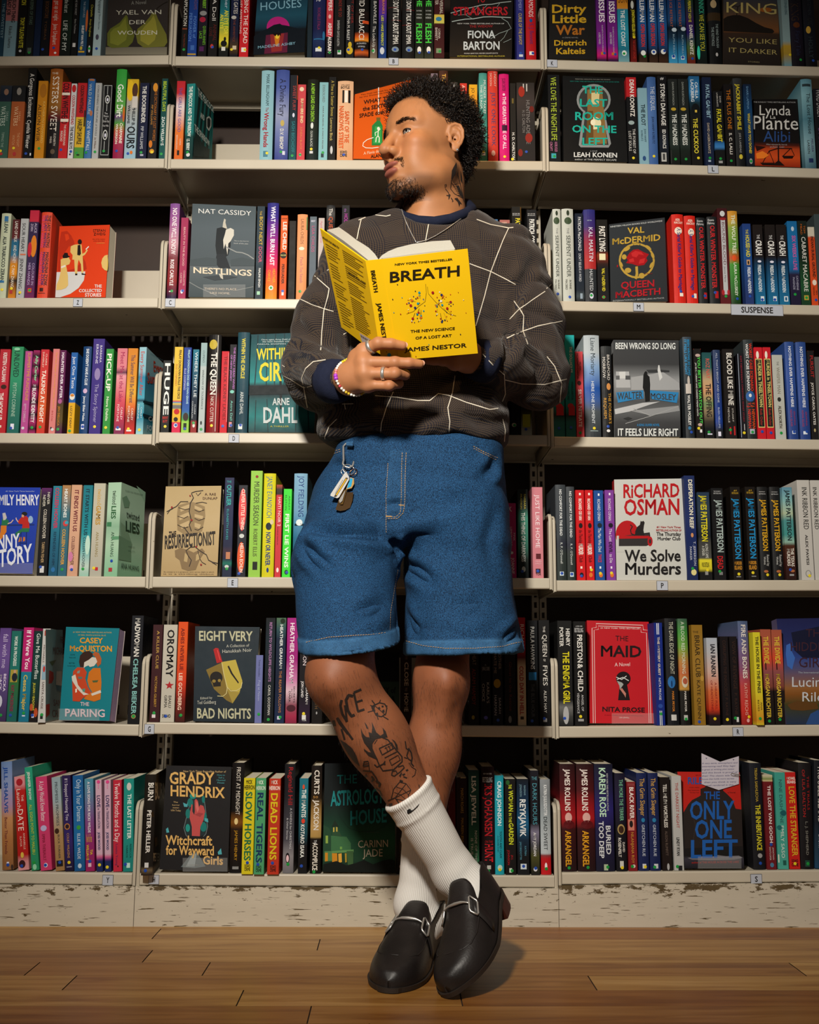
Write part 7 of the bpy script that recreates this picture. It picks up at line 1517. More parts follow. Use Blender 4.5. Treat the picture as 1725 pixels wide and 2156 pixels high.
def sdf_mesh(f, lo, hi, h, smooth=1):
 lo = np.array(lo, float); S = 4
 n = (np.ceil((np.array(hi)-lo)/h/S).astype(int))*S+1
 nc = (n-1)//S+1
 g = np.stack(np.meshgrid(*[lo[i]+np.arange(nc[i])*h*S for i in range(3)], indexing='ij'), -1).reshape(-1, 3)
 fc = f(g).reshape(nc)
 near = np.abs(fc) < h*S*2.6
 cell = np.zeros(nc-1, bool)
 for i in (0, 1):
  for j in (0, 1):
   for k in (0, 1): cell |= near[i:nc[0]-1+i, j:nc[1]-1+j, k:nc[2]-1+k]
 val = np.repeat(np.repeat(np.repeat(np.where(fc > 0, 1.0, -1.0)[:-1, :-1, :-1], S, 0), S, 1), S, 2)
 val = np.pad(val, ((0, 1), (0, 1), (0, 1)), mode='edge')
 m = np.repeat(np.repeat(np.repeat(cell, S, 0), S, 1), S, 2)
 mm = np.zeros(n, bool)
 for i in (0, 1):
  for j in (0, 1):
   for k in (0, 1): mm[i:n[0]-1+i, j:n[1]-1+j, k:n[2]-1+k] |= m
 idx = np.argwhere(mm)
 out = np.empty(len(idx))
 for s in range(0, len(idx), 400000): out[s:s+400000] = f(lo+idx[s:s+400000]*h)
 val[mm] = out
 sg = val < 0
 cnt = np.zeros(n-1, int)
 for i in (0, 1):
  for j in (0, 1):
   for k in (0, 1): cnt += sg[i:n[0]-1+i, j:n[1]-1+j, k:n[2]-1+k]
 act = (cnt > 0) & (cnt < 8)
 ci = np.argwhere(act); vid = -np.ones(n-1, int); vid[act] = np.arange(len(ci))
 acc = np.zeros((len(ci), 3)); num = np.zeros(len(ci))
 crn = [(i, j, k) for i in (0, 1) for j in (0, 1) for k in (0, 1)]
 vals = {c: val[ci[:, 0]+c[0], ci[:, 1]+c[1], ci[:, 2]+c[2]] for c in crn}
 for c in crn:
  for ax in range(3):
   if c[ax] == 0:
    d = list(c); d[ax] = 1; d = tuple(d); a, b = vals[c], vals[d]
    x = (a < 0) != (b < 0); t = np.where(x, a/np.where(x, a-b, 1), 0)
    q = np.array(c, float)[None].repeat(len(ci), 0); q[:, ax] += t
    acc[x] += q[x]; num[x] += 1
 verts = lo+(ci+acc/num[:, None])*h
 faces = []
 for ax in range(3):
  u, w = (ax+1) % 3, (ax+2) % 3
  sl = [slice(None)]*3; sl[ax] = slice(0, n[ax]-1); s1 = [slice(None)]*3; s1[ax] = slice(1, n[ax])
  a, b = sg[tuple(sl)], sg[tuple(s1)]
  e = np.argwhere(a != b); e = e[(e[:, u] > 0) & (e[:, w] > 0) & (e[:, u] < n[u]-1) & (e[:, w] < n[w]-1)]
  inside = a[e[:, 0], e[:, 1], e[:, 2]]
  def cv(du, dw):
   q = e.copy(); q[:, u] -= du; q[:, w] -= dw; return vid[q[:, 0], q[:, 1], q[:, 2]]
  qd = np.stack([cv(1, 1), cv(0, 1), cv(0, 0), cv(1, 0)], 1)
  qd[~inside] = qd[~inside][:, ::-1]; faces.append(qd)
 F = np.concatenate(faces)
 F = F[(F >= 0).all(1)]
 if smooth: verts = lap(verts, F, smooth)
 return verts, F
def lap(v, F, it, lam=0.5, mask=None):
 e = np.concatenate([F[:, [0, 1]], F[:, [1, 2]], F[:, [2, 3]], F[:, [3, 0]]])
 for _ in range(it):
  s = np.zeros_like(v); c = np.zeros(len(v))
  np.add.at(s, e[:, 0], v[e[:, 1]]); np.add.at(c, e[:, 0], 1); np.add.at(s, e[:, 1], v[e[:, 0]]); np.add.at(c, e[:, 1], 1)
  d = (s/np.maximum(c, 1)[:, None]-v)*lam
  v = v+(d if mask is None else d*mask[:, None])
 return v
def vnormals(v, F):
 n = np.cross(v[F[:, 2]]-v[F[:, 0]], v[F[:, 3]]-v[F[:, 1]]); o = np.zeros_like(v)
 for i in range(4): np.add.at(o, F[:, i], n)
 return o/(np.linalg.norm(o, axis=1)[:, None]+1e-12)
def bvh(v, F): return BVHTree.FromPolygons([tuple(q) for q in v], [tuple(int(i) for i in f) for f in F])
def hit(tree, px, py, off=0.0):
 d = ray(px, py); d = d/np.linalg.norm(d)
 l, nrm, i, dist = tree.ray_cast(Vector(CAMP), Vector(d))
 if l is None: return None, None
 n = np.array(nrm)
 if n@d > 0: n = -n
 return np.array(l)+n*off, n
def ribbon(mb, tree, pts, wpx, col, off=0.0005, step=3.0, mi=0):
 """a printed or woven line lying on the surface, laid through the given sight lines"""
 dense = []
 for (a, b), (c, d) in zip(pts[:-1], pts[1:]):
  k = max(1, int(math.hypot(c-a, d-b)/step))
  dense += [(a+(c-a)*i/k, b+(d-b)*i/k) for i in range(k)]
 dense.append(pts[-1])
 run = []
 def flush():
  if len(run) > 1: mb.add([q for r in run for q in r], [(2*i, 2*i+1, 2*i+3, 2*i+2) for i in range(len(run)-1)], col, mi)
  run.clear()
 last = None
 for i, (x, y) in enumerate(dense):
  a, b = dense[max(0, i-1)], dense[min(len(dense)-1, i+1)]
  t = np.array([b[0]-a[0], b[1]-a[1]]); t = t/(np.linalg.norm(t)+1e-9)
  ww = wpx if not callable(wpx) else wpx(i/max(1, len(dense)-1))
  p0, _ = hit(tree, x-t[1]*ww/2, y+t[0]*ww/2, off); p1, _ = hit(tree, x+t[1]*ww/2, y-t[0]*ww/2, off)
  if p0 is None or p1 is None or (last is not None and np.linalg.norm(p0-last) > 0.02): flush(); last = None
  if p0 is not None and p1 is not None: run.append((p0, p1)); last = p0
 flush()
def fillpoly(mb, tree, pts, col, off=0.0005, step=0.7):
 ys = [p[1] for p in pts]; y = min(ys)+step/2; n = len(pts)
 while y < max(ys):
  xs = []
  for i in range(n):
   (x0, y0), (x1, y1) = pts[i], pts[(i+1) % n]
   if (y0 <= y < y1) or (y1 <= y < y0): xs.append(x0+(x1-x0)*(y-y0)/(y1-y0))
  xs.sort()
  for a, b in zip(xs[::2], xs[1::2]):
   if b-a > 0.3: ribbon(mb, tree, [(a, y), (b, y)], step*1.15, col, off, 2.0)
  y += step
def crease(v, F, tree, lines):
 """push the cloth in along a line and lift it beside the line; lines: (pixel points, depth, width)"""
 n = vnormals(v, F); v = v.copy()
 for pts, dep, wd in lines:
  q = []
  for (a, b), (c, d) in zip(pts[:-1], pts[1:]):
   for i in range(8):
    h_, _ = hit(tree, a+(c-a)*i/8, b+(d-b)*i/8)
    if h_ is not None: q.append(h_)
  if len(q) < 2: continue
  q = np.array(q); fade = np.sin(np.linspace(0.25, math.pi-0.25, len(q)))
  sel = np.where((np.abs(v-q.mean(0)) < (q.max(0)-q.min(0))/2+wd*4).all(1))[0]
  dd = np.linalg.norm(v[sel][:, None]-q[None], axis=2); j = dd.argmin(1); d = dd.min(1)
  k = d/wd; prof = -np.exp(-k*k)+0.55*np.exp(-(k-1.9)**2)
  v[sel] += n[sel]*(prof*dep*1.5*fade[j])[:, None]
 return v
from mathutils import noise as mn
def nz(v, sc, seed=0.0):
 return np.array([mn.noise(Vector((q[0]*sc[0]+seed, q[1]*sc[1]+seed*1.7, q[2]*sc[2]-seed))) for q in v])
def ridged(v, sc, seed, lo=0.22):
 return -np.clip(1-np.abs(nz(v, sc, seed))/lo, 0, 1)**1.5
def mesh_obj(name, v, F, mats, parent, cols=None, smooth=True, extra=None):
 mb = MB(); mb.v = [tuple(q) for q in v]; mb.f = [tuple(int(i) for i in f) for f in F]; mb.m = [0]*len(F)
 mb.c = [(0.5, 0.5, 0.5, 1)]*len(v) if cols is None else [tuple(c) for c in cols]
 nb = len(F)
 if extra is not None:
  b = len(mb.v); mb.v += extra.v; mb.f += [tuple(i+b for i in f) for f in extra.f]; mb.c += extra.c; mb.m += [q+1 for q in extra.m]
 o = mb.build(name, mats, parent)
 o.data.polygons.foreach_set('use_smooth', [smooth]*len(o.data.polygons)); o.data.update()
 return o
# ================================================================= materials of the figure
def mat_skin():
 m = bpy.data.materials.new('brown_skin'); nt, N, L = nodes(m); b = N['Principled BSDF']
 a = N.new('ShaderNodeAttribute'); a.attribute_name = 'Col'
 tc = N.new('ShaderNodeTexCoord'); n1 = N.new('ShaderNodeTexNoise'); n1.inputs['Scale'].default_value = 28; n1.inputs['Detail'].default_value = 6
 L.new(tc.outputs['Object'], n1.inputs['Vector'])
 mr = N.new('ShaderNodeMapRange'); mr.inputs[3].default_value = 0.82; mr.inputs[4].default_value = 1.16; L.new(n1.outputs['Fac'], mr.inputs[0])
 mx = N.new('ShaderNodeMix'); mx.data_type = 'RGBA'; mx.blend_type = 'MULTIPLY'; mx.inputs[0].default_value = 1
 L.new(a.outputs['Color'], mx.inputs[6]); L.new(mr.outputs[0], mx.inputs[7]); L.new(mx.outputs[2], b.inputs['Base Color'])
 b.inputs['Roughness'].default_value = 0.54; b.inputs['Specular IOR Level'].default_value = 0.36
 b.inputs['Subsurface Weight'].default_value = 0.12; b.inputs['Subsurface Radius'].default_value = (0.012, 0.005, 0.003); b.inputs['Subsurface Scale'].default_value = 0.5
 n2 = N.new('ShaderNodeTexNoise'); n2.inputs['Scale'].default_value = 600; L.new(tc.outputs['Object'], n2.inputs['Vector'])
 bp = N.new('ShaderNodeBump'); bp.inputs['Strength'].default_value = 0.25; bp.inputs['Distance'].default_value = 0.0005
 L.new(n2.outputs['Fac'], bp.inputs['Height']); L.new(bp.outputs[0], b.inputs['Normal'])
 return m
def math_node(N, L, op, a, c=None, clamp=False):
 n = N.new('ShaderNodeMath'); n.operation = op; n.use_clamp = clamp
 for i, v in enumerate((a, c)):
  if v is None: continue
  if isinstance(v, (int, float)): n.inputs[i].default_value = v
  else: L.new(v, n.inputs[i])
 return n.outputs[0]
def mat_sweater():
 m = bpy.data.materials.new('glen_check_knit'); nt, N, L = nodes(m); b = N['Principled BSDF']
 tc = N.new('ShaderNodeTexCoord'); sp = N.new('ShaderNodeSeparateXYZ')
 di = N.new('ShaderNodeTexNoise'); di.inputs['Scale'].default_value = 7
 L.new(tc.outputs['Object'], di.inputs['Vector'])
 ad = N.new('ShaderNodeVectorMath'); ad.operation = 'MULTIPLY_ADD'; ad.inputs[1].default_value = (0.012, 0.012, 0.012)
 L.new(di.outputs['Color'], ad.inputs[0]); L.new(tc.outputs['Object'], ad.inputs[2]); L.new(ad.outputs[0], sp.inputs[0])
 M = lambda op, a, c=None, cl=False: math_node(N, L, op, a, c, cl)
 X = M('ADD', sp.outputs[0], M('MULTIPLY', sp.outputs[1], 0.7)); Z = M('ADD', sp.outputs[2], M('MULTIPLY', sp.outputs[1], 0.35))
 fine = 2*math.pi/0.0046
 sx = M('SINE', M('MULTIPLY', X, fine)); sz = M('SINE', M('MULTIPLY', Z, fine))
 bx = M('GREATER_THAN', M('SINE', M('MULTIPLY', X, 2*math.pi/0.085)), -0.1); bz = M('GREATER_THAN', M('SINE', M('MULTIPLY', Z, 2*math.pi/0.085)), -0.1)
 hound = M('GREATER_THAN', M('ADD', sx, sz), 0.1)
 ribx = M('GREATER_THAN', sx, 0.35); ribz = M('GREATER_THAN', sz, 0.35)
 both = M('MULTIPLY', bx, bz)
 onlyx = M('MULTIPLY', bx, M('SUBTRACT', 1.0, bz)); onlyz = M('MULTIPLY', bz, M('SUBTRACT', 1.0, bx))
 none = M('SUBTRACT', 1.0, M('MAXIMUM', bx, bz), True)
 dots = M('GREATER_THAN', M('MULTIPLY', sx, sz), 0.3)
 k = M('ADD', M('ADD', M('MULTIPLY', both, hound), M('MULTIPLY', onlyx, ribx)), M('ADD', M('MULTIPLY', onlyz, ribz), M('MULTIPLY', none, dots)), True)
 mx = N.new('ShaderNodeMix'); mx.data_type = 'RGBA'; mx.inputs[6].default_value = hexlin('#42372d'); mx.inputs[7].default_value = hexlin('#1b1a23')
 L.new(k, mx.inputs[0]); L.new(mx.outputs[2], b.inputs['Base Color'])
 b.inputs['Roughness'].default_value = 0.9; b.inputs['Specular IOR Level'].default_value = 0.15
 b.inputs['Sheen Weight'].default_value = 0.12; b.inputs['Sheen Roughness'].default_value = 0.5
 hgt = M('ADD', sx, sz); bp = N.new('ShaderNodeBump'); bp.inputs['Strength'].default_value = 0.35; bp.inputs['Distance'].default_value = 0.0012
 L.new(hgt, bp.inputs['Height']); L.new(bp.outputs[0], b.inputs['Normal'])
 return m
def mat_denim():
 m = bpy.data.materials.new('blue_denim'); nt, N, L = nodes(m); b = N['Principled BSDF']
 a = N.new('ShaderNodeAttribute'); a.attribute_name = 'Col'
 tc = N.new('ShaderNodeTexCoord')
 def noise(sc, scale, det=4):
  mp = N.new('ShaderNodeMapping'); mp.inputs['Scale'].default_value = scale; L.new(tc.outputs['Object'], mp.inputs[0])
  n = N.new('ShaderNodeTexNoise'); n.inputs['Scale'].default_value = sc; n.inputs['Detail'].default_value = det; L.new(mp.outputs[0], n.inputs['Vector']); return n.outputs['Fac']
 M = lambda op, x, c=None, cl=False: math_node(N, L, op, x, c, cl)
 slub = noise(300, (3.2, 3.2, 1.1)); blot = noise(9, (1, 1, 1)); grain = noise(900, (1, 1, 1), 2)
 mr = N.new('ShaderNodeMapRange'); mr.inputs[1].default_value = 0.40; mr.inputs[2].default_value = 0.66; L.new(M('ADD', M('MULTIPLY', slub, 0.6), M('MULTIPLY', grain, 0.4)), mr.inputs[0])
 mx = N.new('ShaderNodeMix'); mx.data_type = 'RGBA'; mx.inputs[6].default_value = hexlin('#05162b'); mx.inputs[7].default_value = hexlin('#2b5f90')
 L.new(mr.outputs[0], mx.inputs[0])
 m2 = N.new('ShaderNodeMix'); m2.data_type = 'RGBA'; m2.blend_type = 'MULTIPLY'; m2.inputs[0].default_value = 1
 r2 = N.new('ShaderNodeMapRange'); r2.inputs[3].default_value = 0.75; r2.inputs[4].default_value = 1.2; L.new(blot, r2.inputs[0])
 L.new(mx.outputs[2], m2.inputs[6]); L.new(r2.outputs[0], m2.inputs[7])
 m3 = N.new('ShaderNodeMix'); m3.data_type = 'RGBA'; m3.inputs[7].default_value = hexlin('#4d80ad')   # rubbed seams and hems
 sp = N.new('ShaderNodeSeparateColor'); L.new(a.outputs['Color'], sp.inputs[0])
 L.new(M('MULTIPLY', sp.outputs[0], noise(45, (1, 1, 0.6), 3), True), m3.inputs[0]); L.new(m2.outputs[2], m3.inputs[6]); L.new(m3.outputs[2], b.inputs['Base Color'])
 b.inputs['Roughness'].default_value = 0.85; b.inputs['Specular IOR Level'].default_value = 0.2
 bp = N.new('ShaderNodeBump'); bp.inputs['Strength'].default_value = 0.5; bp.inputs['Distance'].default_value = 0.0008; L.new(slub, bp.inputs['Height']); L.new(bp.outputs[0], b.inputs['Normal'])
 return m
def mat_sock():
 m = bpy.data.materials.new('white_ribbed_cotton'); nt, N, L = nodes(m); b = N['Principled BSDF']
 a = N.new('ShaderNodeAttribute'); a.attribute_name = 'Col'; sp = N.new('ShaderNodeSeparateColor'); L.new(a.outputs['Color'], sp.inputs[0])
 M = lambda op, x, c=None, cl=False: math_node(N, L, op, x, c, cl)
 s = M('SINE', M('MULTIPLY', sp.outputs[0], 2*math.pi*64)); h = M('MULTIPLY', s, sp.outputs[1])
 tc = N.new('ShaderNodeTexCoord'); nn = N.new('ShaderNodeTexNoise'); nn.inputs['Scale'].default_value = 500; L.new(tc.outputs['Object'], nn.inputs['Vector'])
 bp = N.new('ShaderNodeBump'); bp.inputs['Strength'].default_value = 0.4; bp.inputs['Distance'].default_value = 0.0011
 L.new(M('ADD', h, M('MULTIPLY', nn.outputs['Fac'], 0.5)), bp.inputs['Height']); L.new(bp.outputs[0], b.inputs['Normal'])
 mx = N.new('ShaderNodeMix'); mx.data_type = 'RGBA'; mx.inputs[6].default_value = hexlin('#dcd8d0'); mx.inputs[7].default_value = hexlin('#f0ede8')
 L.new(M('ADD', M('MULTIPLY', h, 0.5), 0.5), mx.inputs[0]); L.new(mx.outputs[2], b.inputs['Base Color'])
 b.inputs['Roughness'].default_value = 0.9; b.inputs['Specular IOR Level'].default_value = 0.15
 return m
SKIN, KNIT, DENIM, SOCK = mat_skin(), mat_sweater(), mat_denim(), mat_sock()
NAVY = mat('navy_rib_knit', '#1b2033', 0.9, noise=0.25, nscale=120, bump=0.5, bscale=500, spec=0.15)
THREAD = mat('white_thread', '#cfc6b4', 0.85, noise=0.1)
INK = mat('tattoo_ink', '#2a211d', 0.55, noise=0.25, nscale=80)
HAIRM = mat('black_hair', '#17100c', 0.42, noise=0.3, nscale=90, spec=0.4)
SILVER = mat('polished_silver', '#d8d5cf', 0.3, metal=0.8, noise=0.05)
GOLDT = mat('brass', '#a9834a', 0.3, metal=1.0, noise=0.1)
LEATHER = mat('black_worn_leather', '#1c1716', 0.45, noise=0.9, nscale=22, bump=0.25, bscale=260, spec=0.5)
SOLEM = mat('dark_sole', '#2a211b', 0.6, noise=0.3)
man = empty('person', (0.6, -0.2, 0.0), 'young man in checked sweater and denim shorts leaning on the shelves, reading a yellow book', 'person')
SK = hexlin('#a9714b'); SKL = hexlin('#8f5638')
# ================================================================= joints
hipR, hipL = P(752, 1050, -0.155), P(955, 1045, -0.14)
kneeR, ankR = P(716, 1425, -0.385), P(958, 1838, -0.318)
kneeL, ankL = P(929, 1440, -0.225), P(874, 1905, -0.225)
toeR, heelR = V(0.654, -0.4956, 0.004), V(0.757, -0.285, 0.108)
toeL, heelL = V(0.548, -0.462, 0.0), V(0.640, -0.180, 0.0)
shR, elR, wrR = P(742, 528, -0.125), P(655, 785, -0.165), P(738, 798, -0.372)
shL, elL, wrL = P(1072, 528, -0.125), P(1140, 790, -0.15), P(985, 752, -0.315)
# ---------------------------------------------------------------- legs
fR, fL = (toeR-heelR)/np.linalg.norm(toeR-heelR), (toeL-heelL)/np.linalg.norm(toeL-heelL)
def leg_f(hip, knee, ank, toe, heel, back, up, s=1.0):
 mid = knee+(ank-knee)*0.30+back*0.014
 ball = heel+(toe-heel)*0.66+up*0.026
 def f(p):
  d = rcone(p, hip, knee, 0.070*s, 0.060*s)
  d = smin(d, rcone(p, knee, knee+(ank-knee)*0.32, 0.056*s, 0.052*s), 0.03)
  d = smin(d, rcone(p, knee+(ank-knee)*0.3, ank, 0.052*s, 0.034*s), 0.03)
  d = smin(d, ell(p, mid, (0.05*s, 0.05*s, 0.10*s), frame(knee-ank)), 0.035)
  d = smin(d, ell(p, knee-back*0.036+(hip-knee)/np.linalg.norm(hip-knee)*0.012, (0.034, 0.034, 0.04), frame(knee-ank)), 0.025)
  d = smin(d, ell(p, knee-back*0.05+(hip-knee)/np.linalg.norm(hip-knee)*0.004, (0.026, 0.022, 0.03), frame(knee-ank)), 0.008)
  d = smin(d, rcone(p, knee-back*0.046-(knee-ank)*0.07, knee-back*0.040-(knee-ank)*0.16, 0.011, 0.008), 0.02)
  d = smin(d, rcone(p, ank, heel+up*0.03+(toe-heel)*0.12, 0.036, 0.028), 0.02)
  d = smin(d, rcone(p, heel+up*0.062+(toe-heel)*0.16, ball, 0.031, 0.018), 0.02)
  return d
 return f
def frame(w):
 w = np.asarray(w)/np.linalg.norm(w); a = V(1, 0, 0) if abs(w[0]) < 0.8 else V(0, 1, 0)
 u = np.cross(a, w); u /= np.linalg.norm(u); return np.stack([u, np.cross(w, u), w], 1)
axR = (kneeR-ankR)/np.linalg.norm(kneeR-ankR); backR = V(0.35, 0.9, -0.05); backR -= axR*(backR@axR); backR /= np.linalg.norm(backR)
axL = (kneeL-ankL)/np.linalg.norm(kneeL-ankL); backL = V(-0.15, 0.98, 0); backL -= axL*(backL@axL); backL /= np.linalg.norm(backL)
upR = V(-0.53, -0.16, 0.83); upR -= fR*(upR@fR); upR /= np.linalg.norm(upR)
upL = V(0, 0, 1.0)
legR, legL = leg_f(hipR, kneeR, ankR, toeR, heelR, backR, upR, 1.0), leg_f(hipL, kneeL, ankL, toeL, heelL, backL, upL, 0.88)
def box_of(pts, m): a = np.array(pts); return a.min(0)-m, a.max(0)+m
VR, FR = sdf_mesh(legR, *box_of([hipR, kneeR, ankR, toeR, heelR], 0.115), 0.004)
VL, FL = sdf_mesh(legL, *box_of([hipL, kneeL, ankL, toeL, heelL], 0.115), 0.004)
# ---------------------------------------------------------------- head
HS = 1.07
TH, PT = math.radians(58), math.radians(0.5)
hf = V(-math.sin(TH)*math.cos(PT), -math.cos(TH)*math.cos(PT), math.sin(PT)); hl = V(math.cos(TH), -math.sin(TH), 0); hu = np.cross(hf, hl); hu /= np.linalg.norm(hu)
if hu[2] < 0: hu = -hu
ear_t = P(951, 293, -0.235)             # left ear canal
HO = ear_t-hl*0.072*HS
HR = np.stack([hf, hl, hu], 1)
def H(f, l, u): return HO+HR@(np.array([f, l, u])*HS)
def head_f(q):
 """q in head units: forward, left, up"""
 d = ell(q, (0.0, 0, 0.052), (0.097, 0.076, 0.078))
 d = smin(d, ell(q, (0.028, 0, 0.03), (0.072, 0.066, 0.064)), 0.02)
 d = smin(d, ell(q, (0.036, 0, -0.03), (0.056, 0.056, 0.072)), 0.02)
 a = np.abs(q[:, 1]); qs = np.stack([q[:, 0], a, q[:, 2]], 1)
 d = smin(d, rcone(qs, V(0.010, 0.046, -0.05), V(0.03, 0.042, -0.080), 0.019, 0.017), 0.025)
 d = smin(d, rcone(qs, V(0.02, 0.046, -0.07), V(0.078, 0.012, -0.101), 0.018, 0.0165), 0.03)
 d = smin(d, ell(q, (0.083, 0, -0.101), (0.018, 0.022, 0.017)), 0.014)
 d = smin(d, ell(qs, (0.062, 0.043, -0.016), (0.026, 0.022, 0.018)), 0.02)
 d = smin(d, rcone(qs, V(0.0905, 0.006, 0.031), V(0.070, 0.048, 0.031), 0.0085, 0.0095), 0.014)
 d = smax(d, -ell(qs, (0.098, 0.032, 0.008), (0.019, 0.019, 0.0125)), 0.012)
 # eyelids around the eyeball
 ec = V(0.0755, 0.032, 0.0085)
 d = smin(d, np.linalg.norm(qs-ec, axis=1)-0.0146, 0.005)
 d = smax(d, -ell(qs, ec+V(0.0125, 0.0015, -0.0012), (0.0110, 0.0142, 0.0043)), 0.0008)
 d = smin(d, ell(qs, (0.050, 0.034, -0.050), (0.036, 0.025, 0.034)), 0.02)
 # nose
 n = rcone(q, V(0.094, 0, 0.014), V(0.1125, 0, -0.02), 0.0085, 0.0115)
 n = smin(n, ell(q, (0.1155, 0, -0.0265), (0.0115, 0.0125, 0.0105)), 0.006)
 n = smin(n, ell(qs, (0.1015, 0.0145, -0.030), (0.0125, 0.0085, 0.0095)), 0.005)
 n = smax(n, -ell(qs, (0.107, 0.0075, -0.0405), (0.0058, 0.0042, 0.006)), 0.002)
 d = smin(d, n, 0.009)
 # muzzle and lips
 d = smin(d, ell(q, (0.083, 0, -0.062), (0.020, 0.026, 0.021)), 0.016)
 d = smin(d, ell(q, (0.0995, 0, -0.0580), (0.0105, 0.0235, 0.0068)), 0.004)
 d = smin(d, ell(q, (0.0985, 0, -0.0715), (0.0100, 0.0205, 0.0075)), 0.004)
 d = smax(d, -ell(q, (0.113, 0, -0.0643), (0.0135, 0.0275, 0.0016)), 0.0016)
 d = smax(d, -ell(q, (0.105, 0, -0.084), (0.008, 0.016, 0.0045)), 0.006)
 # ears
 er = V(-0.002, 0.0735, 0.004); ES = 0.86
 e0 = (qs-er)/ES
 tilt = math.radians(-12); ft, zt = math.cos(tilt), math.sin(tilt)
 ex = e0[:, 0]*ft+e0[:, 2]*zt; ez = -e0[:, 0]*zt+e0[:, 2]*ft; ey = e0[:, 1]-(-ex)*0.38
 E = np.stack([ex, ey, ez], 1)
 plate = ell(E, (-0.006, 0.001, 0.003), (0.0165, 0.0035, 0.029))
 ring = None
 pts = [(0.006, 0.000, -0.004), (0.009, 0.001, 0.012), (0.004, 0.003, 0.026), (-0.007, 0.004, 0.031), (-0.018, 0.005, 0.026), (-0.0225, 0.005, 0.012), (-0.0205, 0.004, -0.004), (-0.014, 0.003, -0.017), (-0.006, 0.002, -0.024)]
 for i in range(len(pts)-1):
  c = rcone(E, V(*pts[i]), V(*pts[i+1]), 0.0034, 0.0034); ring = c if ring is None else np.minimum(ring, c)
 anti = None
 pts = [(-0.004, 0.003, 0.018), (-0.013, 0.004, 0.012), (-0.014, 0.004, -0.002), (-0.008, 0.004, -0.013)]
 for i in range(len(pts)-1):
  c = rcone(E, V(*pts[i]), V(*pts[i+1]), 0.003, 0.003); anti = c if anti is None else np.minimum(anti, c)
 e = smin(smin(plate, ring, 0.003), anti, 0.003)
 e = smin(e, ell(E, (-0.001, 0.001, -0.026), (0.0085, 0.0042, 0.0095)), 0.004)
 e = smin(e, ell(E, (0.0085, 0.001, -0.006), (0.0045, 0.004, 0.006)), 0.003)
 e = smax(e, -ell(E, (-0.003, 0.0045, -0.003), (0.0075, 0.006, 0.0105)), 0.0015)
 d = smin(d, e*ES, 0.004)
 return d
neck_lo = P(915, 470, -0.135)
def headneck(p):
 q = (p-HO)@HR/HS
 d = head_f(q)*HS
 n = rcone(p, H(-0.022, 0.0, -0.035), neck_lo, 0.056, 0.066)
 n = smin(n, rcone(p, H(-0.01, 0.05, -0.055), P(872, 470, -0.185), 0.014, 0.014), 0.03)     # the strained neck muscle
 n = smin(n, rcone(p, neck_lo, neck_lo-V(0, 0, 0.12), 0.066, 0.09), 0.03)
 return smin(d, n, 0.022)
VH, FH = sdf_mesh(headneck, HO-V(0.145, 0.145, 0.33), HO+V(0.145, 0.145, 0.165), 0.0017, 1)
qh = (VH-HO)@HR/HS
ch = np.tile(np.array(hexlin('#a97148')), (len(VH), 1))
def blend(mask, col, arr):
 c = np.array(hexlin(col)); return arr*(1-mask[:, None])+c[None]*mask[:, None]
lipm = np.clip(1-np.minimum(ell(qh, (0.0995, 0, -0.0580), (0.0105, 0.0235, 0.0068)), ell(qh, (0.0985, 0, -0.0715), (0.0100, 0.0205, 0.0075)))/0.0012, 0, 1)*(qh[:, 0] > 0.088)
ch = blend(lipm*0.9, '#8c4c42', ch)
a_ = np.abs(qh[:, 1])
cheek = np.clip(1-ell(np.stack([qh[:, 0], a_, qh[:, 2]], 1), (0.075, 0.04, -0.02), (0.02, 0.02, 0.02))/0.015, 0, 1)
ch = blend(cheek*0.25, '#b56f4c', ch)
noset = np.clip(1-np.linalg.norm(qh-V(0.116, 0, -0.027), axis=1)/0.02, 0, 1); ch = blend(noset*0.35, '#b4694a', ch)
stub = np.clip((-0.078-qh[:, 2])/0.012, 0, 1)*np.clip((qh[:, 0]-0.02)/0.02, 0, 1)*(qh[:, 2] > -0.125)
ch = blend(stub*0.55, '#4a3022', ch)
def hairline(f):
 return np.interp(f, [-0.12, -0.055, -0.035, -0.025, -0.002, 0.02, 0.045, 0.062, 0.075, 0.12], [-0.055, -0.052, -0.03, 0.022, 0.024, 0.036, 0.05, 0.078, 0.083, 0.083])
hm = np.clip((qh[:, 2]-hairline(qh[:, 0])+0.006)/0.014, 0, 1)*(np.linalg.norm(qh[:, :2], axis=1) > 0)*((a_ < 0.074) | (qh[:, 2] > 0.04))
ch = blend(hm*0.92, '#1d140f', ch)
# ---------------------------------------------------------------- hands
def hand_f(wr, knuck, fingers, thumb, rads, palm_n, fore):
 def f(p):
  d = rcone(p, fore, wr, 0.031, 0.027)
  for k in knuck: d = smin(d, rcone(p, wr, k, 0.0255, 0.0135), 0.014)
  for i in range(len(knuck)-1): d = smin(d, rcone(p, knuck[i], knuck[i+1], 0.0125, 0.0125), 0.010)
  th = chain(p, thumb, [0.017, 0.0135, 0.0115, 0.0095], 0.006); d = smin(d, th, 0.012)
  g = None
  for k, fg, r in zip(knuck, fingers, rads):
   c = chain(p, [k]+fg, [r*1.15, r*1.02, r*0.93, r*0.80], 0.0035)
   c = smin(c, np.linalg.norm(p-fg[0], axis=1)-r*1.06, 0.004)
   g = c if g is None else np.minimum(g, c)
  return smin(d, g, 0.0055)
 return f
kn = [P(766, 738, -0.402), P(766, 763, -0.410), P(768, 787, -0.411), P(775, 811, -0.404)]
fg = [[P(797, 723, -0.420), P(824, 724, -0.421), P(848, 728, -0.417)],
      [P(832, 763.5, -0.424), P(862, 764.5, -0.424), P(884, 766.5, -0.418)],
      [P(832, 787, -0.424), P(853, 789, -0.405), P(842, 791, -0.383)],
      [P(820, 812, -0.415), P(840, 808, -0.398), P(832, 808, -0.378)]]
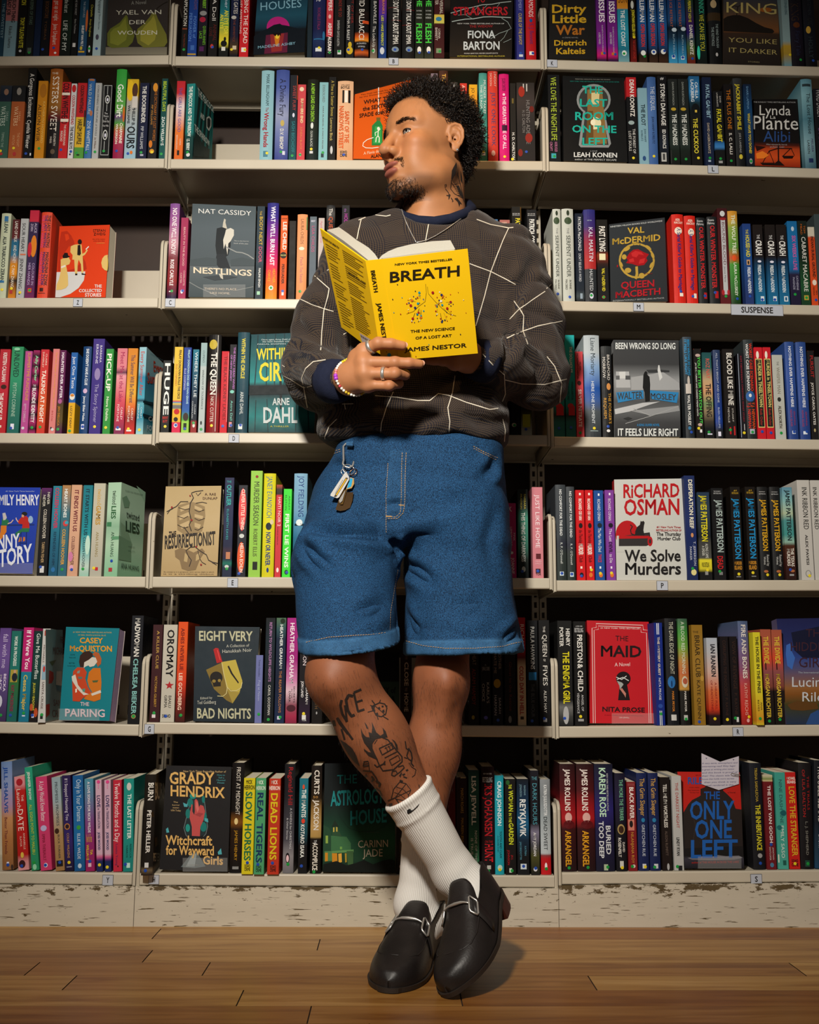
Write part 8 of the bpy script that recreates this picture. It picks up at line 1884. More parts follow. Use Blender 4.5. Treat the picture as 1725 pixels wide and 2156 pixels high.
thm = [P(752, 752, -0.385), P(775, 735, -0.363), P(806, 722, -0.352), P(832, 716, -0.352)]
handR = hand_f(wrR, kn, fg, thm, [0.0112, 0.0108, 0.0104, 0.0093], None, wrR+(elR-wrR)*0.35)
VA, FA = sdf_mesh(handR, *box_of(kn+sum(fg, [])+thm+[wrR+(elR-wrR)*0.3], 0.036), 0.0014, 1)
kl = [P(962, 708, -0.348), P(958, 728, -0.348), P(956, 747, -0.345), P(958, 765, -0.338)]
bkY = lambda y: -0.53+(y-524)/220*0.15
fgl = [[P(930, 700, -0.366), P(908, 697, -0.372), P(890, 696, -0.376)], [P(924, 722, -0.358), P(900, 720, -0.362), P(880, 720, -0.366)],
       [P(926, 742, -0.352), P(905, 741, -0.356), P(888, 741, -0.358)], [P(932, 760, -0.342), P(914, 760, -0.345), P(900, 760, -0.346)]]
thl = [P(972, 725, -0.325), P(960, 702, -0.335), P(946, 684, -0.345), P(934, 670, -0.352)]
handL = hand_f(wrL, kl, fgl, thl, [0.0105, 0.0105, 0.010, 0.009], None, wrL+(elL-wrL)*0.35)
VB, FB = sdf_mesh(handL, *box_of(kl+sum(fgl, [])+thl+[wrL+(elL-wrL)*0.3], 0.036), 0.0018, 1)
# hidden trunk and arms that join the visible parts into one body
def trunk(p):
 d = loft(p, [(0.86, 0.60, -0.15, 0.14, 0.10), (1.0, 0.60, -0.15, 0.135, 0.10), (1.25, 0.61, -0.14, 0.15, 0.10), (1.42, 0.62, -0.125, 0.155, 0.085), (1.50, 0.63, -0.12, 0.11, 0.06)], 2.3)
 for a, b, c in ((shR, elR, wrR), (shL, elL, wrL)):
  d = smin(d, rcone(p, a, b, 0.048, 0.038), 0.03); d = smin(d, rcone(p, b, c, 0.038, 0.027), 0.02)
 for h_, k_ in ((hipR, kneeR), (hipL, kneeL)): d = smin(d, rcone(p, h_, h_+(k_-h_)*0.2, 0.085, 0.08), 0.04)
 return smin(d, rcone(p, neck_lo, neck_lo-V(0, 0, 0.1), 0.055, 0.07), 0.03)
VT, FT = sdf_mesh(trunk, (0.30, -0.46, 0.78), (0.95, 0.02, 1.62), 0.007, 1)
bv, bf, bc = [], [], []
for v, F, c in ((VH, FH, ch), (VA, FA, None), (VB, FB, None), (VR, FR, None), (VL, FL, None), (VT, FT, None)):
 b = sum(len(x) for x in bv); bv.append(v); bf.append(F+b)
 if c is None:
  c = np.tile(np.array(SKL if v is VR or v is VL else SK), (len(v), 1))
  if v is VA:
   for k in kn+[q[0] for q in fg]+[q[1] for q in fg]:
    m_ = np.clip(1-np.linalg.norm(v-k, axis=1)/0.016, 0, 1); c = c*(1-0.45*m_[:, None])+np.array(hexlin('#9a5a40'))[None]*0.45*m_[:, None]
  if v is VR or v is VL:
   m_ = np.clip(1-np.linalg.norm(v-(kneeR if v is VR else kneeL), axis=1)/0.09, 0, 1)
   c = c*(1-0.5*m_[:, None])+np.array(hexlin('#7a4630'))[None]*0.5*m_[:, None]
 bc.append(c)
# ---- tattoos, laid on the skin
tat = MB(); tl = bvh(VR, FR); th_ = bvh(VH, FH); inkc = (0.02, 0.015, 0.012, 1)
def c6(*a): return [(620+x/4.423, 1340+y/4.423) for x, y in a]
def st(pts, w, tree=None, conv=c6): ribbon(tat, tree or tl, conv(*pts), w*1.3/4.423, inkc, 0.0006, 2.5)
for pts, w in (([(545, 555), (505, 545), (480, 590), (498, 690), (532, 742), (562, 728)], 20), ([(440, 590), (428, 640), (448, 720), (492, 792)], 18), ([(492, 792), (470, 640)], 14),
               ([(552, 522), (622, 492)], 16), ([(552, 522), (592, 698), (652, 678)], 16), ([(572, 612), (634, 592)], 14), ([(400, 755), (545, 960)], 16), ([(400, 755), (420, 800), (500, 905)], 18), ([(365, 780), (395, 900), (440, 1010)], 20), ([(440, 860), (470, 960)], 14),
               ([(860, 665), (850, 720), (810, 748), (760, 735), (738, 690), (745, 640), (790, 618), (840, 630), (862, 670)], 8), ([(748, 640), (722, 655), (735, 690), (752, 690)], 14), ([(720, 595), (750, 635)], 7), ([(800, 590), (790, 618)], 6), ([(705, 640), (738, 655)], 6), ([(682, 705), (740, 690)], 6), ([(780, 775), (770, 740)], 7), ([(875, 775), (825, 745)], 7), ([(865, 650), (840, 640)], 6), ([(742, 640), (800, 690), (850, 735)], 5),
               ([(722, 1040), (722, 995), (755, 950), (815, 938), (870, 962), (1000, 1118), (1002, 1165), (925, 1238), (825, 1250), (795, 1205), (722, 1040)], 9), ([(745, 1000), (770, 960)], 5), ([(790, 1042), (905, 990), (930, 1038), (818, 1102), (790, 1042)], 8), ([(842, 1045), (855, 1030), (868, 1075)], 7), ([(868, 1033), (882, 1018), (893, 1062)], 7), ([(894, 1018), (906, 1006), (916, 1048)], 7),
               ([(840, 1130), (960, 1070), (998, 1118)], 7), ([(885, 1150), (965, 1105), (985, 1150), (905, 1200), (885, 1150)], 6), ([(745, 1190), (770, 1215), (830, 1185), (845, 1160)], 9), ([(830, 1185), (848, 1190)], 12),
               ([(965, 1215), (1010, 1200), (1022, 1222), (985, 1260), (930, 1300), (905, 1290), (912, 1255), (945, 1250), (958, 1275)], 8), ([(975, 1300), (1000, 1265), (985, 1310)], 6), ([(1038, 1250), (1058, 1240)], 12), ([(1005, 1290), (1030, 1280)], 11), ([(1015, 1305), (1048, 1318)], 10), ([(980, 1340), (1010, 1350)], 12),
               ([(870, 1530), (940, 1500), (985, 1570)], 8), ([(905, 1505), (925, 1420), (980, 1355), (1040, 1370)], 6), ([(940, 1500), (1040, 1370)], 5), ([(940, 1500), (1085, 1430), (1060, 1480), (1075, 1540)], 5), ([(940, 1510), (1075, 1540), (1040, 1560)], 5), ([(950, 1400), (1010, 1420), (1068, 1480)], 4), ([(930, 1450), (985, 1470), (1040, 1520)], 4), ([(1085, 1430), (1040, 1370)], 5), ([(905, 1590), (885, 1565), (915, 1560)], 14),
               ([(645, 1165), (690, 1160)], 8), ([(640, 1210), (650, 1165)], 6), ([(700, 1250), (692, 1165)], 6), ([(640, 1185), (692, 1180)], 5), ([(642, 1205), (695, 1200)], 10), ([(640, 1250), (720, 1255), (760, 1310), (800, 1390)], 10), ([(660, 1290), (720, 1380), (800, 1480), (830, 1550)], 16), ([(720, 1300), (745, 1330), (720, 1350)], 14), ([(760, 1340), (800, 1370), (790, 1400)], 16), ([(740, 1400), (800, 1440), (830, 1540)], 10),
               ([(1030, 975), (1040, 1040), (1060, 1060), (1045, 1110), (1060, 1140), (1090, 1160)], 8), ([(1060, 1040), (1085, 1080), (1095, 1130), (1085, 1180), (1110, 1210)], 10), ([(1020, 1125), (1050, 1135)], 6), ([(1065, 1175), (1090, 1215), (1130, 1240), (1120, 1290), (1095, 1310)], 5), ([(1150, 1450), (1165, 1420), (1160, 1380)], 5)):
 st(pts, w)
for poly in ([(618, 850), (640, 905), (668, 935), (700, 940), (690, 890), (720, 900), (725, 850), (720, 795), (745, 850), (760, 890), (800, 925), (830, 905), (822, 850), (850, 885), (868, 940), (800, 938), (750, 960), (722, 1000), (725, 1040), (780, 1150), (730, 1130), (690, 1110), (650, 1060), (648, 1045), (690, 1075), (715, 1080), (690, 1040), (650, 990), (628, 930)],
             [(652, 795), (675, 825), (690, 862), (672, 855)], [(905, 955), (935, 975), (958, 1010), (965, 1060), (945, 1040), (930, 990)],
             [(425, 960), (480, 990), (540, 1040), (580, 1110), (612, 1210), (560, 1170), (500, 1090)], [(775, 665), (792, 655), (800, 672), (785, 685)], [(815, 690), (835, 680), (840, 705), (820, 712)], [(755, 715), (775, 708), (782, 728), (765, 735)], [(810, 645), (830, 645), (828, 660), (812, 660)]):
 fillpoly(tat, tl, c6(*poly), inkc, 0.0006)
def c1(*a): return [(760+x/5.75, 140+y/5.75) for x, y in a]
for poly in ([(1152, 1165), (1148, 1290), (1120, 1330), (1100, 1370), (1092, 1360), (1100, 1260), (1125, 1210)], [(1150, 1440), (1185, 1440), (1225, 1540), (1235, 1590), (1195, 1560)], [(1130, 1600), (1165, 1590), (1225, 1670), (1200, 1660), (1190, 1700), (1170, 1640)], [(1060, 1540), (1085, 1555), (1070, 1600), (1060, 1615)], [(1205, 1250), (1222, 1340), (1228, 1420), (1205, 1380)]):
 fillpoly(tat, th_, c1(*poly), inkc, 0.0006, 0.9)
for i in range(9): ribbon(tat, th_, c1((1098+i*5, 1375+i*7), (1128+i*9, 1300+i*14), (1150+i*7, 1250+i*20)), 0.7, inkc, 0.0006, 2)
for i in range(7): ribbon(tat, th_, c1((1090+i*14, 1400+i*26), (1120+i*15, 1430+i*22), (1165+i*10, 1420+i*20)), 0.8, inkc, 0.0006, 2)
ribbon(tat, th_, c1((1152, 1165), (1160, 1270), (1190, 1370), (1210, 1470), (1240, 1590)), 1.3, inkc, 0.0006, 2); ribbon(tat, th_, c1((1095, 1370), (1085, 1480), (1130, 1540), (1235, 1595)), 1.2, inkc, 0.0006, 2)
for pts, w in (([(1020, 1470), (1015, 1430), (1035, 1425), (1030, 1455)], 7), ([(1022, 1480), (1060, 1530), (1070, 1590)], 8), ([(1035, 1560), (1060, 1565)], 12), ([(1090, 1590), (1115, 1630), (1105, 1640)], 10), ([(1235, 1600), (1250, 1640)], 8)):
 ribbon(tat, th_, c1(*pts), w/5.75, inkc, 0.0006, 2)
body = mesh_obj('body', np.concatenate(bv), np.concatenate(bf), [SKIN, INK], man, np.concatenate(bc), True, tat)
# ---- fingernails
nb = MB()
for tip, pip, sx in ((fg[0][2], fg[0][1], 853), (fg[1][2], fg[1][1], 889)):
 d = (tip-pip)/np.linalg.norm(tip-pip); c = tip+d*0.0045+V(0, -0.0066, 0.0012); u = V(0, 0, 1.0)-d*d[2]; u /= np.linalg.norm(u)
 pts = [c]+[c+d*0.0058*math.cos(a)+u*0.0058*math.sin(a)+V(0, 0.0022*math.sin(a)**2, 0) for a in [2*math.pi*i/14 for i in range(14)]]
 nb.add(pts, [(0, i+1, (i+1) % 14+1) for i in range(14)], hexlin('#c99a80'))
nb.build('fingernails', mat('fingernail', '#c3917a', 0.3), man, True)
# ---- eyes
for s in (1, -1):
 mb = MB(); c = H(0.0755, 0.032*s, 0.0085); mb.sphere(c, 0.0126*HS, 20, 14, hexlin('#a3988e'))
 g = HR@np.array([0.92, 0.36, 0.0]); g /= np.linalg.norm(g); R = frame(g)
 for rad, off, col in ((0.0062, 0.0127, '#2a1710'), (0.0028, 0.0129, '#050404')):
  z = math.sqrt((0.01262)**2-rad**2)
  pts = [c+g*(off*HS)]+[c+(g*z+R[:, 0]*rad*math.cos(a)+R[:, 1]*rad*math.sin(a))*HS*1.008 for a in [2*math.pi*i/16 for i in range(16)]]
  mb.add(pts, [(0, i+1, (i+1) % 16+1) for i in range(16)], hexlin(col))
 mb.build('eye', mat_print('eyeball', 0.28, 0.35), man, True)
lb = MB()
for s in (1, -1):
 for h_, r_ in ((0.0036, 0.0010), (-0.0044, 0.0003)):
  lb.tube([H(0.0755+math.sqrt(0.0150**2-az**2-h_**2), 0.0335*s+az*s, 0.0075+h_*math.sqrt(max(0, 1-(az/0.0132)**2))) for az in np.linspace(-0.0128, 0.0128, 13)], r_, 5)
lb.build('eyelashes', HAIRM, man, True)
# ---- hair: curls on the scalp, brows, moustache and goatee as strands
rh = np.random.default_rng(5)
nH = vnormals(VH, FH)
def strands(name, pts, nrm, length, rad, curl, col_m, lay=None, n=9, turns=1.3, k=3, label=None):
 mb = MB(); vs = []; fs = []
 for p, nn, L in zip(pts, nrm, length):
  nn = nn/np.linalg.norm(nn); a = rh.normal(size=3); a -= nn*(a@nn); a /= np.linalg.norm(a); b = np.cross(nn, a)
  ph = rh.uniform(0, 6.28); tr = turns*rh.uniform(0.7, 1.3); cr = curl*rh.uniform(0.7, 1.2)
  dirn = nn if lay is None else nn*0.45+lay(p)
  dirn = dirn/np.linalg.norm(dirn)
  c = [p-nn*0.001+dirn*L*t+(a*(math.cos(ph+6.28*tr*t)-math.cos(ph))+b*(math.sin(ph+6.28*tr*t)-math.sin(ph)))*cr*min(1, t*3) for t in np.linspace(0, 1, n)]
  mb.tube(c, [rad*(1-0.35*t) for t in np.linspace(0, 1, n)], k, cap=False)
 o = mb.build(name, col_m, man, True)
 if label: o['label'] = label
 return o
scalp = np.where((qh[:, 2] > hairline(qh[:, 0])+0.002) & ((a_ < 0.0745) | (qh[:, 2] > 0.03)) & (qh[:, 2] > -0.06))[0]
hgt = np.clip((qh[scalp, 2]-hairline(qh[scalp, 0]))/0.05, 0, 1)
side = np.clip((qh[scalp, 2]-0.028)/0.04, 0, 1); backm = np.clip((-0.03-qh[scalp, 0])/0.02, 0, 1)*np.clip((qh[scalp, 2]+0.055)/0.03, 0, 1)
frontm = np.clip((qh[scalp, 0]-0.05)/0.02, 0, 1)
full = np.maximum(np.maximum(side, backm), frontm*0.9)
pick = rh.choice(len(scalp), 5200, p=(0.25+full)/np.sum(0.25+full))
Ls = (0.004+0.021*full[pick])*rh.uniform(0.6, 1.3, len(pick))*HS
strands('hair', VH[scalp[pick]], nH[scalp[pick]]+rh.normal(scale=0.25, size=(len(pick), 3)), Ls, 0.00085, 0.0038, HAIRM, None, 9, 1.25, 3, 'short black curls faded at the temples')
def pickw(w, n):
 w = np.clip(w, 0, None); return rh.choice(len(w), n, p=w/w.sum())
bw = np.clip(1-((qh[:, 1]-0.034)/0.021)**2, 0, 1)*np.clip(1-np.abs(qh[:, 2]-(0.030-np.clip(qh[:, 1]-0.04, 0, 1)*0.35-np.clip(0.03-qh[:, 1], 0, 1)*0.25))/0.0042, 0, 1)*(qh[:, 0] > 0.055)
bw2 = np.clip(1-((-qh[:, 1]-0.034)/0.021)**2, 0, 1)*np.clip(1-np.abs(qh[:, 2]-(0.030-np.clip(-qh[:, 1]-0.04, 0, 1)*0.35))/0.0042, 0, 1)*(qh[:, 0] > 0.055)
for w, s in ((bw, 1), (bw2, -1)):
 i = pickw(w, 420); strands('eyebrow', VH[i], nH[i], np.full(len(i), 0.0085), 0.0003, 0.0002, HAIRM, lambda p, s=s: HR@np.array([-0.25, 1.3*s, 0.12]), 4, 0.2, 3)
mw = np.clip(1-np.abs(qh[:, 2]+0.0475)/0.0065, 0, 1)*np.clip(1-(np.abs(qh[:, 1])/0.031)**4, 0, 1)*np.clip((np.abs(qh[:, 1])-0.002)/0.006, 0.1, 1)*(qh[:, 0] > 0.07)
mw += 0.22*np.clip(1-np.abs(np.abs(qh[:, 1])-0.029)/0.004, 0, 1)*(qh[:, 2] < -0.047)*(qh[:, 2] > -0.066)*(qh[:, 0] > 0.06)
i = pickw(mw, 1500); strands('moustache', VH[i], nH[i], rh.uniform(0.003, 0.007, len(i)), 0.0003, 0.0003, HAIRM, lambda p: HR@np.array([0.0, 0.5*np.sign((p-HO)@hl), -0.9]), 4, 0.3, 3)
gw = np.clip((-0.086-qh[:, 2])/0.012, 0, 1)*np.clip((qh[:, 0]-0.032)/0.02, 0, 1)*(qh[:, 2] > -0.119)*np.clip((0.045-np.abs(qh[:, 1]))/0.02, 0.0, 1)*((VH-HO)@HR[:, 2] > -0.14)
i = pickw(gw, 1700); strands('beard', VH[i], nH[i], rh.uniform(0.003, 0.0085, len(i)), 0.00035, 0.0014, HAIRM, lambda p: HR@np.array([0.2, 0.0, -0.7]), 5, 0.6, 3, 'dark goatee along the chin')
i = pickw((1-np.clip((VR[:, 2]-0.62)/0.02, 0, 1))*(VR[:, 2] > 0.25), 2600); n_ = vnormals(VR, FR)
vv = list(VR[i]); nn_ = list(n_[i]); n2 = vnormals(VL, FL); j = pickw((1-np.clip((VL[:, 2]-0.62)/0.02, 0, 1))*(VL[:, 2] > 0.2), 2600); vv += list(VL[j]); nn_ += list(n2[j])
strands('leg_hair', vv, nn_, rh.uniform(0.006, 0.012, len(vv)), 0.00012, 0.0012, HAIRM, lambda p: V(0.2, 0, -1.2), 4, 0.4, 3)
mb = MB(); es = H(-0.006, 0.0792, -0.027); mb.sphere(es+HR@np.array([0, 0.005, 0]), 0.0034, 10, 7); mb.build('earring', mat('clear_stud', '#e8e8ea', 0.05, metal=0.9, noise=0.02), man, True)['label'] = 'small sparkling stud'
# ================================================================= sweater
def zpx(y, Y): return P(870, y, Y)[2]
def X_(x, y, Y): return P(x, y, Y)[0]
def tst(y, xl, xr, Y, ry):
 a, b = P(xl, y, Y), P(xr, y, Y); return ((a[2]+b[2])/2, (a[0]+b[0])/2, Y, (b[0]-a[0])/2, ry)
TS = [tst(945, 676, 1064, -0.15, 0.125), tst(925, 664, 1076, -0.15, 0.138), tst(890, 668, 1074, -0.15, 0.142), tst(840, 690, 1065, -0.145, 0.13), tst(760, 705, 1080, -0.135, 0.118), tst(640, 700, 1090, -0.125, 0.118), tst(560, 705, 1105, -0.12, 0.112), tst(500, 735, 1088, -0.118, 0.104), tst(468, 785, 1030, -0.12, 0.094)]
def sweater(p):
 d = loft(p, TS, 2.4)
 d = smin(d, rcone(p, P(762, 521, -0.12), P(1056, 526, -0.12), 0.060, 0.060), 0.03)
 d = smin(d, rcone(p, P(848, 492, -0.12), P(985, 486, -0.12), 0.050, 0.050), 0.03)
 for sh, mid, el, wr, r in ((P(750, 540, -0.125), P(694, 680, -0.145), P(660, 782, -0.165), P(702, 803, -0.318), 0), (P(1068, 540, -0.125), P(1112, 680, -0.14), P(1132, 785, -0.15), P(1018, 760, -0.29), 1)):
  d = smin(d, rcone(p, sh, mid, 0.076, 0.075), 0.025)
  d = smin(d, rcone(p, mid, el, 0.075, 0.066), 0.03)
  g = rcone(p, el, wr, 0.066, 0.044)
  d = smin(d, g, 0.02)
  d = smin(d, ell(p, el+V(0, 0.0, -0.02), (0.062, 0.062, 0.06)), 0.03)
 nc = P(914, 472, -0.14); q = (p-nc)/V(0.086, 0.115, 1); r = np.hypot(q[:, 0], q[:, 1])
 d = smax(d, -np.maximum((r-1)*0.086, 0.030*q[:, 0]**2+0.060*q[:, 1]-q[:, 2]), 0.008)
 return d
VS, FS = sdf_mesh(sweater, (0.27, -0.42, 0.985), (0.98, 0.03, 1.64), 0.005, 1)
t0_ = bvh(VS, FS)
def c2(*a): return [(580+x/2.738, 420+y/2.738) for x, y in a]
nS = vnormals(VS, FS)
VS = VS+nS*(0.0075*nz(VS, (8, 8, 15), 3.1)+0.0042*nz(VS, (19, 19, 30), 8.2))[:, None]
VS = VS+vnormals(VS, FS)*((0.010*ridged(VS, (4, 4, 8), 12.3)+0.002*ridged(VS, (10, 10, 8), 5.5))*np.clip((np.linalg.norm(VS-P(905, 455, -0.14), axis=1)-0.11)/0.06, 0, 1))[:, None]
VS = crease(VS, FS, t0_, [(c2((1390, 500), (1365, 640), (1350, 800), (1345, 900)), 0.014, 0.012), (c2((1340, 800), (1420, 830), (1510, 850)), 0.012, 0.010), (c2((1560, 900), (1610, 1000), (1600, 1100)), 0.006, 0.010),
  (c2((1430, 700), (1400, 770), (1345, 830)), 0.008, 0.009), (c2((1400, 560), (1460, 420), (1500, 330)), 0.006, 0.012), (c2((380, 660), (395, 800), (400, 950)), 0.012, 0.012), (c2((90, 830), (180, 860), (280, 900)), 0.008, 0.010), (c2((110, 720), (200, 780), (330, 830)), 0.007, 0.011),
  (c2((100, 940), (180, 930), (260, 950)), 0.006, 0.009), (c2((420, 1200), (600, 1180), (760, 1200)), 0.007, 0.014), (c2((760, 1330), (900, 1240), (1020, 1180)), 0.006, 0.013), (c2((300, 1290), (420, 1240), (560, 1230)), 0.006, 0.012), (c2((1080, 1230), (1180, 1290), (1320, 1300)), 0.007, 0.013),
  (c2((520, 1340), (640, 1380), (760, 1390)), 0.006, 0.010), (c2((880, 1400), (1020, 1370), (1180, 1380)), 0.006, 0.011), (c2((1180, 1130), (1250, 1180), (1330, 1190)), 0.009, 0.011), (c2((1150, 200), (1230, 330), (1280, 450)), 0.004, 0.016), (c2((1450, 900), (1520, 980), (1530, 1100)), 0.006, 0.012)])
tsw = bvh(VS, FS); lines = MB()
WL = hexlin('#cfc6b4')
for pts in ([(495, 115), (482, 170), (470, 230)], [(885, 135), (875, 190), (865, 245)], [(1345, 165), (1310, 240), (1240, 420), (1205, 560), (1155, 730)], [(1120, 370), (1240, 415), (1330, 460), (1385, 490)],
   [(200, 415), (260, 470), (310, 515), (302, 560), (280, 640), (268, 760), (262, 870)], [(145, 575), (210, 605), (280, 630), (335, 645)], [(298, 410), (325, 398)], [(68, 745), (75, 770)], [(290, 925), (220, 935), (175, 975), (152, 1030), (165, 1085), (185, 1200)],
   [(45, 1015), (90, 1038), (165, 1085), (260, 1062)], [(40, 955), (55, 965)], [(1555, 530), (1480, 580), (1410, 630), (1350, 690)], [(1375, 585), (1410, 630), (1432, 670), (1428, 760), (1455, 835)], [(1655, 700), (1510, 730), (1400, 770), (1335, 800)], [(1590, 488), (1562, 515)],
   [(1195, 890), (1260, 960), (1320, 1010), (1326, 1120), (1308, 1165)], [(1320, 1038), (1420, 1062), (1550, 1066), (1680, 1035)], [(1565, 905), (1610, 960), (1650, 1060), (1640, 1170), (1600, 1225)], [(575, 1132), (700, 1140), (820, 1160), (890, 1160), (940, 1120), (1000, 1130), (1100, 1170), (1235, 1210), (1285, 1205)],
   [(680, 1110), (640, 1200), (612, 1290), (605, 1370), (620, 1395)], [(1035, 1015), (1022, 1110), (995, 1200), (1005, 1280), (1000, 1350), (993, 1410)], [(355, 1265), (310, 1310), (285, 1370), (290, 1402)], [(398, 1175), (405, 1210)], [(385, 1180), (450, 1178)], [(1160, 115), (1240, 145), (1345, 165), (1372, 162)], [(480, 120), (560, 88), (640, 97), (665, 90)], [(392, 778), (412, 768)], [(1310, 1265), (1325, 1330), (1320, 1395)]):
 ribbon(lines, tsw, c2(*pts), 1.8, WL, 0.0007, 3.0)
sw = mesh_obj('sweater', VS, FS, [KNIT, THREAD], man, None, True, lines); sw['label'] = 'brown and navy glen check knit with white windowpane lines'
def band(name, path, rad, m, label=None, k=20, squash=None, parent=None):
 mb = MB(); mb.tube(path, rad, k, closed=False, cap=True); o = mb.build(name, m, parent or sw, True)
 if label: o['label'] = label
 return o
cx = P(702, 803, -0.318); dr = (wrR-cx); dr /= np.linalg.norm(dr)
band('cuff', [cx-dr*0.012, cx, cx+dr*0.012, cx+dr*0.028, cx+dr*0.034], [0.044, 0.0455, 0.044, 0.042, 0.030], NAVY, 'navy ribbed cuff', 28)
cx2 = P(1018, 760, -0.29); dl = (wrL-cx2); dl /= np.linalg.norm(dl)
band('cuff', [cx2-dl*0.012, cx2, cx2+dl*0.012, cx2+dl*0.026, cx2+dl*0.03], [0.044, 0.045, 0.043, 0.041, 0.03], NAVY, 'navy ribbed cuff', 28)
# collar: a ring round the neck that follows the photographed neckline
cp = []
for (x, y, Y) in ((838, 447, -0.15), (852, 457, -0.19), (880, 465, -0.212), (915, 467, -0.217), (950, 461, -0.212), (980, 450, -0.19), (994, 440, -0.15), (985, 430, -0.10), (960, 424, -0.065), (915, 424, -0.055), (870, 428, -0.065), (845, 436, -0.10)): cp.append(P(x, y, Y))
mb = MB(); mb.tube(cp, 0.0115, 10, closed=True); co_ = mb.build('collar', NAVY, sw, True); co_['label'] = 'navy crew neck collar'
# ================================================================= denim shorts
hemR = [P(640, 1372, -0.33), P(835, 1352, -0.27)]
def shorts_outer(p):
 d = loft(p, [(0.80, 0.615, -0.165, 0.178, 0.135), (0.88, 0.61, -0.165, 0.182, 0.135), (0.96, 0.606, -0.16, 0.180, 0.128), (1.03, 0.605, -0.155, 0.18, 0.118)], 2.5)
 a, b, c = P(752, 1060, -0.16), P(725, 1190, -0.255), P(738, 1390, -0.368)
 r = smin(rcone(p, a, b, 0.098, 0.100), rcone(p, b, c, 0.100, 0.094), 0.03)
 a, b, c = P(955, 1060, -0.15), P(964, 1200, -0.185), P(978, 1400, -0.215)
 l = smin(rcone(p, a, b, 0.098, 0.103), rcone(p, b, c, 0.106, 0.124), 0.03)
 return d, r, l
nR = kneeR-hipR; nR = nR/np.linalg.norm(nR)
hpR, hpL = P(738, 1362, -0.36), P(975, 1375, -0.20)
hnR, hnL = V(0.10, 0.16, -0.98), V(0.03, 0.03, -1.0)
hnR /= np.linalg.norm(hnR); hnL /= np.linalg.norm(hnL)
def shorts(p):
 d, r, l = shorts_outer(p)
 th = 0.0075
 rc = np.maximum(smax(r, (p-hpR)@hnR, 0.003), -np.maximum(r+th, 0.70-p[:, 2]-10.0*(p[:, 2] < 0.80)))
 lc = np.maximum(smax(l, (p-hpL)@hnL, 0.003), -np.maximum(l+th, 0.70-p[:, 2]-10.0*(p[:, 2] < 0.80)))
 legs = np.minimum(rc, lc)
 inner = np.maximum(np.minimum(r, l)+th, p[:, 2]-0.80)
 o = smin(d, smin(smax(r, (p-hpR)@hnR, 0.003), smax(l, (p-hpL)@hnL, 0.003), 0.006), 0.03)
 return np.maximum(o, -inner)
VD, FD = sdf_mesh(shorts, (0.33, -0.47, 0.54), (0.90, 0.02, 1.05), 0.0036, 1)
td = bvh(VD, FD)
def c5(*a): return [(600+x/3.255, 920+y/3.255) for x, y in a]
nD = vnormals(VD, FD)
front = (nD[:, 1] < -0.1)
VD = VD+nD*((0.0032*nz(VD, (11, 11, 9), 1.3)+0.0016*nz(VD, (26, 26, 20), 5.2))*front)[:, None]
VD = VD+nD*(0.004*ridged(VD, (2.6, 2.6, 6), 2.7)*front)[:, None]
VD = crease(VD, FD, td, [(c5((170, 635), (330, 640), (500, 660), (700, 690)), 0.015, 0.013), (c5((110, 720), (200, 830), (310, 910)), 0.010, 0.012), (c5((730, 690), (760, 760), (775, 900)), 0.010, 0.010), (c5((760, 740), (900, 700), (1100, 670)), 0.010, 0.016), (c5((800, 880), (900, 920), (1020, 1000)), 0.009, 0.013),
   (c5((1450, 150), (1420, 220), (1350, 280)), 0.007, 0.012), (c5((1640, 1270), (1580, 1340), (1500, 1420)), 0.009, 0.011), (c5((820, 1180), (870, 1290), (920, 1360)), 0.006, 0.012), (c5((480, 1200), (580, 1190), (700, 1140)), 0.006, 0.014), (c5((230, 180), (330, 190), (430, 190)), 0.006, 0.012), (c5((690, 470), (760, 455), (820, 470)), 0.004, 0.007), (c5((330, 520), (460, 560), (600, 540)), 0.004, 0.016), (c5((1000, 420), (1150, 450), (1300, 400)), 0.004, 0.018), (c5((1100, 1150), (1250, 1180), (1400, 1120)), 0.004, 0.018), (c5((1450, 500), (1400, 700), (1420, 900)), 0.004, 0.016)])
# hem bands: a doubled edge, rubbed paler
dR, dL = (VD-hpR)@hnR, (VD-hpL)@hnL
_, rr_, ll_ = shorts_outer(VD)
isR = rr_ < ll_; hd = np.where(isR, dR, dL)
nD = vnormals(VD, FD); bandm = np.clip((hd+0.026)/0.002, 0, 1)*(VD[:, 2] < 0.75)
VD = VD+nD*(bandm*0.0022)[:, None]
wear = bandm*0.62+0.5*np.clip(1-np.abs(hd+0.026)/0.004, 0, 1)*(VD[:, 2] < 0.75)
cd = np.zeros((len(VD), 4)); cd[:, 0] = np.clip(wear, 0, 1); cd[:, 3] = 1
td = bvh(VD, FD)
stit = MB(); TAN = hexlin('#b08a55')
def stitch(pts, w=1.0, dash=3.2, gap=1.6):
 seg = []; tot = 0; on = True; cur = [pts[0]]
 for (a, b), (c, d) in zip(pts[:-1], pts[1:]):
  L = math.hypot(c-a, d-b); k = max(1, int(L/(dash+gap)))
  for i in range(k):
   u0, u1 = i/k, (i+dash/(dash+gap))/k
   ribbon(stit, td, [(a+(c-a)*u0, b+(d-b)*u0), (a+(c-a)*u1, b+(d-b)*u1)], w, TAN, 0.0019, 2)
stitch(c5((805, 110), (800, 250), (797, 470), (790, 520), (760, 550), (700, 545))); stitch(c5((832, 110), (825, 250), (822, 470), (812, 520), (775, 560), (700, 560)))
stitch(c5((708, 180), (695, 400), (692, 660)), 0.8)
stitch(c5((150, 1410), (300, 1375), (480, 1362), (600, 1355), (690, 1342))); stitch(c5((835, 1400), (950, 1430), (1100, 1450), (1300, 1450), (1500, 1435), (1640, 1400)))
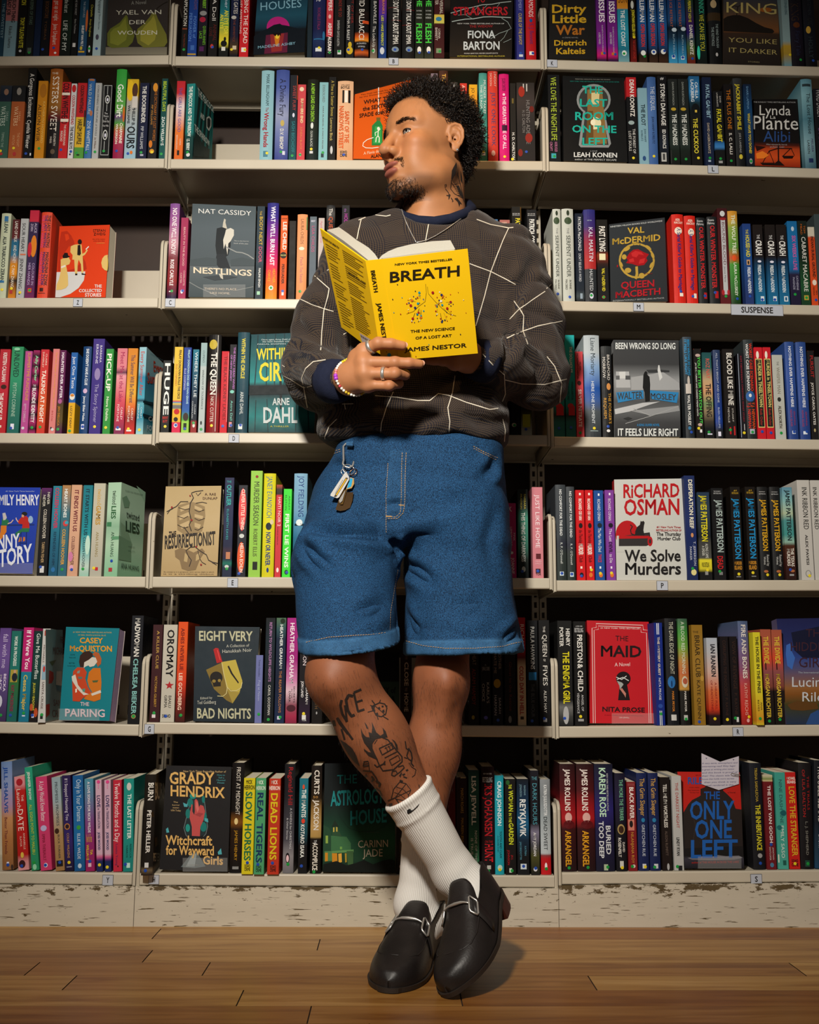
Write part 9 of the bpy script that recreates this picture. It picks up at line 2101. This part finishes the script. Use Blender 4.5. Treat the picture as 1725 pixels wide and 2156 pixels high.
stitch(c5((770, 910), (745, 1050), (720, 1200), (715, 1330)), 0.8); stitch(c5((235, 170), (300, 110), (390, 85))); stitch(c5((240, 185), (310, 125), (390, 100)), 0.8); stitch(c5((1290, 65), (1370, 110), (1460, 145))); stitch(c5((1290, 80), (1370, 122), (1450, 158)), 0.8)
for a, b in (((782, 469), (818, 469)), ((692, 545), (732, 545))): ribbon(stit, td, c5(a, b), 2.6, hexlin('#c79a5c'), 0.0022, 2)
seam = MB()
so = mesh_obj('denim_shorts', VD, FD, [DENIM, mat('tan_thread', '#b08a55', 0.8, noise=0.15)], man, cd, True, stit); so['label'] = 'knee-length blue denim shorts with tan stitching'
# raised fly flap and pocket edges as part of the shorts
fm = MB()
def strip(pts, w, col=(0.55, 0, 0, 1), off=0.0014): ribbon(fm, td, c5(*pts), w, col, off, 3)
fillp = c5((722, 95), (838, 95), (826, 470), (800, 535), (765, 566), (690, 566), (696, 430), (706, 240))
fillpoly(fm, td, fillp, (0.12, 0, 0, 1), 0.0011, 1.2)
if False: strip([(724, 90), (706, 250), (697, 430), (690, 560)], 2.4, (1, 0, 0, 1), 0.0016)
fm_o = fm.build('fly_flap', DENIM, so, True); fm_o['label'] = 'paler stitched fly placket'
# ================================================================= socks
def sock(name, legf, cuffp, cuffn, ank, knee, heel, toe, up, ridge):
 def f(p):
  d = legf(p)-0.0042
  dc = (p-cuffp)@cuffn
  d = d-0.0022*np.exp(-((dc+0.006)/0.005)**2)-0.0018*np.exp(-((dc+ridge)/0.0045)**2)-0.0012*(dc > -ridge)
  return smax(d, dc, 0.003)
 v, F = sdf_mesh(f, *box_of([cuffp, ank, heel, toe], 0.085), 0.003, 1)
 ax = (knee-ank)/np.linalg.norm(knee-ank); R = frame(ax); q = v-ank
 ang = (np.arctan2(-(q@R[:, 0])*np.sign(1), (q@R[:, 1])))/(2*math.pi)
 # put the seam of the angle behind the leg
 bk = backR if ank is ankR else backL; b0 = math.atan2(-(bk@R[:, 0]), bk@R[:, 1])/(2*math.pi)
 ang = (ang-b0) % 1.0
 dc = (v-cuffp)@cuffn
 c = np.zeros((len(v), 4)); c[:, 0] = ang; c[:, 1] = np.clip((0.205-(-dc))/0.02, 0, 1)*0.9; c[:, 3] = 1
 return v, F, c
cuR = P(848, 1674, -0.35); cnR = (kneeR-ankR)/np.linalg.norm(kneeR-ankR)
cnR = cnR+V(-0.16, 0, 0.10); cnR /= np.linalg.norm(cnR)
cuL = P(905, 1730, -0.225); cnL = axL
v, F, c = sock('sock', legR, cuR, cnR, ankR, kneeR, heelR, toeR, upR, 0.042)
tk_ = bvh(v, F); lg = MB()
def c7(*a): return [(740+x/4.229, 1620+y/4.229) for x, y in a]
fillpoly(lg, tk_, c7((497, 362), (510, 352), (528, 348), (530, 362), (545, 362), (575, 335), (608, 300), (590, 332), (560, 360), (530, 385), (505, 396), (497, 385)), (0.01, 0.01, 0.01, 1), 0.0008)
s1 = mesh_obj('sock', v, F, [SOCK, mat('black_embroidery', '#121113', 0.8)], man, c, True, lg); s1['label'] = 'white ribbed crew sock with a small black mark, on the crossed leg'
v, F, c = sock('sock', legL, cuL, cnL, ankL, kneeL, heelL, toeL, upL, 0.042)
s2 = mesh_obj('sock', v, F, [SOCK], man, c, True); s2['label'] = 'white ribbed sock on the standing leg'
# ================================================================= loafers
def loafer(toe, heel, up, side_sign, label):
 a = (toe-heel); L = np.linalg.norm(a); a = a/L; up = up-a*(up@a); up /= np.linalg.norm(up); s = np.cross(a, up)   # s: to the wearer's right
 L = L*1.0
 T_ = np.concatenate([[0, .01, .03, .06, .12, .2, .3, .45, .6, .7], 0.7+0.3*np.sin(np.linspace(0.1, math.pi/2, 24))])
 Wd = np.concatenate([[.012, .018, .025, .030, .035, .0375, .038, .043, .050, .0515], .0515*(1-np.sin(np.linspace(0.1, math.pi/2, 24))**2.3)**0.6]); Wd[-1] = 0.0006
 Hh = np.interp(T_, [0, .06, .2, .3, .38, .46, .54, .62, .72, .82, .92, .97, 1.0], [.112, .118, .104, .090, .088, .080, .070, .060, .049, .041, .033, .026, .012])
 lift = lambda t: 0.024*(1-np.clip((t-0.22)/0.36, 0, 1))**1.5 if t > 0.0 else 0.024
 bend = lambda t: -0.010*math.sin(math.pi*t)*side_sign
 def Wp(t, y, z): return heel+a*(t*L)+s*(y+bend(t))+up*(z+lift(t))
 root = empty('loafer', heel, None, None); root.parent = man; root.matrix_parent_inverse = Matrix.Translation(-Vector(man.location)); root['label'] = label
 mb = MB(); g = []
 def sec(t, ph):
  w, h = np.interp(t, T_, Wd), np.interp(t, T_, Hh)
  c, s_ = math.cos(ph), math.sin(ph)
  e = 0.62
  return Wp(t, w*math.copysign(abs(c)**e, c), 0.008+h*abs(s_)**0.9)
 def topen(ph):
  return float(np.interp(abs(ph-math.pi/2), [0, 0.3, 0.5, 0.65, 0.75, 0.82, 0.88, 0.96, 1.04], [0.325, 0.328, 0.342, 0.37, 0.42, 0.42, 0.34, 0.14, 0.0]))
 nphi = 61; NT = 48
 for j in range(nphi):
  ph = math.pi*j/(nphi-1); t0 = topen(ph)
  for i in range(NT): u = i/(NT-1); g.append(sec(t0+(1-t0)*(1-(1-u)**1.35), ph))
 fs = [(j*NT+i, j*NT+i+1, (j+1)*NT+i+1, (j+1)*NT+i) for j in range(nphi-1) for i in range(NT-1)]
 mb.add(g, fs); up_o = mb.build('upper', LEATHER, root, True)
 sd = up_o.modifiers.new('thickness', 'SOLIDIFY'); sd.thickness = 0.0022; sd.offset = -1
 # moccasin seam across the toe and the strap
 tb = MB()
 tb.tube([sec(t, math.pi/2+w)-up*0.0002 for t, w in [(0.44, -0.80), (0.55, -0.80), (0.66, -0.78), (0.75, -0.66), (0.80, -0.42), (0.82, 0), (0.80, 0.42), (0.75, 0.66), (0.66, 0.78), (0.55, 0.80), (0.44, 0.80)]], 0.0015, 5)
 tb.build('apron_seam', LEATHER, up_o, True)
 stp = MB(); n = 25; v = []
 for k in range(n):
  ph = 0.06*math.pi+0.88*math.pi*k/(n-1)
  for tt in (0.455, 0.50, 0.545):
   p = sec(tt, ph); c = Wp(tt, 0, 0.01); o = p-c; o -= a*(o@a); v.append(p+o/np.linalg.norm(o)*0.0018)
 stp.add(v, [(3*k+q, 3*k+q+1, 3*k+q+4, 3*k+q+3) for k in range(n-1) for q in (0, 1) if not (0.30 < (k+.5)/(n-1) < 0.70)])
 so_ = stp.build('strap', LEATHER, root, True); m_ = so_.modifiers.new('thickness', 'SOLIDIFY'); m_.thickness = 0.0016; m_.offset = 1
 bit = MB()
 def sp_(t, ph, o=0.0045):
  p = sec(t, ph); c = Wp(t, 0, 0.012); d = p-c; d -= a*(d@a); return p+d/np.linalg.norm(d)*o
 for sg in (-1, 1):
  m0 = math.pi/2+sg*0.60
  q = [sp_(0.455, m0-0.17), sp_(0.55, m0-0.17), sp_(0.55, m0+0.17), sp_(0.455, m0+0.17)]
  ring = []
  for i in range(4):
   A, B = q[i], q[(i+1) % 4]; ring += [A+(B-A)*t for t in (0.12, 0.5, 0.88)]
  bit.tube(ring, 0.0019, 7, closed=True)
 bit.tube([sp_(0.503, math.pi/2+x, 0.005) for x in np.linspace(-0.46, 0.46, 9)], [0.0016, 0.0016, 0.0018, 0.0026, 0.0032, 0.0026, 0.0018, 0.0016, 0.0016], 7)
 bo = bit.build('horsebit', SILVER, root, True); bo['label'] = 'silver snaffle bit'
 # welted sole and stacked heel
 out = [(t, np.interp(t, T_, Wd)+0.0035) for t in np.concatenate([np.linspace(0, .7, 24), .7+.3*np.sin(np.linspace(.08, math.pi/2, 18))])]
 ring = [(t, w) for t, w in out]+[(t, -w) for t, w in reversed(out)]
 sb = MB(); n = len(ring)
 ex = lambda t: t+(0.012 if t > 0.98 else -0.010 if t < 0.02 else 0)
 top = [Wp(t, w, 0.009)+a*((ex(t)-t)*L) for t, w in ring]; bot = [Wp(t, w*0.97, 0.0012)+a*((ex(t)-t)*L) for t, w in ring]
 half = n//2
 fc = [(i, (i+1) % n, n+(i+1) % n, n+i) for i in range(n)]+[(i, n-1-i, n-2-i, i+1) for i in range(half-1)]+[(n+i, n+i+1, 2*n-2-i, 2*n-1-i) for i in range(half-1)]
 sb.add(top+bot, fc); sb.build('sole', SOLEM, root)
 hb = MB(); hr = [(t, np.interp(t, T_, Wd)+0.0025) for t in np.linspace(0, 0.25, 14)]; ring = hr+[(t, -w) for t, w in reversed(hr)]; n = len(ring); half = n//2
 top = [Wp(t, w, 0.0014) for t, w in ring]; bot = [heel+a*(t*L)+s*(w*0.95+bend(t))+up*0.0006 for t, w in ring]
 fc = [(i, (i+1) % n, n+(i+1) % n, n+i) for i in range(n)]+[(n+i, n+i+1, 2*n-2-i, 2*n-1-i) for i in range(half-1)]
 hb.add(top+bot, fc); ho = hb.build('heel', mat('stacked_leather_heel', '#4a2218', 0.5, noise=0.35, nscale=50), root); ho['label'] = 'reddish brown stacked heel'
 return root
loafer(toeL+fL*0.0, heelL, upL, -1, 'black horsebit loafer flat on the floor')
loafer(toeR, heelR, upR, 1, 'black horsebit loafer balanced on its toe, heel lifted')
# ================================================================= jewellery
def ringband(name, c, ax, r, w, m, label):
 R = frame(ax); mb = MB(); prof = [(-w/2, 0), (-w/2, 0.0014), (w/2, 0.0014), (w/2, 0)]; n = 28; v = []
 for i in range(n):
  an = 2*math.pi*i/n; d = R[:, 0]*math.cos(an)+R[:, 1]*math.sin(an)
  for z, o in prof: v.append(c+d*(r+o)+R[:, 2]*z)
 mb.add(v, [(4*i+j, 4*i+(j+1) % 4, 4*((i+1) % n)+(j+1) % 4, 4*((i+1) % n)+j) for i in range(n) for j in range(4)])
 o = mb.build(name, m, man, True); o['label'] = label
ringband('ring', kn[0]+(fg[0][0]-kn[0])*0.50, fg[0][0]-kn[0], 0.0128, 0.0075, SILVER, 'wide silver ring on the index finger')
ringband('ring', kn[2]+(fg[2][0]-kn[2])*0.62, fg[2][0]-kn[2], 0.0117, 0.0062, SILVER, 'plain silver band on the ring finger')
wd = (wrR-elR)/np.linalg.norm(wrR-elR); hd_ = kn[1]-wrR; bx_ = frame(hd_*0.6/np.linalg.norm(hd_)+wd*0.4)
bcen = wrR+hd_*0.10
bl = empty('bracelet', bcen, None, None); bl.parent = man; bl.matrix_parent_inverse = Matrix.Translation(-Vector(man.location)); bl['label'] = 'beaded bracelet of white, pink, purple and yellow beads'
hand_t = bvh(VA, FA)
NB = 40
for i in range(NB):
 an = 2*math.pi*i/NB; d = bx_[:, 0]*math.cos(an)+bx_[:, 1]*math.sin(an)
 l_, n_, ix, ds = hand_t.ray_cast(Vector(bcen+d*0.09), Vector(-d))
 p = np.array(l_)+d*0.0022 if l_ is not None else bcen+d*0.031
 X2, y2 = PX(p); col = '#e6e2da'
 if p[1] < bcen[1]+0.01: col = next((c for a, c in ((764, '#d8c02a'), (778, '#e6e2da'), (786, '#e8868a'), (790, '#e6e2da'), (798, '#a03ac0'), (804, '#e6e2da'), (808, '#d86a3a'), (813, '#e6e2da'), (818, '#c03a4a'), (824, '#e6e2da'), (831, '#c8a82a')) if y2 < a), '#e6e2da')
 mb = MB(); mb.sphere(p, 0.0029 if col != '#a03ac0' else 0.0045, 9, 6)
 mb.build('bead', mat('bead_'+col[1:], col, 0.25), bl, True)
# necklace: chain hanging over the collar to the chest
mb = MB(); pts = []
for (x, y) in c2((722, 50), (735, 90), (760, 145), (785, 200), (812, 252)): pts.append((x, y))
pts2 = c2((812, 252), (870, 240), (920, 215), (1000, 165), (1070, 120), (1105, 85), (1115, 55))
allp = []
tree2 = bvh(np.concatenate([VS, VH]), np.concatenate([FS, FH+len(VS)]))
for (a, b), (c, d) in zip((pts+pts2)[:-1], (pts+pts2)[1:]):
 for i in range(6):
  h_, _ = hit(tree2, a+(c-a)*i/6, b+(d-b)*i/6, 0.0028)
  if h_ is not None: allp.append(h_)
ok = [allp[0]]
for p in allp[1:]:
 if np.linalg.norm(p-ok[-1]) < 0.05: ok.append(p)
mb.tube(ok, 0.0011, 6); mb.build('necklace', SILVER, man, True)['label'] = 'thin silver chain over the collar'

# ================================================================= the open yellow book in his hands
bk = empty('open_book', P(822, 752, -0.38), 'bright yellow hardcover lying open in the hands of the man', 'book')
Str, Sbr, Rt, Rb = P(804, 546, -0.50), P(840, 757, -0.385), P(985, 524, -0.505), P(1006.5, 744, -0.39)
Stl, Sbl, Lt, Lb = P(769.6, 549, -0.495), P(803, 750, -0.38), P(674, 481, -0.385), P(719, 689, -0.265)
Lc = P(766, 728, -0.33)
YEL = hexlin('#e3b610')
def k3(pl, x, y, off): return pl.at(660+x/4.792, 470+y/4.792, off)
def pl3(a, b, c):
 n = np.cross(b-a, c-a); n /= np.linalg.norm(n)
 if n@(CAMP-a) < 0: n = -n
 return Plane(a, n)
plR, plL, plS = pl3(Str, Rt, Rb), pl3(Stl, Lt, Lb), pl3(Stl, Str, Sbr)
def board(mb, poly, pl, th, col):
 q = [pl.p+(np.asarray(p)-pl.p)-pl.n*((np.asarray(p)-pl.p)@pl.n) for p in poly]; b = [p-pl.n*th for p in q]; n = len(q)
 mb.add(q+b, [tuple(range(n)), tuple(range(2*n-1, n-1, -1))]+[(i, (i+1) % n, n+(i+1) % n, n+i) for i in range(n)], col)
mb = MB()
board(mb, [Str, Rt, Rb, Sbr], plR, 0.0026, YEL); board(mb, [Stl, Lt, Lb, Lc, Sbl], plL, 0.0026, YEL); board(mb, [Stl, Str, Sbr, Sbl], plS, 0.0026, YEL)
BL_ = hexlin('#241c0c')
def tx(pl, s, x0, x1, yb, yt, rise, bold=False, col=BL_, off=0.0006): text(mb, s, lambda a, b: k3(pl, x0+(x1-x0)*a, yb+rise*a+(yt-yb)*b, off), col, bold)
tx(plR, 'NEW YORK TIMES BESTSELLER', 822, 1405, 428, 408, -54, True)
tx(plR, 'BREATH', 772, 1476, 598, 496, -68, True)
tx(plR, 'THE NEW SCIENCE', 980, 1428, 1106, 1080, -32, True)
tx(plR, 'OF A LOST ART', 1030, 1396, 1172, 1146, -26, True)
tx(plR, 'JAMES NESTOR', 918, 1548, 1298, 1258, -48, True)
def sp_text(s, p0, p1, wd):       # lettering running down the spine
 (x0, y0), (x1, y1) = p0, p1; L = math.hypot(x1-x0, y1-y0); nx, ny = (y1-y0)/L, -(x1-x0)/L
 text(mb, s, lambda a, b: k3(plS, x0+(x1-x0)*a+nx*b*wd, y0+(y1-y0)*a+ny*b*wd, 0.0008), BL_, True)
sp_text('BREATH', (578, 480), (612, 698), 40); sp_text('JAMES NESTOR', (640, 805), (712, 1270), 40)
rl = np.random.default_rng(9); CC = ['#9a1c20', '#c8641e', '#1f8a9a', '#262b33', '#d8d4c0', '#2a2f5a']
def disc(pl, x, y, r, c, off):
 mb.add([k3(pl, x, y, off)]+[k3(pl, x+r*math.cos(6.2832*i/10), y+r*math.sin(6.2832*i/10), off) for i in range(10)], [(0, i+1, (i+1) % 10+1) for i in range(10)], hexlin(c))
def ln(pl, pts, w): v, f = thick_line(lambda x, y, o: k3(pl, x, y, o), pts, w, 0.0006); mb.add(v, f, hexlin('#4a3a10'))
ln(plR, [(1132, 612), (1140, 700), (1128, 790), (1060, 840), (1010, 890), (940, 915)], 3); ln(plR, [(1150, 640), (1160, 710), (1230, 790), (1300, 860), (1360, 910), (1440, 935)], 3)
for i in range(74):
 sgn = -1 if i % 2 else 1; t = rl.uniform(0, 1); w = rl.uniform(0.15, 1)
 cx_, cy_ = (1030, 850) if sgn < 0 else (1320, 840)
 an = rl.uniform(0, 6.28); x, y = cx_+105*math.cos(an)*w**.5*(0.95), cy_+165*math.sin(an)*w**.5-sgn*0
 if sgn < 0 and x > 1090 and y > 890 or sgn > 0 and x < 1230 and y > 850: x += 60*sgn
 x0, y0 = (1085, 800) if sgn < 0 else (1250, 800)
 if i % 3 == 0: ln(plR, [(x, y), (x+(x0-x)*.35, y+(y0-y)*.45)], 2)
 disc(plR, x, y, rl.choice([5, 5, 6, 7, 8, 11, 13], p=[.25, .2, .15, .15, .1, .1, .05]), CC[rl.integers(6)], 0.0008)
for x, y, r, c in ((1003, 962, 13, 0), (983, 830, 14, 0), (994, 779, 13, 1), (1069, 700, 12, 2), (1027, 853, 13, 5), (1055, 810, 12, 2), (1205, 700, 14, 0), (1294, 723, 13, 5), (1288, 786, 13, 4), (1300, 825, 11, 2), (1351, 859, 13, 0), (848, 618, 6, 3), (800, 768, 6, 3), (880, 917, 6, 0), (895, 750, 5, 2), (812, 902, 5, 2), (1484, 1121, 6, 3), (1035, 1344, 5, 0), (1165, 1224, 5, 2), (1515, 774, 5, 4), (1462, 697, 4, 0), (1540, 904, 4, 0), (765, 1330, 20, 2), (740, 1298, 5, 3)): disc(plR, x, y, r, CC[c], 0.001)
# small praise print on the back board: two columns of short rules and two headings
for (x0, y0, x1, y1, n, lw) in ((120, 205, 250, 285, 30, 0), (290, 270, 500, 400, 38, 1)):
 for i in range(n):
  t = i/n; gx, gy = (185*t, 830*t*1.0) if lw == 0 else (150*t, 880*t*0.97)
  if i in (6, 13, 20): continue
  l_ = rl.uniform(0.55, 1.0)*(1 if lw == 0 else 1-0.15*t); ax_, ay_ = x0+gx, y0+gy; bx2, by2 = ax_+(x1-x0)*l_, ay_+(y1-y0)*l_
  if by2 > 1130: continue
  v, f = thick_line(lambda x, y, o: k3(plL, x, y, o), [(ax_, ay_), (bx2, by2)], 5, 0.0006); mb.add(v, f, hexlin('#6a520c'))
for s, x, y, dx, dy in (('PRAISE FOR BREATH', 90, 150, 165, 108), ('PRAISE FOR DEEP', 350, 510, 175, 110)):
 text(mb, s, lambda a, b: k3(plL, x+dx*a+4*b, y+dy*a-17*b, 0.0006), BL_, True)
mb.add([k3(plL, *q, 0.0007) for q in ((465, 1105), (590, 1180), (555, 1230), (500, 1230))], [(0, 1, 2, 3)], hexlin('#b9a9a4'))
for i in range(12):
 v, f = thick_line(lambda x, y, o: k3(plL, x, y, o), [(478+i*8, 1128+i*5), (484+i*8, 1150+i*5)], 3 if i % 3 else 5, 0.0009); mb.add(v, f, hexlin('#2a2320'))
mb.build('cover', PRINT, bk)
ub = (Str+Stl)/2-(Sbr+Sbl)/2; ub /= np.linalg.norm(ub)
for poly, nm, pa, pb_, pc in (([(700, 356), (850, 338), (1000, 315), (1200, 290), (1425, 266), (1432, 262), (1385, 176), (1200, 186), (1000, 214), (850, 250), (760, 286), (690, 330), (655, 376)], 'pages', Str, Rt, Rb),
                         ([(118, 74), (180, 110), (280, 178), (380, 255), (460, 320), (540, 384), (560, 388), (640, 378), (600, 316), (540, 254), (480, 214), (420, 178), (330, 108), (240, 45)], 'pages', Stl, Lt, Lb)):
 pt = Plane(pa-ub*0.0035, ub); pl_ = plR if pa is Str else plL; q = [k3(pt, x, y, 0)-pl_.n*0.0045 for x, y in poly]
 dd = (Sbr-Str)+(Rb-Rt) if pa is Str else (Sbl-Stl)+(Lb-Lt); dd /= np.linalg.norm(dd)
 m2 = MB(); n = len(q); b = [p+dd*0.18 for p in q]
 m2.add(q+b, [tuple(range(n)), tuple(range(2*n-1, n-1, -1))]+[(i, n+i, n+(i+1) % n, (i+1) % n) for i in range(n)])
 m2.build(nm, mat('cream_page_edges', '#b5b1a4', 0.8, noise=0.08, nscale=300), bk)
# ================================================================= keys on a carabiner at the belt loop
kc = empty('keychain', P(735, 960, -0.31), 'silver carabiner with keys and tags hanging from a belt loop of the denim shorts', 'keys')
def k8(x, y): return (670+x/8.625, 920+y/8.625)
ha, na = hit(td, *k8(560, 500)); hb2, _ = hit(td, *k8(450, 1200))
if ha is None: ha = P(735, 980, -0.30)
if hb2 is None: hb2 = ha-V(0, 0, .09)
tv = ha-hb2; sx_ = V(1, 0, 0); nn_ = np.cross(sx_, tv); nn_ /= np.linalg.norm(nn_)
if nn_@(CAMP-ha) < 0: nn_ = -nn_
plK = Plane(ha+nn_*0.010, nn_)
K = lambda x, y, o=0.0: plK.at(*k8(x, y), o)
mb = MB(); mb.tube([K(640, 60), K(580, 105), K(500, 125), K(460, 170), K(462, 300), K(465, 420), K(450, 490), K(490, 540), K(560, 560), K(625, 530), K(650, 450), K(690, 280), K(720, 150), K(690, 70)], 0.0021, 9, closed=True)
mb.build('carabiner', SILVER, kc, True)
for c, r, o, m in ((K(555, 590, 0.001), 0.0125, 0.35, SILVER), (K(470, 650, 0.002), 0.0075, 0.9, SILVER), (K(640, 640, 0), 0.0085, -0.5, mat('copper_ring', '#a8714f', 0.25, metal=1.0, noise=0.05))):
 mb = MB(); R = frame(nn_+sx_*o); mb.tube([c+(R[:, 0]*math.cos(6.2832*i/20)+R[:, 1]*math.sin(6.2832*i/20))*r for i in range(20)], 0.0009, 6, closed=True); mb.build('key_ring', m, kc, True)
def plate(name, pts, o, th, m, label, deco=()):
 mb = MB(); n = len(pts); a = [K(x, y, o) for x, y in pts]; b = [K(x, y, o-th) for x, y in pts]
 mb.add(a+b, [tuple(range(n)), tuple(range(2*n-1, n-1, -1))]+[(i, n+i, n+(i+1) % n, (i+1) % n) for i in range(n)], hexlin(deco[0]) if deco else (0.5, 0.5, 0.5, 1))
 for i, (c, q) in enumerate(deco[1:]): mb.add([K(x, y, o+0.0002*(i+1)) for x, y in q], [tuple(range(len(q)))], hexlin(c))
 ob = mb.build(name, m, kc); ob['label'] = label
plate('dog_tag', [(450, 1000), (640, 1005), (625, 1150), (580, 1285), (490, 1330), (400, 1345), (315, 1320), (370, 1150)], -0.002, 0.0012, mat('bronze_tag', '#7a5f42', 0.32, metal=1.0, noise=0.1), 'bronze plate')
plate('key', [(440, 960), (530, 950), (490, 1080), (450, 1225), (400, 1225), (375, 1180), (410, 1060)], 0.001, 0.002, GOLDT, 'brass key')
plate('key', [(470, 1000), (500, 960), (440, 1160), (395, 1200), (375, 1150)], 0.0035, 0.0012, SILVER, 'steel key')
plate('charm', [(580, 735), (650, 750), (655, 850), (610, 930), (505, 955), (540, 860)], -0.0005, 0.002, PRINT, 'turquoise charm', ('#a8844a', ('#2a90b8', [(585, 745), (630, 760), (600, 900), (520, 940), (545, 860)])))
plate('key_tag', [(490, 640), (530, 670), (562, 725), (560, 780), (380, 1095), (345, 1112), (222, 1068), (228, 1035)], 0.005, 0.0012, PRINT, 'white loyalty card tag', ('#b4b2ae', ('#3a352c', [(505, 735), (545, 745), (330, 1090), (285, 1088)]), ('#d8a41e', [(505, 757), (520, 765), (340, 1060), (322, 1052)]), ('#7a7874', [(445, 775), (452, 780), (312, 1030), (305, 1026)])))
lp = MB(); q = [hit(td, *k8(x, y), 0.0125)[0] for x, y in ((585, 120), (700, 120), (690, 200), (580, 190))]
if all(x is not None for x in q):
 lp.add(q+[x-nn_*0.004+V(0, 0, 0.0) for x in q]+[], [(0, 1, 2, 3), (4, 7, 6, 5), (0, 4, 5, 1), (1, 5, 6, 2), (2, 6, 7, 3), (3, 7, 4, 0)]); lp.build('belt_loop', DENIM, so)
# ================================================================= clear stands under the outward covers, review card
ACR = mat('clear_acrylic', '#e8e8e6', 0.06, noise=0.005, Alpha=0.06, IOR=1.49)
def stand(key, ox, oy, s, x0, x1, y0, y1, label, T):
 pl = FPL[key][1]; f = lambda x, y, o: pl.at(ox+x/s, oy+y/s, o); mb = MB()
 def bx(p, q): mb.add(p+q, [(0, 1, 2, 3), (7, 6, 5, 4), (0, 4, 5, 1), (1, 5, 6, 2), (2, 6, 7, 3), (3, 7, 4, 0)])
 c = [(x0, y0), (x1, y0), (x1, y1), (x0, y1)]
 bx([f(x, y, 0.0062) for x, y in c], [f(x, y, 0.0045) for x, y in c])
 b = [f(x, y, 0.0045) for x, y in ((x0, y1-7), (x1, y1-7), (x1, y1), (x0, y1))]; bx(b, [p-pl.n*0.0055 for p in b])
 e = mb.build('book_stand', ACR); tag(e, label, 'stand', 'clear acrylic book stands')
stand('grey with a perched pale figure/white', 330, 420, 4.107, 402, 768, 735, 843, 'clear acrylic stand lip under the grey cover, third shelf', .024)
stand('teal with an embracing couple/orange and pink', 0, 1270, 4.539, 560, 950, 1008, 1122, 'clear acrylic stand lip under the teal cover with the couple', .034)
stand('bright red with a black keyhole/black', 960, 1270, 3.92, 1288, 1648, 908, 993, 'clear acrylic stand lip under the red keyhole cover', .022)
stand('red and black with a rocky island/blue', 1300, 1560, 4.059, 690, 1062, 988, 1090, 'clear acrylic stand lip under the red and black island cover', .024)
stand('black with a hand in a lava lamp/peach gold', 280, 1560, 4.3125, 452, 858, 1062, 1186, 'clear acrylic stand lip under the black lava lamp cover', .036)
stand('bright blue with two seated friends/white', 0, 960, 4.3125, -150, 300, 972, 1066, 'clear acrylic stand lip under the bright blue cover, fifth shelf', .03)
pl = FPL['red and black with a rocky island/blue'][1]; f = lambda x, y, o: pl.at(1300+x/4.059, 1560+y/4.059, o)
mb = MB(); q = [(720, 105), (880, 178), (1040, 130), (1040, 368), (868, 420), (722, 370)]
mb.add([f(x, y, 0.0034) for x, y in q]+[f(x, y, 0.003) for x, y in q], [tuple(range(6)), (11, 10, 9, 8, 7, 6)]+[(i, 6+i, 6+(i+1) % 6, (i+1) % 6) for i in range(6)], hexlin('#b9b2bc'))
for i, s in enumerate(('A very eerie, atmospheric and', 'entertaining read! Riley Sager', 'is great at writing plot twists', 'and this book is proof of', 'that! The classic tale of a', 'house that holds more secrets', 'than you think is very', 'well rendered in this')):
 y = 198+i*27; x0 = 724+(0 if i < 6 else (i-5)*18); x1 = 1026-(i % 3)*14-(0 if i < 6 else (i-5)*10)
 text(mb, s, lambda a, b: f(x0+(x1-x0)*a+3*b, y-6*a-13*b, 0.0036), hexlin('#3a3a6a'))
for x, y in ((762, 148), (994, 160)): mb.add([f(x-8, y-6, .0036), f(x, y-2, .0036), f(x+8, y-6, .0036), f(x, y+8, .0036)], [(0, 1, 2, 3)], hexlin('#1f2240'))
tag(mb.build('review_card', PRINT), 'handwritten white card clipped over the red and black cover, bottom shelf', 'card')
mb = MB(); mb.tube([f(x, y, .0046) for x, y in ((1040, 305), (985, 298), (970, 286), (980, 275), (1046, 288), (1052, 296), (1000, 290))], 0.0006, 6)
tag(mb.build('paper_clip', SILVER), 'small wire paper clip on the handwritten card, bottom shelf', 'paper clip')
